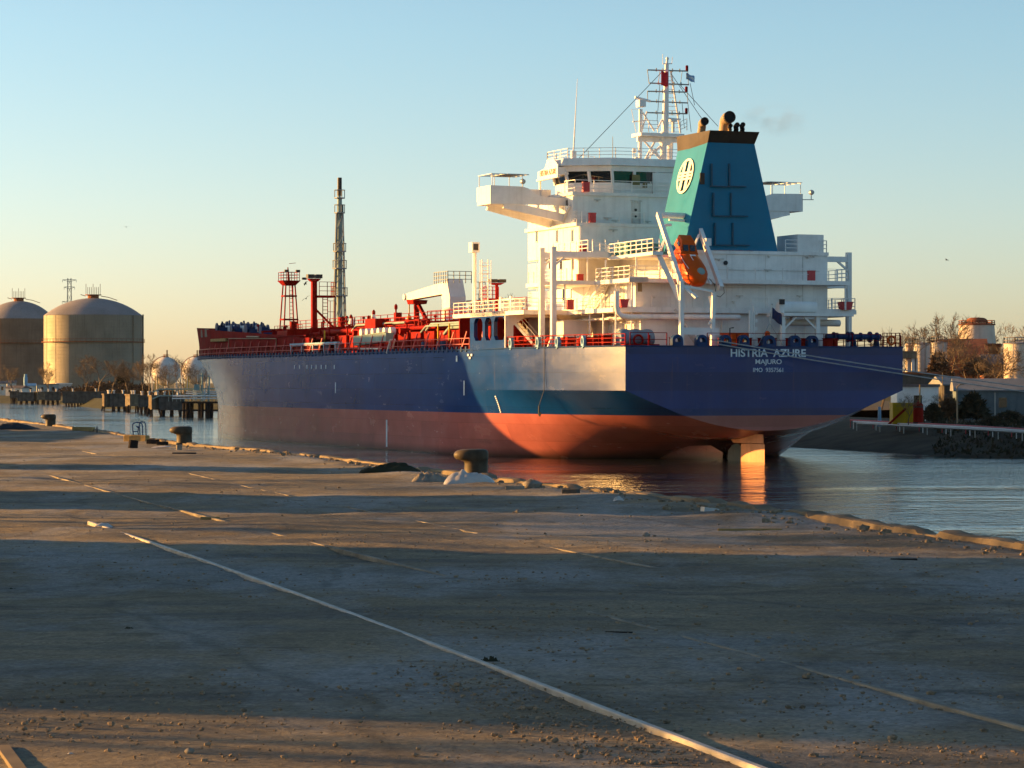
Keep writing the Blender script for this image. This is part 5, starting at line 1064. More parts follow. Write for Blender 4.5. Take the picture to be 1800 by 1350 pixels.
# lifebuoy stands etc: top-level small things on the ship
fb = [(1040, 381.5, 20.5, zE), (1029, 334, 21.7, zN), (1018, 484, 20.4, zB), (1023, 434, 20.4, zC), (1425, 484.5, 5.3, zB), (1001, 536.5, 14, zA)]
lbl = ["faded red box under the bridge windows railing", "faded red box lower on the house aft wall, beside the door", "a", "b", "c", "d"]
for (px, py, s, z_), lab in zip(fb, ["red locker box on the house's aft walkway two decks below the wheelhouse windows", "red locker box behind the railing directly under the wheelhouse windows", "red locker box by the top of the lit white stairway", "red locker box in the corner railing above the tall house's lit side windows", "red hose box on the shaded aft wall near the starboard edge", "red box on the sunlit port deck beside the tall white columns"]):
    q = on_x(px, py, s); w = MB(); w.box((s - .28, q[1] - .32, z_), (s + .05, q[1] + .32, z_ + .82)); w.box((s - .31, q[1] - .34, z_ + .82), (s + .08, q[1] + .34, z_ + .9)); w.box((s - .3, q[1] - .04, z_ + .06), (s - .281, q[1] + .04, z_ + .8)); w.box((s - .3, q[1] - .3, z_ + .4), (s - .283, q[1] + .3, z_ + .46))
    solo_ship(w, "hose_box", M['pinkred'], lab, "box", "red boxes on the ship's decks")
for px0, px1, py0, py1, s, lab in ((1090, 1105, 528, 540, 5.6, "red open bin on the deck corner above the covered winch"), (1479, 1499, 536, 547, 5.6, "red open bin at the right end of the starboard deck ledge")):
    a = on_x(px0, py0, s); b = on_x(px1, py1, s); w = MB(); w.hull2([(s, a[1] - .12, zA + .02), (s, b[1] + .12, zA + .02), (s + .7, b[1] + .12, zA + .02), (s + .7, a[1] - .12, zA + .02)], [(s - .06, a[1], zA + .68), (s - .06, b[1], zA + .68), (s + .76, b[1], zA + .68), (s + .76, a[1], zA + .68)]); w.box((s - .1, a[1] + .05, zA + .68), (s + .8, b[1] - .05, zA + .74)); solo_ship(w, "waste_bin", M['pinkred'], lab, "bin", "red bins on the A deck")
lbu = MB(); q = on_x(1567, 597, .05); lbu.torus((.04, q[1], zD + .62), .36, .085, (1, 0, 0)); solo_ship(lbu, "lifebuoy", M['orange'], "orange lifebuoy hung on the rail at the stern's right corner", "lifebuoy")
lbu = MB(); q = on_x(1349, 584, .4); lbu.lathe([(.1, 0), (.26, .1), (.22, .5), (.1, .62)], 12, (.4, q[1], zD + .75)); lbu.tube((.4, q[1], zD), (.4, q[1], zD + .76), .05); solo_ship(lbu, "marker_buoy", M['orange'], "small orange smoke marker standing beneath the dark blue stern flag", "marker buoy")
q = on_y(858, 583, 15.2); lbu = MB(); lbu.torus((q[0], 15.6, 11.3), .36, .1, (0, 1, 0)); solo_ship(lbu, "lifebuoy", M['pinkred'], "red lifebuoy seen through the middle opening of the blue side screen", "lifebuoy")
def flag(name, label, cat, pole, c0, w, h, wave, mat, extra=None):
    P = Vector(pole); f = thing_ship(name, label, cat, tuple(P)); rows = []
    for i in range(15):
        t = i / 14; rows.append([Vector(c0) + Vector((.10 * w * math.sin(t * 7) * (.3 + t), -w * t * wave[0], -w * t * wave[1] - h * j / 6 + .05 * math.sin(t * 9 + j))) for j in range(7)])
    m = MB(); m.grid(rows); return f, m, rows
# stern flag
pq = on_x(1349, 598, .3); ptop = on_x(1357, 535, .3); pole_b = (.3, pq[1], zD + .2)
f, m, rows = flag("stern_flag", "dark blue flag drooping from the raked staff at the stern rail", "flag", pole_b, on_x(1357.5, 540.5, .28), 1.25, .95, (.8, .55), 'flag_blue')
ob_ = m.build("flag_cloth", M['flag_blue'], f, off=pole_b); so = ob_.modifiers.new("thickness", 'SOLIDIFY'); so.thickness = .012
st2 = MB(); st2.path([pole_b, ptop], [.045, .03], 6); st2.sphere(ptop, .07, 8); st2.path([(.3, pq[1] + 1.0, zD), (.3, on_x(1353, 568, .3)[1], on_x(1353, 568, .3)[2])], .03, 5); st2.path([(.3, pq[1] - 1.6, zD), (.3, on_x(1353, 568, .3)[1], on_x(1353, 568, .3)[2])], .03, 5); st2.build("flag_staff", M['galv'], f, off=pole_b)
# red flag on the mast and the small blue-white courtesy flag
p = mp(1171, 150, MX - .4); f, m, rows = flag("red_flag", "square red flag hoisted on the white radar mast", "flag", tuple(p), mp(1162, 125, MX - .45), .85, 1.35, (.9, .12), 'flag_red'); o_ = m.build("flag_cloth", M['flag_red'], f, off=tuple(p)); o_.modifiers.new("thickness", 'SOLIDIFY').thickness = .012
p = mp(1207, 143, MX); f, m, rows = flag("courtesy_flag", "small tattered pale blue and white flag flying at the mast's right yardarm", "flag", tuple(p), mp(1206, 128, MX), .95, .6, (.98, .35), None)
m3 = MB(); q_ = len(rows[0]) // 3
mats3 = [plain("pale_flag_blue", (.22, .38, .62), .8), plain("pale_flag_white", (.72, .74, .76), .8)]
for k, (a_, b_) in enumerate(((0, 2), (2, 4), (4, 6))): m3.m = 0 if k != 1 else 1; m3.grid([r[a_:b_ + 1] for r in rows])
o_ = m3.build("flag_cloth", None, f, off=tuple(p), mats=mats3); o_.modifiers.new("thickness", 'SOLIDIFY').thickness = .012
# ------------------------------------------------------------------ water, quay, rails
wm_ = MB(); wm_.add([(-4000, -60, 0), (4000, -60, 0), (4000, 6000, 0), (-4000, 6000, 0)], [(0, 1, 2, 3)]); tag(wm_.build("dock_water", M['water'], smooth=False), kind="structure")

EDGE_PX = [(1800, 957), (1600, 931), (1400, 900), (1200, 876), (1100, 866), (1000, 855), (900, 845), (860, 838), (740, 825), (640, 811), (480, 793), (380, 785), (310, 778), (230, 766), (170, 756), (100, 748), (0, 736)]
EP = [G(*p) for p in EDGE_PX]; d0 = (EP[0] - EP[3]).normalized(); EP = [EP[0] + d0 * 60] + EP + [EP[-1] + (EP[-1] - EP[-4]).normalized() * 60]
eZ = np.array([p.y for p in EP]); eX = np.array([p.x for p in EP])
def edge_x(Z): return np.interp(Z, eZ, eX)
def line_x(px0, py0, px1, py1):
    a, b = G(px0, py0), G(px1, py1); return lambda Z: a.x + (b.x - a.x) * (Z - a.y) / (b.y - a.y)
RAILS = [line_x(570, 1065, 1340, 1350), line_x(600, 965, 1400, 1172), line_x(228, 808, 1533, 1070), line_x(2, 1304, 40, 1356)]
def ground_h(X, Z):
    h = fbm(X, Z * .6, .16, 3, 11) * .13 + fbm(X, Z, .55, 3, 21) * .055 + fbm(X, Z, 1.9, 4, 31) * .032 + fbm(X, Z, 9, 3, 41) * (.011 + .008 * np.clip((20 - Z) / 6, 0, 1))
    h += np.exp(-((Z - 36) / 7.0) ** 2) * fbm(X, Z, .33, 2, 51) * .12
    f = np.clip((Z - 10) / 14, 0, 1); h = h * (.35 + .65 * f)
    for i, rf_ in enumerate(RAILS[:3]):                 # ruts worn beside the rails
        dx = X - rf_(Z); h -= np.exp(-((dx - .12) / .11) ** 2) * .014 * (.4 + fbm(X, Z, .4, 2, 61 + i)); h -= .004 * np.exp(-(dx / .25) ** 2)
    e = edge_x(Z) - X; h += np.exp(-((e - .9) / .5) ** 2) * .05 * (.5 + fbm(X, Z, 1.1, 3, 71))
    return h
Zr = np.concatenate([np.linspace(-30, 9, 14), 9.3 * 1.0042 ** np.arange(0, 720)]); Zr = Zr[Zr < 175]; Zr = np.append(Zr, [185, 195])
t_ = np.linspace(0, 1, 360)
rows = []; XS = []
for Z in Zr:
    xe = float(edge_x(Z)); span = max(6.0, .42 * Z) if Z > 9 else 10
    xs_ = np.concatenate([np.linspace(-90, xe - span, 8)[:-1], xe - span * (1 - t_)]); XS.append(xs_)
XS = np.array(XS); ZS = np.repeat(Zr[:, None], XS.shape[1], 1)
HH = QZ - .02 + ground_h(XS, ZS); me = bpy.data.meshes.new("quay_paving"); nr, nc = XS.shape
V = np.stack([XS, ZS, HH], -1).reshape(-1, 3); idx = np.arange(nr * nc).reshape(nr, nc)
Fq = np.stack([idx[:-1, :-1], idx[:-1, 1:], idx[1:, 1:], idx[1:, :-1]], -1).reshape(-1, 4)
me.vertices.add(len(V)); me.vertices.foreach_set("co", V.ravel()); me.loops.add(len(Fq) * 4); me.loops.foreach_set("vertex_index", Fq.ravel().astype(np.int32))
me.polygons.add(len(Fq)); me.polygons.foreach_set("loop_start", np.arange(0, len(Fq) * 4, 4, dtype=np.int32)); me.polygons.foreach_set("loop_total", np.full(len(Fq), 4, dtype=np.int32))
me.update(calc_edges=True); me.validate(); me.polygons.foreach_set("use_smooth", [True] * len(Fq)); me.materials.append(M['ground'])
go = bpy.data.objects.new("quay_paving", me); COL.objects.link(go); tag(go, kind="structure")
def gz(x, Z): return float(QZ - .02 + ground_h(np.array([x]), np.array([Z]))[0])
# coping stones and quay wall
cp = MB(); Zc = np.concatenate([np.linspace(-30, 24, 30), 24 * 1.0045 ** np.arange(0, 470)]); Zc = Zc[Zc < 190]; rws = []
for Z in Zc:
    x = float(edge_x(Z)); n1 = float(fbm(np.array([x]), np.array([Z]), .9, 4, 5)[0]); n2 = float(fbm(np.array([x]), np.array([Z]), 3.1, 4, 6)[0]); n3 = float(fbm(np.array([x]), np.array([Z]), 9, 3, 7)[0])
    hgt = .05 + .09 * n1 + .06 * n2 + .05 * n3; 
    if n1 > .12 or n2 > .24: hgt -= .075
    w_ = .27 + .14 * n2 + .08 * n3; rws.append([(x - w_, Z, QZ - .12), (x - w_ + .05, Z, QZ + hgt * .8), (x - w_ + .11, Z, QZ + hgt), (x - .04, Z, QZ + hgt + .01 * n2), (x + .06 + .1 * n2, Z, QZ + hgt - .05), (x + .05, Z, QZ - .4), (x + .03, Z, 2.0), (x, Z, -3)])
cp.grid(rws); tag(cp.build("quay_wall", M['concrete'], recenter=True, angle=45), "crumbling sandy concrete coping and wall along the quay's water edge", "wall")
# rails sunk in the paving
RL = ["long pale rail crossing the foreground from the left to the lower right", "half buried rail running through the middle of the paving", "farthest buried rail, nearest the water edge", "short pale kerb stone end at the lower left corner"]
for i, (f_, z0, z1, gap, hw_) in enumerate(((RAILS[0], 11.0, 35.0, .012, .016), (RAILS[1], 11, 52, -.001, .017), (RAILS[2], 16, 80, -.015, .018), (RAILS[3], 11, 13.2, .004, .03))):
    m = MB(); zz = np.arange(z0, z1, .3); dirv = Vector((f_(1) - f_(0), 1, 0)).normalized(); pr_ = Vector((dirv.y, -dirv.x, 0)); rws = []
    hm = np.array([gz(f_(Z) - .12, Z) for Z in zz]); k = np.ones(41) / 41; hm = np.convolve(np.pad(hm, 20, 'edge'), k, 'valid')
    for Z, h in zip(zz, hm):
        c = Vector((f_(Z), Z, 0)); h = h + .010 + gap
        rws.append([c - pr_ * (hw_ + .006) + Vector((0, 0, h - .12)), c - pr_ * (hw_ + .004) + Vector((0, 0, h - .006)), c - pr_ * hw_ + Vector((0, 0, h)), c + pr_ * hw_ + Vector((0, 0, h)), c + pr_ * (hw_ + .004) + Vector((0, 0, h - .006)), c + pr_ * (hw_ + .006) + Vector((0, 0, h - .12))])
    m.grid(rws); tag(m.build("quay_rail" if i < 3 else "kerb_stone", M['railsteel'] if i == 0 else M['dusty_rail'] if i < 3 else M['concrete'], recenter=True, angle=30), RL[i], "rail" if i < 3 else "kerb", "rails sunk in the quay paving" if i < 3 else None)
# gravel and chips, uncountable
gr = MB(); rng = np.random.default_rng(8)
def rock(mb, c, r, sq=.6, seed=0, n=6):
    rr = np.random.default_rng(seed); o = len(mb.v); mb.sphere((0, 0, 0), 1, n)
    for i in range(o, len(mb.v)):
        v = np.array(mb.v[i]); k = r * (1 + .55 * (rr.random() - .5)); mb.v[i] = (c[0] + v[0] * k * 1.15, c[1] + v[1] * k, c[2] + v[2] * k * sq)
n_ = 0
while n_ < 6500:
    v = 672 + (660 - 72) * rng.random() ** .8 + 78; px = rng.uniform(-60, 1860); Z = 1.7 * F / (v - 672); x = (px - 900) / F * Z
    if x > edge_x(Z) - .3: continue
    d = float(fbm(np.array([x]), np.array([Z]), .5, 3, 91)[0]); near = np.exp(-((x - RAILS[0](Z) + .3) / .35) ** 2) * (Z < 17)
    if rng.random() > .10 + max(0, d) * 1.8 + near * .8: continue
    r = rng.gamma(2.0, .0022) + .002 + .00007 * Z; r = min(r, .03)
    rock(gr, (x, Z, gz(x, Z) + r * .25), r, .6, n_, 5 if r < .012 else 6); n_ += 1
for k in range(420):      # rubble line below the coping
    Z = rng.uniform(24, 75); x = float(edge_x(Z)) - .36 - abs(rng.normal(0, .35)); r = rng.gamma(2, .010) + .006; rock(gr, (x, Z, gz(x, Z) + r * .3), min(r, .07), .6, 5000 + k, 6)
tag(gr.build("gravel", M['gravel'], smooth=False), kind="stuff")

# ------------------------------------------------------------------ bollards
def bollard_mb():
    m = MB(); n = 28
    def ring(z, cx, rx0, rx1, ry, e=2.4):
        r = []
        for k in range(n):
            a = 2 * math.pi * k / n; c, s = math.cos(a), math.sin(a); rx = rx1 if c > 0 else rx0
            r.append((cx + rx * math.copysign(abs(c) ** (2 / e), c), ry * math.copysign(abs(s) ** (2 / e), s), z))
        return r
    R_ = [ring(-.15, 0, .235, .225, .23, 2), ring(.0, 0, .235, .225, .23, 2), ring(.05, 0, .222, .215, .222, 2), ring(.24, 0, .212, .212, .215, 2), ring(.28, 0, .225, .213, .22, 2), ring(.305, 0, .30, .215, .228, 2.2), ring(.325, 0, .37, .218, .235), ring(.36, 0, .405, .222, .24), ring(.41, 0, .41, .222, .24), ring(.455, 0, .385, .22, .235), ring(.485, 0, .33, .20, .215), ring(.50, 0, .25, .165, .17), ring(.505, 0, .1, .08, .08)]
    m.grid(R_, True); m.add(R_[-1], [tuple(range(n))]); return m
bo = bollard_mb().build("bollard", M['iron'], angle=60)
for i, (px, py, sc_, rz, lab) in enumerate(((837, 836, 1.0, .0, "nearest iron mooring bollard, with a pale dust heap at its foot"), (324, 780, 1.0, .06, "middle iron mooring bollard, beside the timber baulks"), (89, 748, .93, -.05, "farthest small dark mooring bollard at the left, by the tarry mound"))):
    o = bo if i == 0 else bo.copy()
    if i: COL.objects.link(o)
    g = G(px, py); o.location = (g.x, g.y, QZ - .02); o.scale = (sc_,) * 3; o.rotation_euler = (0, 0, rz); tag(o, lab, "bollard", "mooring bollards along the quay edge")

# ------------------------------------------------------------------ odds and ends on the quay
def px_m(py): return 1.7 / (py - HY)          # metres per photo pixel on the quay surface at row py
def heap(name, mat, label, cat, px0, px1, py, hpx, seed, depth=.7, fine=5, sharp=.35):
    s = px_m(py); c = G((px0 + px1) / 2, py); w = (px1 - px0) * s / 2; h = hpx * s; m = MB(); rws = []
    for i in range(29):
        r = []
        for j in range(21):
            u = -1 + 2 * i / 28; v = -1 + 2 * j / 20; d = max(0, 1 - u * u) * max(0, 1 - v * v); x = c.x + u * w; y = c.y + v * w * depth
            k = float(fbm(np.array([x]), np.array([y]), 1.4 / w, 4, seed)[0]); k2 = float(fbm(np.array([x]), np.array([y]), fine / w, 3, seed + 9)[0])
            r.append((x, y, gz(x, y) - .04 + (h + .04) * d ** .55 * (1 + 1.1 * k + sharp * k2)))
        rws.append(r)
    m.grid(rws); o = m.build(name, M[mat], recenter=True, angle=50); return tag(o, label, cat)
heap("dust_heap", 'plastic', "pale crumpled sheet lying against the foot of the nearest bollard", "sheet", 778, 872, 849, 17, 3, .5, 6, .5)
heap("rubble_heap", 'stone', "low sandy rubble heap left of the nearest bollard", "heap", 722, 792, 845, 13, 4, .6, 9, .9)
heap("soil_mound", 'scrub_dark', "long low mound of dark weedy soil on the coping left of the nearest bollard", "mound", 628, 742, 829, 11, 15, .4, 9, 1.0)
heap("tar_mound", 'black', "black tarry mound at the far left edge of the quay", "mound", -30, 72, 753, 9, 6, .5, 8, .8)
heap("dung_patch", 'scrub_dark', "flat dark lump lying on the shaded paving at lower left", "lump", 203, 253, 1107, 5, 7, .5, 8, .8)
heap("weed_tuft", 'scrub_dark', "small dark tuft at the far left of the shaded paving", "tuft", 6, 36, 1034, 7, 8, .5, 8, 1.0)
heap("trodden_weed", 'scrub_dark', "flattened dark weed beside the long pale rail", "weed", 838, 884, 1164, 4, 9, .4, 9, 1.2)
def slabbox(name, mat, label, cat, px0, px1, py, hpx, dm, rz=0.0, tilt=0.0, group=None, recess=True):
    s = px_m(py); c = G((px0 + px1) / 2, py); w = (px1 - px0) * s; h = hpx * s; m = MB(); m.box((-w / 2, -dm / 2, -.03), (w / 2, dm / 2, h))
    bm = bmesh.new(); me_ = bpy.data.meshes.new(name); me_.from_pydata(m.v, [], m.f); bm.from_mesh(me_); bmesh.ops.bevel(bm, geom=bm.edges[:], offset=min(h, w, dm) * .10, segments=1, affect='EDGES')
    bmesh.ops.subdivide_edges(bm, edges=[e for e in bm.edges if e.calc_length() > .18], cuts=3)
    rr = random.Random(int(px0 + py))
    for v in bm.verts: v.co += Vector((rr.uniform(-1, 1), rr.uniform(-1, 1), rr.uniform(-1, 1))) * min(h, dm) * .05
    bmesh.ops.recalc_face_normals(bm, faces=bm.faces[:]); bm.to_mesh(me_); bm.free(); me_.materials.append(M[mat]); o = bpy.data.objects.new(name, me_); COL.objects.link(o)
    o.location = (c.x, c.y, gz(c.x, c.y)); o.rotation_euler = (0, tilt, rz); return tag(o, label, cat, group)
slabbox("timber_baulk", 'wood', "long sunlit yellow timber baulk under the blue hoops", "timber", 218, 262, 776, 11, .25, -.35)
slabbox("timber_block", 'wood_dark', "squarish dark timber block leaning before the yellow baulk", "timber", 226, 241, 786, 14, .14, .5, .12)
slabbox("tarred_beam", 'wood_dark', "tarred black beam between the yellow baulk and the middle bollard", "timber", 259, 279, 780, 8, .2, -.3)
slabbox("tarred_beam", 'wood_dark', "shorter tarred beam end nearer to the middle bollard", "timber", 277, 294, 781, 6, .2, -.25)
slabbox("stone_block", 'stone', "upright stone block at the foot of the middle bollard", "stone", 310, 320, 789, 9, .12, .2)
slabbox("timber_baulk", 'wood', "brown timber length lying by the farthest bollard's coping", "timber", 126, 168, 757, 7, .2, -.4)
slabbox("stake", 'black', "thin black stake standing beside the far brown timber", "stake", 169.5, 171.5, 759, 11, .05)
slabbox("flat_board", 'wood', "thin pale board lying flat in the shadow left of the near bollard", "board", 352, 386, 906, 4, .12, .1)
slabbox("concrete_chunk", 'concrete_dark', "dark squared concrete chunk against the coping right of the nearest bollard", "chunk", 990, 1017, 868, 8, .2, -.3)
slabbox("flat_slab", 'stone', "low flat slab before the rounded stone near the coping", "slab", 890, 921, 861, 6, .14, -.2)
slabbox("broken_board", 'plastic', "pale broken board on the rubble near the right coping", "board", 1233, 1262, 899, 6, .12, .4, .12)
slabbox("driftwood_stick", 'wood', "long thin stick lying by the coping right of centre", "stick", 1262, 1374, 926, 3, .05, -.03)
slabbox("iron_bar", 'black', "flat dark iron bar lying on the paving near the middle bollard", "bar", 303, 345, 797, 2.5, .1)
slabbox("driftwood_stick", 'wood_dark', "short dark stick on the paving below the long shadow's edge at right", "stick", 1566, 1612, 984, 3, .05, .03)
slabbox("driftwood_stick", 'wood_dark', "pair of crossed dark twigs in the middle of the shaded paving", "stick", 1064, 1112, 1117, 2, .03, -.25)
st1 = MB(); c = G(935, 860); rock(st1, (c.x, c.y, gz(c.x, c.y) + .05), .13, .75, 77, 10); tag(st1.build("stone", M['stone'], recenter=True, angle=60), "rounded dark stone standing alone by the coping right of the nearest bollard", "stone")
rk_l = ["dark stub of stone on the lit ground right of the rubble", "brown pebble casting a long shadow at the lower left corner", "reddish stone in the sunlit lower left foreground", "small dark stone above the rail's shadow at the bottom", "pale stone beside the rail's shadow near the bottom", "grey stone on the lit paving below the nearest bollard", "brown stone at the upper edge of the shaded paving, right", "blackened stone on the lit strip at right of centre"]
for i, (px, py, r_) in enumerate(((911, 901, .04), (52, 1263, .012), (333, 1317, .020), (1195, 1278, .014), (1248, 1285, .014), (688, 881, .025), (1239, 990, .03), (1136, 940, .04))):
    m = MB(); c = G(px, py); rock(m, (c.x, c.y, gz(c.x, c.y) + r_ * .4), r_, .7, 200 + i, 8); tag(m.build("stone", M['stone'], recenter=True, angle=60), rk_l[i], "stone", "loose stones on the quay")
# litter
def scrap(name, mat, label, px0, px1, py, hpx, seed):
    s = px_m(py); c = G((px0 + px1) / 2, py); w = (px1 - px0) * s / 2; h = hpx * s; m = MB(); rws = []; rr = np.random.default_rng(seed)
    for i in range(9):
        r = []
        for j in range(7):
            u = -1 + i / 4; v = -1 + j / 3; x = c.x + w * (u + .15 * rr.normal() * .3); y = c.y + w * .5 * (v + .2 * rr.normal() * .3); r.append((x, y, gz(x, y) + h * (max(0, 1 - u * u * .9) * max(.1, 1 - v * v * .8)) * (.6 + .4 * rr.random())))
        rws.append(r)
    m.grid(rws); o = m.build(name, M[mat], recenter=True, angle=25); return tag(o, label, "litter")
scrap("plastic_bag", 'plastic', "crumpled white plastic bag against the long pale rail at left", 167, 198, 921, 9, 1)
scrap("paper_scrap", 'plastic', "small white paper scrap on the shaded paving at lower left", 240, 250, 1077, 5, 2)
scrap("paper_scrap", 'plastic', "white crumpled paper by the coping right of the glinting water", 1078, 1096, 878, 10, 3)
scrap("plastic_film", 'plastic', "flat white film before the timber baulks near the middle bollard", 266, 300, 785, 3, 4)
scrap("paper_scrap", 'plastic', "tiny white scrap standing on the left sunlit ground by the lower corner", 118, 129, 1318, 3, 5)
# blue handrail hoops at the ladder
hx = G(247, 771); sc_ = px_m(771); hh = thing("ladder_hoops", "pair of bent dark blue steel ladder hoops standing at the quay edge behind a timber", "ladder", (hx.x, hx.y, QZ))
for k, (x0, x1, dz) in enumerate(((-12, 4, 0), (-1, 9, 1.0))):
    m = MB(); pts = [(x0 * sc_, .1 * k, -.05), ((x0 - 2) * sc_, .1 * k, 22 * sc_)] + [(((x0 - 2) + (x1 - x0 + 1) / 2 * (1 - math.cos(a))) * sc_, .1 * k, (24 + dz + 4.5 * math.sin(a)) * sc_) for a in np.linspace(0, math.pi, 7)] + [((x1 - .5) * sc_, .1 * k, 20 * sc_), (x1 * sc_, .1 * k, -.05)]
    m.path(pts, 1.0 * sc_, 8); m.build("hoop", M['blue'], hh)
m = MB(); m.path([(-8 * sc_, .05, 22 * sc_), (-4 * sc_, .05, 20 * sc_), (-5 * sc_, .05, 12 * sc_), (-3 * sc_, .05, 0)], 1.0 * sc_, 7); m.path([(-13 * sc_, .05, 12 * sc_), (-6 * sc_, .05, 13 * sc_)], .9 * sc_, 7); m.path([(-6 * sc_, 0, 20.5 * sc_), (-2 * sc_, 0, 20 * sc_)], 1.5 * sc_, 7); m.build("hinge_lever", M['blue'], hh)

# ------------------------------------------------------------------ mooring lines from the stern
for i, (a, e, lab) in enumerate((((1250, 597), (2010, 706), "upper pale mooring line drawn from the stern chocks across the blue transom"), ((1262, 605), (2016, 716), "lower pale mooring line just beneath the other on the blue transom"))):
    p = L2W(on_x(a[0], a[1], -.25)); q = W(e[0], e[1], 248); m = MB(); pts = []
    for k in range(33): t = k / 32; v = p.lerp(q, t); v.z -= .25 * 4 * t * (1 - t); pts.append(v)
    m.path(pts, .055, 6); tag(m.build("mooring_line", M['rope'], recenter=True), lab, "rope", "stern mooring lines")
q = W(2013, 711, 248); m = MB(); m.lathe([(.5, 0), (.45, q.z - 2.2), (.6, q.z - 2.0), (.55, q.z - 1.6), (.1, q.z - 1.5)], 14, (q.x, q.y, 1.6)); tag(m.build("mooring_post", M['iron'], recenter=True), "iron mooring post on the right bank beyond the frame, holding the stern lines", "post")

# ------------------------------------------------------------------ far shores
fb_ = MB(); fb_.grid([[(-4000, 940, -1), (-4000, 965, 2.2), (-4000, 1400, 3), (-4000, 9000, 4)], [(-190, 930, -1), (-190, 955, 2.2), (-190, 1400, 3), (-190, 9000, 4)], [(-150, 905, -1), (-150, 925, 2.2), (-150, 1400, 3), (-150, 9000, 4)], [(-108, 720, -1), (-104, 735, 2.4), (-100, 1400, 3), (-100, 9000, 4)], [(-55, 640, -1), (-50, 655, 2.4), (0, 1400, 3), (0, 9000, 4)], [(4000, 640, -1), (4000, 660, 2.4), (4000, 1400, 3), (4000, 9000, 4)]])
tag(fb_.build("far_bank", M['grass']), kind="structure")
rbk = MB(); prof_e = [(-32, 470), (5, 372), (39, 258), (50, 250), (95, 232), (300, 210)]; prof_t = [(-24, 474), (14, 378), (44, 292), (51.5, 257.5), (96, 240), (300, 222)]
rws = []
for (x0, y0), (x1, y1) in zip(prof_e, prof_t):
    r = []
    for k in range(9): t = k / 8; r.append((x0 + (x1 - x0) * t, y0 + (y1 - y0) * t, -.6 + (3.1) * t ** .8))
    dx, dy = (30, 25) if x1 < 40 else (8, 40); r += [(x1 + dx * .6, y1 + dy * .6, 2.6), (x1 + dx * 4, y1 + dy * 6, 2.9), (x1 + dx * 40, y1 + 700, 3.2)]; rws.append(r)
rbk.grid(rws); tag(rbk.build("right_bank", M['bank'], angle=60), kind="structure")
# rough ground cover on the right bank
gcv = MB(); rnd = random.Random(12)
for k in range(3600):
    t = rnd.random(); s = rnd.random(); i = rnd.choice((2, 2, 3, 3, 3, 4)); a = Vector((*prof_e[i], -.3)).lerp(Vector((*prof_e[i + 1], -.3)), t) if i + 1 < len(prof_e) else Vector((*prof_e[i], 0)); b = Vector((*prof_t[i], 2.5)).lerp(Vector((*prof_t[i + 1], 2.5)), t); s = rnd.uniform(.12, 1.5); p = a.lerp(b, min(s, 1)); 
    if s > 1: p += Vector((rnd.uniform(0, 10), rnd.uniform(0, 14), 0))
    h = rnd.uniform(.15, .6); d = Vector((rnd.uniform(-.4, .4), rnd.uniform(-.2, .2), 0)); w = rnd.uniform(.05, .22)
    gcv.add([p + Vector((-w, 0, -.05)), p + Vector((w, 0, -.05)), p + d + Vector((0, 0, h))], [(0, 1, 2)])
tag(gcv.build("bank_weeds", M['scrub_dark'], smooth=False), kind="stuff")

# ------------------------------------------------------------------ trees (bare, winter)
def tree_mesh(seed, H=10.0, spread=.55, levels=6, trunk=.16, upright=.5):
    rr = random.Random(seed); T = MB(); C = MB()
    def grow(p, d, L, r, lv):
        n = 3; pts = [p]; q = p
        for k in range(n):
            d2 = (d + Vector((rr.gauss(0, .12), rr.gauss(0, .12), rr.gauss(0, .06) + .05 * upright))).normalized(); q = q + d2 * L / n; pts.append(q); d = d2
        r = max(r, .016); (T if lv < 2 else C).path(pts, [r, r * .86, r * .74, r * .62], 5 if lv < 2 else 3, False)
        if lv >= levels: return
        nb = 2 if lv == 0 else rr.choice((2, 3, 3)) if lv < 4 else rr.choice((2, 3, 4))
        for b in range(nb + (1 if lv == 1 else 0)):
            a = rr.uniform(0, 2 * math.pi); sp = spread * rr.uniform(.55, 1.25); o = d.orthogonal().normalized(); o2 = d.cross(o); nd = (d + (o * math.cos(a) + o2 * math.sin(a)) * sp + Vector((0, 0, .12 * upright))).normalized()
            base = pts[-1] if b < 2 else pts[rr.choice((1, 2))]; grow(base, nd, L * rr.uniform(.62, .86), r * .60, lv + 1)
    grow(Vector((0, 0, -.2)), Vector((rr.gauss(0, .05), rr.gauss(0, .05), 1)).normalized(), H * .30, trunk, 0)
    return T, C
TREES = []
for sd, sp, lv, up in ((1, .62, 7, .5), (2, .72, 7, .3), (3, .5, 7, .7), (4, .62, 7, .4), (5, .45, 6, .9)):
    T, C = tree_mesh(sd, 10, sp, lv, .20, up); zmax = max(v[2] for v in C.v)
    t = T.build("trunk", M['bark'], angle=60); c = C.build("crown", M['bark'], smooth=False); TREES.append((t, c, zmax))
TREE_N = 0
def tree(px, ybase, ytop, Z, kind, label, dark=False, wide=1.0, rz=0.0, z0=None):
    global TREE_N
    t0, c0, zm = TREES[kind]; base = W(px, ybase, Z); top = W(px, ytop, Z); s = (top.z - (base.z if z0 is None else z0)) / zm; base.z = base.z if z0 is None else z0
    e = thing("bare_tree", label, "tree", base, rz, "bare winter trees on the far banks"); e.scale = (s * wide, s * wide, s)
    for src in (t0, c0): o = src.copy(); COL.objects.link(o); o.parent = e
    TREE_N += 1; return e
L_ = "bare brown tree "
tree(172, 700, 618, 900, 0, L_ + "with a broad pale crown before the right domed tank", wide=1.2, rz=.5, z0=2.2)
tree(150, 700, 628, 905, 1, L_ + "leaning beside the broad one, before the tank's middle", wide=1.1, rz=2, z0=2.2)
tree(196, 700, 630, 902, 3, L_ + "right of the broad one, before the tank's dark flank", wide=1.1, rz=4, z0=2.2)
tree(90, 700, 635, 915, 2, L_ + "before the seam between the two domed tanks", wide=1.0, rz=1, z0=2.2)
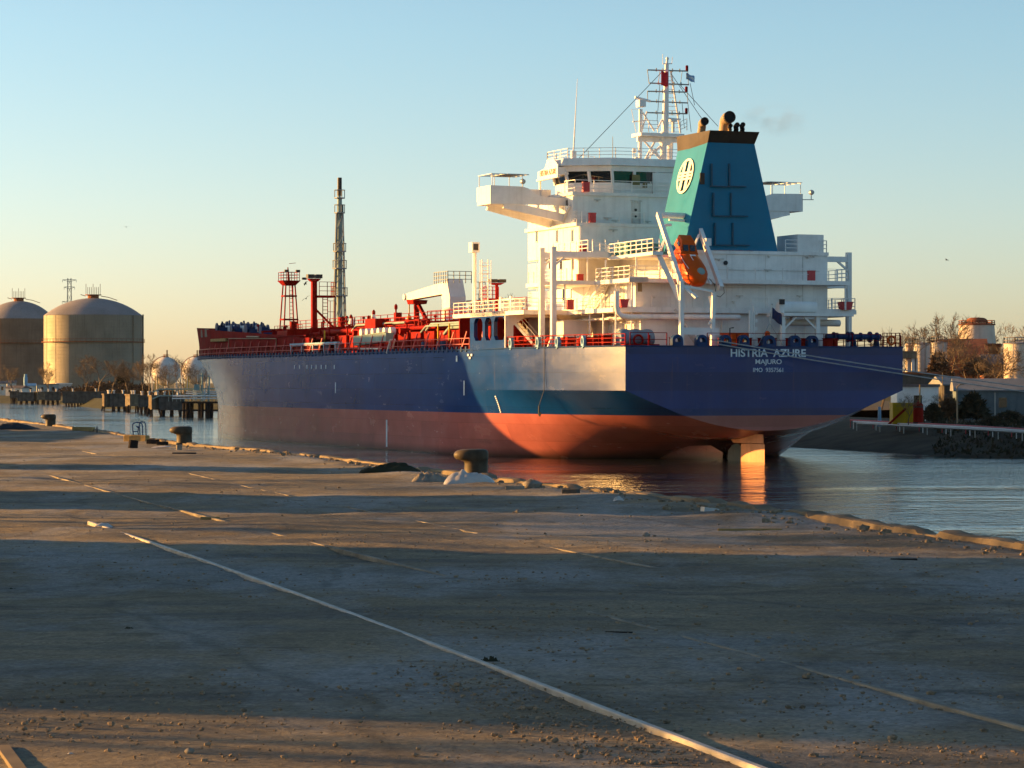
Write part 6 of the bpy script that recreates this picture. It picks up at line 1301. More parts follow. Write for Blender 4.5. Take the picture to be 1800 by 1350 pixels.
tree(84, 702, 648, 935, 4, L_ + "slim and dark against the lit flank of the right domed tank", wide=.9, rz=1, z0=2.2)
tree(262, 700, 620, 860, 2, L_ + "between the domed tank and the first white sphere", wide=1.2, rz=3, z0=2.4)
tree(252, 700, 632, 870, 0, L_ + "close to the right edge of the domed tank", wide=1.0, rz=5.2, z0=2.4)
tree(322, 702, 622, 830, 1, L_ + "rising in the gap between the two white spheres", wide=1.1, rz=.3, z0=2.4)
tree(336, 702, 640, 700, 4, L_ + "with thin crossing limbs before the second white sphere", wide=1.6, rz=2.6, z0=2.4)
tree(300, 705, 640, 760, 3, L_ + "low and faint before the first white sphere", wide=.9, rz=1.6, z0=2.4)
tree(20, 702, 640, 960, 1, L_ + "before the left domed tank, behind the white houses", wide=1.1, rz=1.1, z0=2.2)
tree(226, 702, 645, 900, 2, L_ + "low beside the dark evergreen at the tank's right", wide=1.2, rz=.2, z0=2.2)
tree(905, 660, 516, 330, 3, L_ + "whose top pokes above the deck ventilators on the ship", wide=1.0, rz=2.2, z0=2.6)
tree(1645, 690, 560, 430, 0, L_ + "tall between the pale silos and the rusty tower", wide=1.0, rz=.4, z0=2.8)
tree(1675, 690, 548, 440, 3, L_ + "tallest, just left of the rusty tower", wide=.9, rz=2.4, z0=2.8)
tree(1628, 690, 585, 425, 1, L_ + "before the two pale silos", wide=1.0, rz=3.6, z0=2.8)
tree(1772, 690, 566, 440, 2, L_ + "fanning out right of the rusty tower", wide=1.1, rz=5, z0=2.8)
tree(1760, 690, 590, 435, 4, L_ + "slender beside the rusty tower's right legs", wide=1.2, rz=1, z0=2.8)
tree(1715, 690, 552, 470, 1, L_ + "standing behind the rusty tower's dome", wide=1.0, rz=2, z0=2.8)
tree(1700, 690, 600, 405, 0, L_ + "spreading before the rusty tower's left legs", wide=1.0, rz=.9, z0=2.8)
tree(1742, 690, 605, 400, 3, L_ + "before the orange brick building under the tower", wide=1.0, rz=4.2, z0=2.8)
tree(1548, 690, 575, 420, 4, L_ + "with wispy top above the stern winches", wide=1.0, rz=2, z0=2.8)
tree(1580, 690, 572, 415, 4, L_ + "with wispy top above the stern's right corner rail", wide=1.0, rz=4, z0=2.8)
tree(1597, 738, 690, 285, 1, L_ + "low and dark beside the yellow container", wide=1.2, rz=1.9, z0=2.6)
tree(1668, 738, 690, 300, 3, L_ + "scraggy before the blue grey shed's left end", wide=1.2, rz=.7, z0=2.6)
def shade_tree(q, t, h, kind, label, rz):  # unseen tree added to break up the shade on the paving
    u = Vector((SUN_AZ[0], SUN_AZ[1], 0)).normalized(); v = Vector((-u.y, u.x, 0)); v = v if v.y > 0 else -v; c = v * q + u * t
    e = thing("bare_tree", label, "tree", (c.x, c.y, QZ - .1), rz, "added unseen trees dappling the paving"); e.scale = (h / TREES[kind][2],) * 3
    for src in TREES[kind][:2]: o = src.copy(); COL.objects.link(o); o.parent = e
shade_tree(30.2, 44, 10, 0, "bare tree added unseen at left, dappling the lit strip nearest the great shadow", .4)
shade_tree(33.0, 52, 11, 1, "second bare tree added unseen at left, dappling between the two shadow blocks", 2.1)
shade_tree(46.0, 60, 12, 3, "bare quayside tree left of the view, beyond the small hut", 3.3)
shade_tree(12.2, 30, 8, 2, "low bare quayside tree left of the view, at the near corner of the tall shed", 1.0)
shade_tree(58.0, 60, 12, 1, "bare quayside tree left of the view, beyond the narrow meter house", 5.0)
for t0, c0, _ in TREES: bpy.data.objects.remove(t0); bpy.data.objects.remove(c0)
# bushes
def bush(px, py, wpx, hpx, Z, mat, label, seed, n=900):
    rr = random.Random(seed); b = W(px, py, Z); s = Z / F; m = MB(); w = wpx * s / 2; h = hpx * s
    for k in range(n):
        u = rr.gauss(0, .45); v = rr.gauss(0, .45); z = rr.random() ** .8 * max(.05, 1 - (u * u + v * v) * .7); p = Vector((b.x + u * w, b.y + v * w * .6, b.z + z * h)); L = rr.uniform(.1, .28) * h + .08; d = Vector((rr.gauss(0, 1), rr.gauss(0, 1), rr.gauss(.5, .8))).normalized() * L; o = d.orthogonal().normalized() * L * rr.uniform(.12, .4)
        m.add([p - o, p + o, p + d], [(0, 1, 2)])
    o = m.build("bush", M[mat], recenter=True, smooth=False); tag(o, label, "bush", "bushes on the banks"); return o
BU = [(180, 695, 120, 24, 925, 'scrub', "long brown scrub under the broad bare tree", 1, 1600), (225, 694, 60, 20, 920, 'scrub', "rounded brown bush below the tank's right flank", 2, 900), (217, 680, 22, 32, 930, 'scrub_dark', "dark evergreen bush against the tank's right flank", 3, 800), (250, 698, 46, 22, 900, 'scrub', "tan bush left of the first sphere's yellow ladder", 4, 800), (120, 698, 70, 18, 940, 'scrub', "reddish low scrub right of the white houses", 5, 900), (290, 700, 70, 16, 850, 'scrub', "brown scrub beneath the first white sphere", 6, 800), (340, 702, 60, 16, 800, 'scrub', "brown scrub beneath the second white sphere", 7, 800),
      (1710, 734, 50, 42, 298, 'scrub_dark', "big dark bush before the blue grey shed", 8, 1500), (1670, 736, 44, 36, 300, 'scrub', "rusty brown bush beside the tan pole", 9, 1300), (1640, 740, 40, 30, 296, 'scrub_dark', "dark bush right of the red cylinder tank", 10, 1000), (1775, 745, 70, 22, 285, 'scrub_dark', "low dark bush at the right frame edge", 11, 1000), (1745, 748, 60, 16, 280, 'scrub_dark', "flat dark bush by the thin pole", 12, 800), (1720, 660, 60, 30, 420, 'scrub', "brown thicket before the orange brick building", 13, 900), (1650, 660, 40, 40, 415, 'scrub', "olive brown thicket before the right silo", 14, 900)]
for b in BU: bush(*b)

# ------------------------------------------------------------------ left shore: tanks, spheres, pylon, houses, jetty
def dome_tank(name, label, px, hw, ysh, ytop, ring, Z, matw, matr, z0=2.2):
    c = W(px, HY, Z); s = Z / F; Rr = hw * s; zs = W(px, ysh, Z).z; zt = W(px, ytop, Z).z; e = thing(name, label, "tank", (c.x, Z, z0), 0, "domed storage tanks")
    m = MB(); prof = []
    nb = 22
    for k in range(nb + 1):
        z = (zs - z0) * k / nb; prof += [(Rr, z)]
        if 0 < k < nb: prof += [(Rr * 1.004, z + .02), (Rr * 1.004, z + .16), (Rr, z + .18)]
    m.lathe(prof, 72); m.build("wall", M[matw], e, angle=25)
    hgt = zt - zs; RR = (Rr * Rr + hgt * hgt) / (2 * hgt); a1 = math.asin(min(1, Rr / RR)); d = MB(); d.lathe([(RR * math.sin(a1 * k / 14) + (.01 if k == 0 else .15 if k == 14 else 0), RR * math.cos(a1 * k / 14) - RR + zt - z0) for k in range(14, -1, -1)], 72); d.build("roof", M[matr], e, angle=40)
    zr = W(px, ring, Z).z - z0; g = MB(); g.lathe([(Rr, zr - .3), (Rr + .9, zr - .25), (Rr + .9, zr), (Rr, zr + .05)], 72); 
    for k in range(60): a = 2 * math.pi * k / 60; g.bar(((Rr + .8) * math.cos(a), (Rr + .8) * math.sin(a), zr), ((Rr + .8) * math.cos(a), (Rr + .8) * math.sin(a), zr + 1.1), .07)
    g.torus((0, 0, zr + 1.1), Rr + .8, .05, (0, 0, 1), 72, 4); g.build("gallery", M['rustred'], e, angle=30)
    p = MB(); zz = zt - z0; p.lathe([(2.2, zz - .4), (2.2, zz + 1.0), (3.2, zz + 1.1), (3.2, zz + 1.4)], 12)
    for k in range(9): p.bar((-2.8 + .7 * k, -.5, zz + 1.2), (-2.8 + .7 * k, -.5, zz + (4.3 if k % 4 else 5.6)), .16)
    p.path([(3, 0, zz + .8), (6, 0, zz + .3), (9.5, 0, zz - .9)], .14, 5); p.path([(-3, 0, zz + .8), (-5, 0, zz + 1.4)], .14, 5); p.build("roof_platform", M['rustred'], e, smooth=False)
    pp_ = MB(); pp_.path([((Rr + .25) * math.cos(a_), (Rr + .25) * math.sin(a_), z) for a_, z in ((-.5, .1), (-.5, zs - z0))], .2, 6); pp_.path([((Rr + .3) * math.cos(.02), (Rr + .3) * math.sin(.02), z) for z in (.1, zs - z0 + .5)], .3, 6)
    for k in range(9): a_ = -math.pi * (k + .5) / 9; pp_.bar((Rr * 1.002 * math.cos(a_), Rr * 1.002 * math.sin(a_), .1), (Rr * 1.002 * math.cos(a_), Rr * 1.002 * math.sin(a_), zs - z0), .09)
    pp_.build("wall_pipe", M[matw], e, smooth=False); return e
dome_tank("domed_tank", "large domed grey steel tank with sunlit left flank on the far shore", 164, 86, 555, 524, 601, 1100, 'tank', 'tank_roof')
dome_tank("domed_tank", "brown domed steel tank cut by the left picture edge", 33, 62, 561, 529, 603, 1240, 'tank_dark', 'tank_roof')
def sphere_tank(label, px, py, r, Z):
    c = W(px, py, Z); s = Z / F; rr = r * s; e = thing("sphere_tank", label, "tank", (c.x, Z, 2.4), 0, "white gas spheres"); zc = c.z - 2.4
    m = MB(); m.sphere((0, 0, zc), rr, 40); m.build("shell", M['sphere'], e, angle=80); l = MB()
    for k in range(8): a = 2 * math.pi * k / 8 + .2; l.path([(rr * .96 * math.cos(a), rr * .96 * math.sin(a), 0), (rr * .96 * math.cos(a), rr * .96 * math.sin(a), zc)], .16, 6)
    l.build("support_leg", M['sphere'], e); t = MB(); t.lathe([(.9, zc + rr - .15), (.9, zc + rr + .1)], 12); t.rail([(.9, 0, zc + rr), (0, .9, zc + rr), (-.9, 0, zc + rr), (0, -.9, zc + rr), (.9, 0, zc + rr)], .8, .7, .05, 2); t.bar((.3, 0, zc + rr), (.3, 0, zc + rr + 2.2), .35); t.build("top_platform", M['rustred'], e, smooth=False)
    st = MB(); st.path([((rr + .3) * math.sin(t) * -1, -.4, zc - (rr + .3) * math.cos(t)) for t in np.linspace(.6, math.pi, 12)], .10, 5); st.path([((rr + .3) * math.sin(t) * -1, -.9, zc - (rr + .3) * math.cos(t)) for t in np.linspace(.6, math.pi, 12)], .10, 5); st.build("stairway", M['rustred'], e, smooth=False)
    lt = MB(); lt.bar((-rr * .62, -rr - .2, 0), (-rr * .62, -rr - .2, zc * .8), .22); lt.bar((-rr * .62 + .8, -rr - .2, 0), (-rr * .62 + .8, -rr - .2, zc * .8), .22); lt.build("yellow_ladder", M['yellow'], e, smooth=False); return e
sphere_tank("white gas sphere nearer the domed tank, with its sunlit rim at left", 292, 653, 25.5, 880); sphere_tank("second white gas sphere, partly hidden by the ship's bow", 345, 652, 24.5, 900)
# pylon
pc = W(122, HY, 1700); pz0 = 2.5; pt_ = W(122, 489, 1700).z; py = MB(); s = 1700 / F
def pyl(z): return np.interp(z, [0, .55, 1], [4.2, 1.6, 1.1]) * 1.3
Hh = pt_ - pz0; lev_ = [0, .14, .27, .38, .48, .57, .65, .72, .79, .86, .93, 1.0]
for i in range(len(lev_) - 1):
    a, b = lev_[i], lev_[i + 1]; ra_, rb_ = pyl(a), pyl(b)
    for k in range(4):
        an, bn = k * math.pi / 2 + .78, (k + 1) * math.pi / 2 + .78
        P = lambda r, t, z: (r * math.cos(t), r * math.sin(t), z * Hh)
        py.bar(P(ra_, an, a), P(rb_, an, b), .22); py.bar(P(ra_, an, a), P(rb_, bn, b), .11); py.bar(P(ra_, bn, a), P(rb_, an, b), .11)
for z_, w in ((.985, 4.2), (.92, 3.2), (.79, 4.4), (.69, 3.4)):
    zz = z_ * Hh; 
    for sd in (1, -1): py.bar((0, 0, zz + .3), (sd * w, 0, zz), .3); py.bar((0, 0, zz - 1.2), (sd * w, 0, zz), .25); py.bar((sd * w, 0, zz), (sd * w, 0, zz - 1.5), .2)
o = py.build("power_pylon", M['grey'], smooth=False); o.location = (pc.x, 1700, pz0); tag(o, "grey lattice power pylon behind the two domed tanks", "pylon")
# low white houses on the far shore
def house(px0, px1, ybase, ytop, Z, label, mat='house', roof='tile', pitched=True, cat="house", nm="shore_house", depth=None, win=True, rz=.2, z0=2.4, grp=None):
    a = W(px0, ytop, Z); b = W(px1, ytop, Z); w = b.x - a.x; h = a.z - z0; d = depth or max(5, w * .7); e = thing(nm, label, cat, ((a.x + b.x) / 2, Z + d / 2, z0), rz, grp); m = MB(); m.box((-w / 2, -d / 2, -.3), (w / 2, d / 2, h)); m.build("wall", M[mat], e, smooth=False)
    r = MB()
    if pitched: r.prism([(-d / 2 - .3, h - .1), (d / 2 + .3, h - .1), (d / 2 + .3, h + .05), (0, h + d * .17), (-d / 2 - .3, h + .05)], 0, -w / 2 - .3, w / 2 + .3)
    else: r.box((-w / 2 - .15, -d / 2 - .15, h + .002), (w / 2 + .15, d / 2 + .15, h + .3))
    r.build("roof", M[roof], e, smooth=False)
    if win:
        n = max(1, int(w / 3))
        for k in range(n):
            x = -w / 2 + w * (k + .5) / n; g = MB(); g.box((x - .45, -d / 2 - .04, h * .42), (x + .45, -d / 2 + .05, h * .75)); f = g.build("window", M['glass'], e, smooth=False); q = MB(); q.box((x - .55, -d / 2 - .12, h * .42 - .12), (x + .55, -d / 2 - .02, h * .42 - .02)); q.build("sill", M[mat], f, smooth=False)
    return e
G1 = "low houses on the left shore"
house(-6, 9, 698, 674, 985, "white gabled house at the very left edge of the far shore", grp=G1); house(10, 26, 698, 673, 990, "tall white house with two windows second from the left edge", grp=G1)
house(12, 45, 700, 682, 965, "long cream bungalow standing before the other shore houses", grp=G1, rz=-.35); house(43, 60, 698, 678, 985, "small pale house beside the blue chimney stack", grp=G1, roof='lightblue')
house(62, 100, 698, 676, 1010, "long grey low shed right of the white houses", mat='grey', grp=G1, pitched=False); house(97, 124, 698, 675, 1030, "flat white roofed shed before the right domed tank's lit flank", mat='silo', roof='white_clean', pitched=False, grp=G1)
cs = MB(); c = W(45, 700, 980); cs.lathe([(.7, 0), (.7, 6.5), (.55, 6.6), (.55, 7.6)], 12, (c.x, 980, 2.2)); tag(cs.build("chimney_stack", M['lightblue'], recenter=True), "short pale blue chimney stack among the white shore houses", "chimney")
# mooring dolphins of the old jetty
def dolphin(px0, px1, ytop, ybot, ywl, label, lit_px=0, mark=None, mat='concrete_dark'):
    Z = HC * F / (ywl - HY); s = Z / F; zt = W(px0, ytop, Z).z; zb = W(px0, ybot, Z).z; x0, x1 = (px0 - 900) * s, (px1 - 900) * s; w = x1 - x0; c = Vector(((x0 + x1) / 2, Z, 0)); dep = max(3.0, w * .55)
    e = thing("mooring_dolphin", label, "dolphin", (c.x, Z + dep / 2, 0), 0, "concrete dolphins of the jetty"); m = MB(); m.box((-w / 2, -dep / 2, zb), (w / 2, dep / 2, zt)); m.box((-w / 2 - .15, -dep / 2 - .15, zt + .002), (w / 2 + .15, dep / 2 + .15, zt + .3)); m.build("cap", M[mat], e, smooth=False)
    p = MB(); n = max(3, int(w / 1.6)); rr = random.Random(int(px0))
    for k in range(n):
        for yy in (-dep * .4, dep * .35): xx = -w / 2 + w * (k + .5) / n; p.path([(xx, yy, zb), (xx + rr.uniform(-.3, .3), yy + rr.uniform(-.3, .3), -2)], min(.24, w / n * .22), 7)
    for k in range(max(1, n // 3)): xx = rr.uniform(-w / 2, w / 2); p.path([(xx, -dep / 2 - .1, zb + .2), (xx + 1.2, -dep / 2 - 1.6, -2)], .22, 6)
    p.build("pile", M['wood_dark'], e); bt = MB()
    for xx in (-w * .3, w * .25): bt.lathe([(.22, zt + .28), (.2, zt + .9), (.34, zt + .95), (.3, zt + 1.15)], 10, (xx, 0, 0))
    bt.build("mooring_bitt", M['rust_white'], e)
    if mark: text_mb(mark, 1.5, (0, -dep / 2 - .03, (zt + zb) / 2), (1, 0, 0), (0, 0, 1), w * .5, .04).build("mark", M['black'], e, smooth=False)
    return e
D = "dolphin of the jetty, "
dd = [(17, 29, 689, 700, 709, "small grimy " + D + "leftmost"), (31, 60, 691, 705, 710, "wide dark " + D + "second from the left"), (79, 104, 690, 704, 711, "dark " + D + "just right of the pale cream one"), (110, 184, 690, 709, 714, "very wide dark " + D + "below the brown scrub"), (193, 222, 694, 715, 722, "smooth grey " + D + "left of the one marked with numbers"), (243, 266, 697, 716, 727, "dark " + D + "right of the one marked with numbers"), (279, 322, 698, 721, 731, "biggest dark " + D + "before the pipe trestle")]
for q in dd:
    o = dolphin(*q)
    # end faces in sun are separate blocks below, in paler concrete
    s = q[4] - HY; s = HC / s
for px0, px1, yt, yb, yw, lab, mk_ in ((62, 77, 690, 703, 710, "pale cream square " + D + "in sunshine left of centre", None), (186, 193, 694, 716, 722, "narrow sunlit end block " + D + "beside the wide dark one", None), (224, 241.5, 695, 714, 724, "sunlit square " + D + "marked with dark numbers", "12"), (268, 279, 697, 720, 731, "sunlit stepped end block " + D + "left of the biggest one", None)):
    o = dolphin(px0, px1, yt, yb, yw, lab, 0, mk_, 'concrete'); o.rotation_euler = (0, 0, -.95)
# pipe trestle running behind the bow
Zt = 548; s = Zt / F; tr_ = thing("pipe_trestle", "dark pipe trestle on piles with white pipes disappearing behind the bow", "trestle", ((360 - 900) * s, Zt + 4, 0)); ox = (360 - 900) * s
def tx(px): return (px - 900) * s - ox
zt = W(0, 706, Zt).z
m = MB(); m.box((tx(318), -3, zt - .35), (tx(430), 3, zt)); m.box((tx(318), -3.2, zt - 1.9), (tx(430), -2.7, zt - 1.55)); m.build("deck_beam", M['wood_dark'], tr_, smooth=False)
m = MB()
for px in (322, 331, 349, 362, 366, 384, 402, 420):
    for y in (-2.6, 2.6): m.path([(tx(px), y, zt), (tx(px), y, -2)], .3, 8)
m.build("pile", M['wood_dark'], tr_)
m = MB()
for k, (z, r) in enumerate(((.6, .12), (1.1, .16), (1.6, .14), (2.0, .1))): m.path([(tx(300 if k < 2 else 322), -1.8 + k, zt + z), (tx(430), -1.8 + k, zt + z)], r, 8)
m.build("white_pipe", M['white_clean'], tr_)
m = MB()
for z in (2.4, 1.1): m.path([(tx(262), 1.5, zt + z - .6), (tx(274), 1.5, zt + z), (tx(430), 1.5, zt + z + .2)], .16, 6)
for k in range(18): m.bar((tx(290 + k * 7), 1.8, zt), (tx(290 + k * 7), 1.8, zt + 2.3), .12)
m.box((tx(338), -1, zt + 2.2), (tx(346), 1, zt + 3.4)); m.path([(tx(363), 0, zt), (tx(363), 0, zt + 5.2)], .18, 6); m.path([(tx(351), 0, zt), (tx(351), 0, zt + 5.6)], .2, 6); m.bar((tx(347), 0, zt + 5.1), (tx(355), 0, zt + 5.1), .3); m.build("pipe_rail", M['greygreen'], tr_, smooth=False)
m = MB(); m.box((tx(333), 2, zt + .2), (tx(338), 4, zt + 2.4)); m.box((tx(348), 2, zt + .2), (tx(353), 4, zt + 2.6)); m.build("white_cabinet", M['white_clean'], tr_, smooth=False)

# ------------------------------------------------------------------ right shore
GS = "pale silos on the right bank"
def silo(px0, px1, ytop, Z, label, mat='silo', z0=2.8, nm="silo", cat="silo", grp=GS, cone=.25):
    a = W(px0, ytop, Z); b = W(px1, ytop, Z); r = (b.x - a.x) / 2; h = a.z - z0; e = thing(nm, label, cat, ((a.x + b.x) / 2, Z + r, z0), 0, grp); m = MB(); pr_ = []
    for k in range(9): pr_ += [(r, h * k / 9 + .02), (r * 1.006, h * k / 9 + .06), (r, h * k / 9 + .1)]
    m.lathe(pr_ + [(r, h)], 36); m.build("shell", M[mat], e, angle=25); t = MB(); t.lathe([(r + .12, h - .02), (r + .12, h + .08), (r * .3, h + r * cone), (.05, h + r * cone + .05)], 36); t.rail([(r * math.cos(q), r * math.sin(q), h + .05) for q in np.linspace(0, 2 * math.pi, 13)], .9, 1.2, .04, 2); t.build("roof", M['tank_roof'], e, angle=30)
    l = MB(); l.ladder((-r * .5, -r * .9, 0), (-r * .5, -r * .9, h), (.5, 0, 0), .04, .5); l.path([(r * .4, -r * .98, 0), (r * .4, -r * .98, h)], .1, 6); l.build("ladder", M['galv'], e, smooth=False); return e
silo(1609, 1637, 605, 420, "left pale silo right of the ship's stern corner"); silo(1640, 1667, 603, 424, "right pale silo of the pair, veiled by bare branches"); silo(1592, 1606, 604, 450, "slim cream silo mostly hidden behind the stern's corner", mat='pinkwhite')
silo(1770, 1830, 604, 405, "broad sunlit cream tank at the right picture edge", mat='pinkwhite', nm="storage_tank", cat="tank", grp=None, cone=.12)
# rusty cooling tower on legs
Z = 460; s = Z / F; c = W(1717, HY, Z); e = thing("cooling_tower", "rusty pinkish tower with a low dome standing on legs above brick buildings", "tower", (c.x, Z, 2.8)); z = lambda y: W(0, y, Z).z - 2.8
m = MB(); m.lathe([(33.5 * s, z(606)), (32 * s, z(590)), (30.5 * s, z(572)), (31.3 * s, z(571.5)), (31.3 * s, z(570))], 40); m.build("shell", M['pinkwhite'], e, angle=30)
m = MB(); m.lathe([(31 * s, z(571.8)), (32.5 * s, z(571.5)), (32.5 * s, z(569.5)), (24 * s, z(568))], 40); m.rail([(31.5 * s * math.cos(q), 31.5 * s * math.sin(q), z(570)) for q in np.linspace(0, 2 * math.pi, 17)], .6, .8, .05, 2); m.build("gallery", M['rustred'], e, angle=30)
m = MB(); m.lathe([(20 * s, z(566)), (16.5 * s, z(560.5)), (12 * s, z(558.6)), (.3, z(558))], 32)
for k in range(10): q = 2 * math.pi * k / 10; m.bar((18 * s * math.cos(q), 18 * s * math.sin(q), z(570)), (18 * s * math.cos(q), 18 * s * math.sin(q), z(565)), .25)
m.build("dome", M['rustred'], e, angle=40)
m = MB()
for k in range(10): q = 2 * math.pi * k / 10 + .15; q2 = q + .3; m.bar((33 * s * math.cos(q), 33 * s * math.sin(q), 0), (32.5 * s * math.cos(q2), 32.5 * s * math.sin(q2), z(606)), .5); m.bar((33 * s * math.cos(q2 + .3), 33 * s * math.sin(q2 + .3), 0), (32.5 * s * math.cos(q2), 32.5 * s * math.sin(q2), z(606)), .4)
m.build("support_leg", M['rustred'], e, smooth=False)
GB = "sheds and works on the right bank"
house(1664, 1748, 690, 628, 440, "orange brick works hall beneath the rusty tower", mat='brick', roof='rustred', nm="works_hall", cat="building", grp=GB, rz=-.12, z0=2.8, depth=18)
house(1742, 1766, 690, 607, 445, "orange brick block right under the tower's gallery", mat='brick', roof='rustred', nm="works_hall", cat="building", grp=GB, pitched=False, rz=-.2, z0=2.8, depth=8)
house(1664, 1685, 690, 613, 450, "small dark brick block left of the tower's legs", mat='rustred', roof='tile', nm="works_hall", cat="building", grp=GB, pitched=False, rz=-.1, z0=2.8, depth=8)
house(1735, 1775, 690, 640, 425, "dark rusty shed before the orange brick hall", mat='rustred', roof='tile', nm="works_hall", cat="building", grp=GB, rz=-.1, z0=2.8, depth=9, win=False)
house(1688, 1850, 735, 686, 318, "long blue grey clad shed at the right edge", mat='shed', roof='shed_roof', nm="clad_shed", cat="shed", grp=GB, rz=-.10, z0=2.6, depth=8)
house(1585, 1655, 735, 658, 352, "low brown roofed shed behind the white walled one", mat='concrete_dark', roof='rustred', nm="clad_shed", cat="shed", grp=GB, pitched=False, rz=-.05, z0=2.6, depth=12, win=False)
house(1654, 1690, 735, 676, 345, "tan walled gable shed left of the blue grey one", mat='concrete_dark', roof='shed_roof', nm="clad_shed", cat="shed", grp=GB, rz=.12, z0=2.6, depth=6)
house(1580, 1653, 735, 680, 312, "white walled low shed right of the ship's stern", mat='white', roof='tile', nm="clad_shed", cat="shed", grp=GB, pitched=False, rz=-.05, z0=2.6, depth=8)
# brown slab platform with posts behind the stern corner
Z = 354; p = MB(); a = W(1560, 618, Z); b = W(1612, 618, Z); p.box((a.x, Z, W(0, 630, Z).z), (b.x, Z + 5, W(0, 617, Z).z)); o1 = thing("loading_platform", "brown loading platform on posts sticking out behind the stern's right corner", "platform", ((a.x + b.x) / 2, Z + 2.5, 2.6)); p.build("platform_deck", M['concrete'], o1, off=((a.x + b.x) / 2, Z + 2.5, 2.6), smooth=False)
p = MB()
for px in (1562, 1580, 1605, 1609, 1611):
    q = W(px, 640, Z)
    for dy in (.4, 4.4): p.bar((q.x, Z + dy, W(0, 662, Z).z), (q.x, Z + dy, W(0, 630, Z).z), .3)
p.build("post", M['rust_white'], o1, off=((a.x + b.x) / 2, Z + 2.5, 2.6), smooth=False)
# container, red cylinder, poles, pipes on the bank
Z = 288; e = thing("yellow_container", "yellow steel container with a red slanting brace, half hidden by the stern", "container", (W(1588, 0, Z).x, Z + 1.5, 2.4)); s = Z / F; m = MB(); w = 36 * s; h = W(0, 708, Z).z - 2.4; m.box((-w / 2, -1.2, 0), (w / 2, 1.2, h))
for k in range(9): x = -w / 2 + w * (k + .5) / 9; m.box((x - .04, -1.25, .05), (x + .04, -1.2, h - .05))
m.build("body", M['yellow'], e, smooth=False); m = MB(); m.bar((-w * .75, -1.5, .1), (w * .12, -1.5, h * .75), .22); m.bar((-w * .75, -1.5, .1), (-w * .2, -1.5, .1), .22); m.build("brace", M['red'], e, smooth=False)
Z = 286; c = W(1614, 0, Z); e = thing("red_cylinder_tank", "dark red upright cylinder tank with rounded top beside the yellow container", "tank", (c.x, Z, 2.4)); h = W(0, 712, Z).z - 2.4; r = 9 * Z / F; m = MB(); m.lathe([(r, 0), (r, h), (r * .85, h + .14), (r * .4, h + .26), (.08, h + .3), (.07, h + .5)], 24); m.build("shell", M['red'], e, angle=40); m = MB(); m.lathe([(r * 1.02, .3), (r * 1.02, .42)], 24); m.lathe([(r * 1.02, h - .25), (r * 1.02, h - .13)], 24); m.build("hoop", M['black'], e)
for px, yt, yb, Z, r, mt, lab in ((1682.5, 680, 729, 296, .10, 'tan', "thick tan pole with hooked top before the big dark bush"), (1749, 690, 748, 285, .05, 'galv', "thin pale pole before the blue grey shed"), (1617, 676, 708, 310, .09, 'wood', "wooden pole over the white walled shed"), (1546, 715, 735, 296, .2, 'lightblue', "stubby pale blue post under the stern's overhang"), (1657, 655, 690, 330, .07, 'concrete', "thin concrete pole left of the tan gable shed")):
    m = MB(); c = W(px, yt, Z); m.path([(c.x, Z, 2.2), (c.x, Z, c.z)], [r, r * .8], 8)
    if mt == 'tan': m.path([(c.x, Z, c.z), (c.x + .3, Z, c.z + .25), (c.x + .75, Z, c.z + .3)], r * .7, 6)
    m.lathe([(r * 1.6, 0), (r * 1.6, .12)], 8, (c.x, Z, 2.3)); tag(m.build("pole", M[mt], recenter=True), lab, "pole", "poles on the right bank")
for off_, mt, lab in ((0, 'white', "white pipe running along the top of the right bank"), (.42, 'pinkred', "red pipe alongside the white one on the right bank"), (-.5, 'galv', "grey lower pipe nearest the water on the right bank")):
    m = MB(); a = W(1500, 741, 297); pts = [a] + [W(px, y, z) for px, y, z in ((1600, 746, 286), (1700, 751, 272), (1800, 757, 260), (1900, 763, 249))]; pts = [p + Vector((0, off_ * 6, off_ * .28)) for p in pts]; m.path(pts, .09, 8)
    for k in range(0, 40):
        t = k / 39 * 4; i = min(3, int(t)); q = pts[i].lerp(pts[i + 1], t - i)
        if k % 4 == 0: m.bar(q, q - Vector((0, 0, .8)), .08)
    tag(m.build("bank_pipe", M[mt], recenter=True), lab, "pipe", "pipes along the right bank")
# gulls
GL = ["tiny gull high in the sky left of the lattice vent mast", "tiny gull near the right edge of the sky", "tiny gull just left of the solar lamp post", "tiny gull beside the lamp post's ladder cage"]
gm = None
for i, (px, py, Z) in enumerate(((222, 399, 500), (1664, 457, 500), (537, 499, 420), (538, 525, 420))):
    if gm is None:
        m = MB(); m.lathe([(.01, -.28), (.08, -.1), (.09, .1), (.02, .3)], 8, (0, 0, 0), (0, 1, 0))
        for sd in (1, -1): m.grid([[(0, -.1, .03), (0, .12, .03)], [(.35 * sd, -.08, .16), (.35 * sd, .14, .16)], [(.75 * sd, -.14, .08), (.75 * sd, -.04, .08)]])
        gm = m.build("gull", M['black']); o = gm
    else: o = gm.copy(); COL.objects.link(o)
    o.location = W(px, py, Z); o.rotation_euler = (.1, .2 * i, i); tag(o, GL[i], "bird", "gulls in flight")
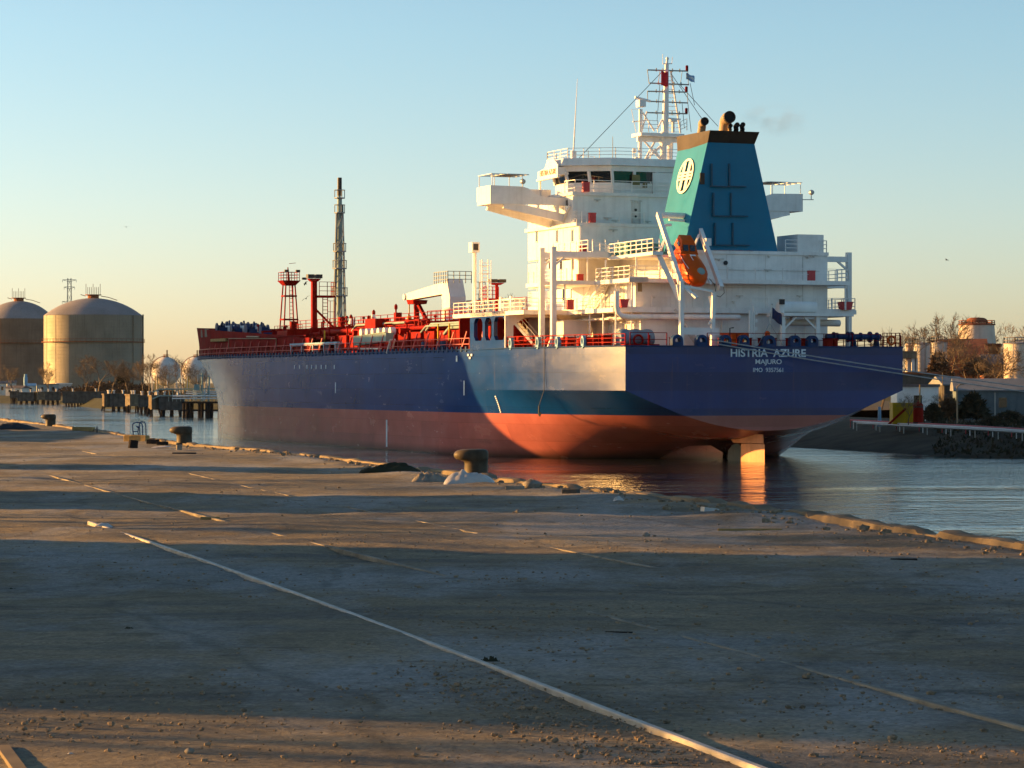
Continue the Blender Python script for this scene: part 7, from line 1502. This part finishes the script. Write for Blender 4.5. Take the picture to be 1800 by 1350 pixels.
# ------------------------------------------------------------------ funnel smoke
def smoke_mat():
    m = bpy.data.materials.new("funnel_smoke"); m.use_nodes = True; nt = m.node_tree; nt.nodes.clear(); out = nt.nodes.new("ShaderNodeOutputMaterial"); pv = nt.nodes.new("ShaderNodeVolumePrincipled"); nt.links.new(pv.outputs[0], out.inputs["Volume"])
    pv.inputs["Color"].default_value = (.30, .28, .27, 1); nz = noise(nt, .42, 4, .6, (1, 1, 1.4)); r = ramp(nt, nz, [(.42, (0, 0, 0)), (.66, (.30, .30, .30))])
    tc = N(nt, "ShaderNodeTexCoord"); gr = N(nt, "ShaderNodeTexGradient", gradient_type='SPHERICAL'); mp_ = N(nt, "ShaderNodeMapping"); mp_.inputs["Location"].default_value = (-1, -1, -1); mp_.inputs["Scale"].default_value = (2, 2, 2); nt.links.new(tc.outputs["Generated"], mp_.inputs[0]); nt.links.new(mp_.outputs[0], gr.inputs[0])
    mu = N(nt, "ShaderNodeMath", operation='MULTIPLY'); nt.links.new(r, mu.inputs[0]); nt.links.new(gr.outputs["Fac"], mu.inputs[1]); nt.links.new(mu.outputs[0], pv.inputs["Density"]); return m
sm = MB(); c = L2W(on_x(1362, 212, 6.0)); sm.sphere(c, 1, 20, (3.6, 2.2, 1.7)); tag(sm.build("smoke", smoke_mat(), recenter=True, angle=90), kind="stuff")

# ------------------------------------------------------------------ unseen blocks added at left to cast shade on the paving and forward hull
def shade_block(nm, q0, q1, t0, dt, h, label, roof=.0, cat="shed"):
    u = Vector((SUN_AZ[0], SUN_AZ[1], 0)).normalized(); v = Vector((-u.y, u.x, 0)); v = v if v.y > 0 else -v
    c = v * (q0 + q1) / 2 + u * (t0 + dt / 2); rz = math.atan2(u.y, u.x); e = thing(nm, label, cat, (c.x, c.y, QZ - .15), rz); w = (q1 - q0); m = MB(); m.box((-dt / 2, -w / 2, 0), (dt / 2, w / 2, h)); m.build("wall", M['shed'], e, smooth=False)
    r = MB(); r.prism([(-w / 2, h + .003), (w / 2, h + .003), (w / 2, h + .12), (0, h + .15 + roof), (-w / 2, h + .12)], 0, -dt / 2 - .2, dt / 2 + .2); r.build("roof", M['shed_roof'], e, smooth=False)
    d = MB(); d.box((-dt / 2 - .06, -min(1.6, w * .25), .1), (-dt / 2 - .005, min(1.6, w * .25), h * .7)); d.build("door", M['grey'], e, smooth=False)
    return e
shade_block("shade_block", 13.3, 27.3, 32, 14, 15, "tall grey block added unseen at left to throw the broad foreground shadow", .5)
shade_block("small_shade_block", 34.8, 40.4, 34, 5, 9.0, "small grey block added unseen at left to throw the second shadow band", .4, "hut")
shade_block("narrow_shade_block", 49.6, 52.4, 42, 3, 9.5, "narrow grey block added unseen at left to throw the thin far shadow", .3, "hut")
stk = MB()  # unseen stack added to shade the far quay
for k in range(7):
    for j in range(4 - k // 2): stk.box((-27 + j * 1.3 + .3 * (k % 2), 82 + .2 * k, QZ - .1 + k * .3), (-25.8 + j * 1.3 + .3 * (k % 2), 103 - .3 * k, QZ + .28 + k * .3 - .1))
tag(stk.build("shade_timber_stack", M['wood_dark'], recenter=True, smooth=False), "stack of dark baulks added unseen at left to shade the far quay edge", "timber")
# unseen wall and pier, added to shade the hull and reflect in it
DX, DY, DH = 43.7, 71.0, 10.5
pier = MB(); pier.box((40, DY - 4, -3), (345, DY + 14, 5.0)); pr_o = pier.build("shade_wall_pier", M['concrete'], smooth=False); pr_o.location = (OX, OY, 0); pr_o.rotation_euler = (0, 0, SHIP_ROT); tag(pr_o, "broad concrete pier added unseen at left under the hull shade wall", "pier")
gs = thing("hull_shade_wall", "great grey dockside store left of the view, shading the tanker's forward hull", "building", (OX, OY, 0), SHIP_ROT)
prof = [(29, 0), (30.5, 2.5), (33, 5.0), (37, 10.2), (39, 11.8), (74, 11.9), (76, 10.5), (86, 10.5), (88, 14.2), (120, 15.5), (160, 17.5), (162, 13), (292, 12.0), (294, 0)]
g_ = MB(); g_.prism([(prof[0][0] + DX, 4.9)] + [(p[0] + DX, max(p[1] + DH, 5.0)) for p in prof] + [(prof[-1][0] + DX, 4.9)], 1, DY, DY + 7); g_.build("wall", M['hull_reflector'], gs, smooth=False)
g_ = MB()
for k in range(9): g_.box((80 + k * 16, DY - .12, 5.1), (86 + k * 16, DY - .005, 11))
g_.build("door", M['grey'], gs, smooth=False)

# ------------------------------------------------------------------ thin evening haze over the whole dock
hz = bpy.data.materials.new("evening_haze"); hz.use_nodes = True; hnt = hz.node_tree; hnt.nodes.clear(); ho = hnt.nodes.new("ShaderNodeOutputMaterial"); hv_ = hnt.nodes.new("ShaderNodeVolumePrincipled")
hv_.inputs["Color"].default_value = (0.92, 0.90, 0.86, 1); hv_.inputs["Density"].default_value = 0.000011; hv_.inputs["Anisotropy"].default_value = 0.2; hnt.links.new(hv_.outputs[0], ho.inputs["Volume"])
m = MB(); m.box((-4300, -200, -8), (4300, 9300, 90)); tag(m.build("haze", hz, smooth=False), kind="stuff")
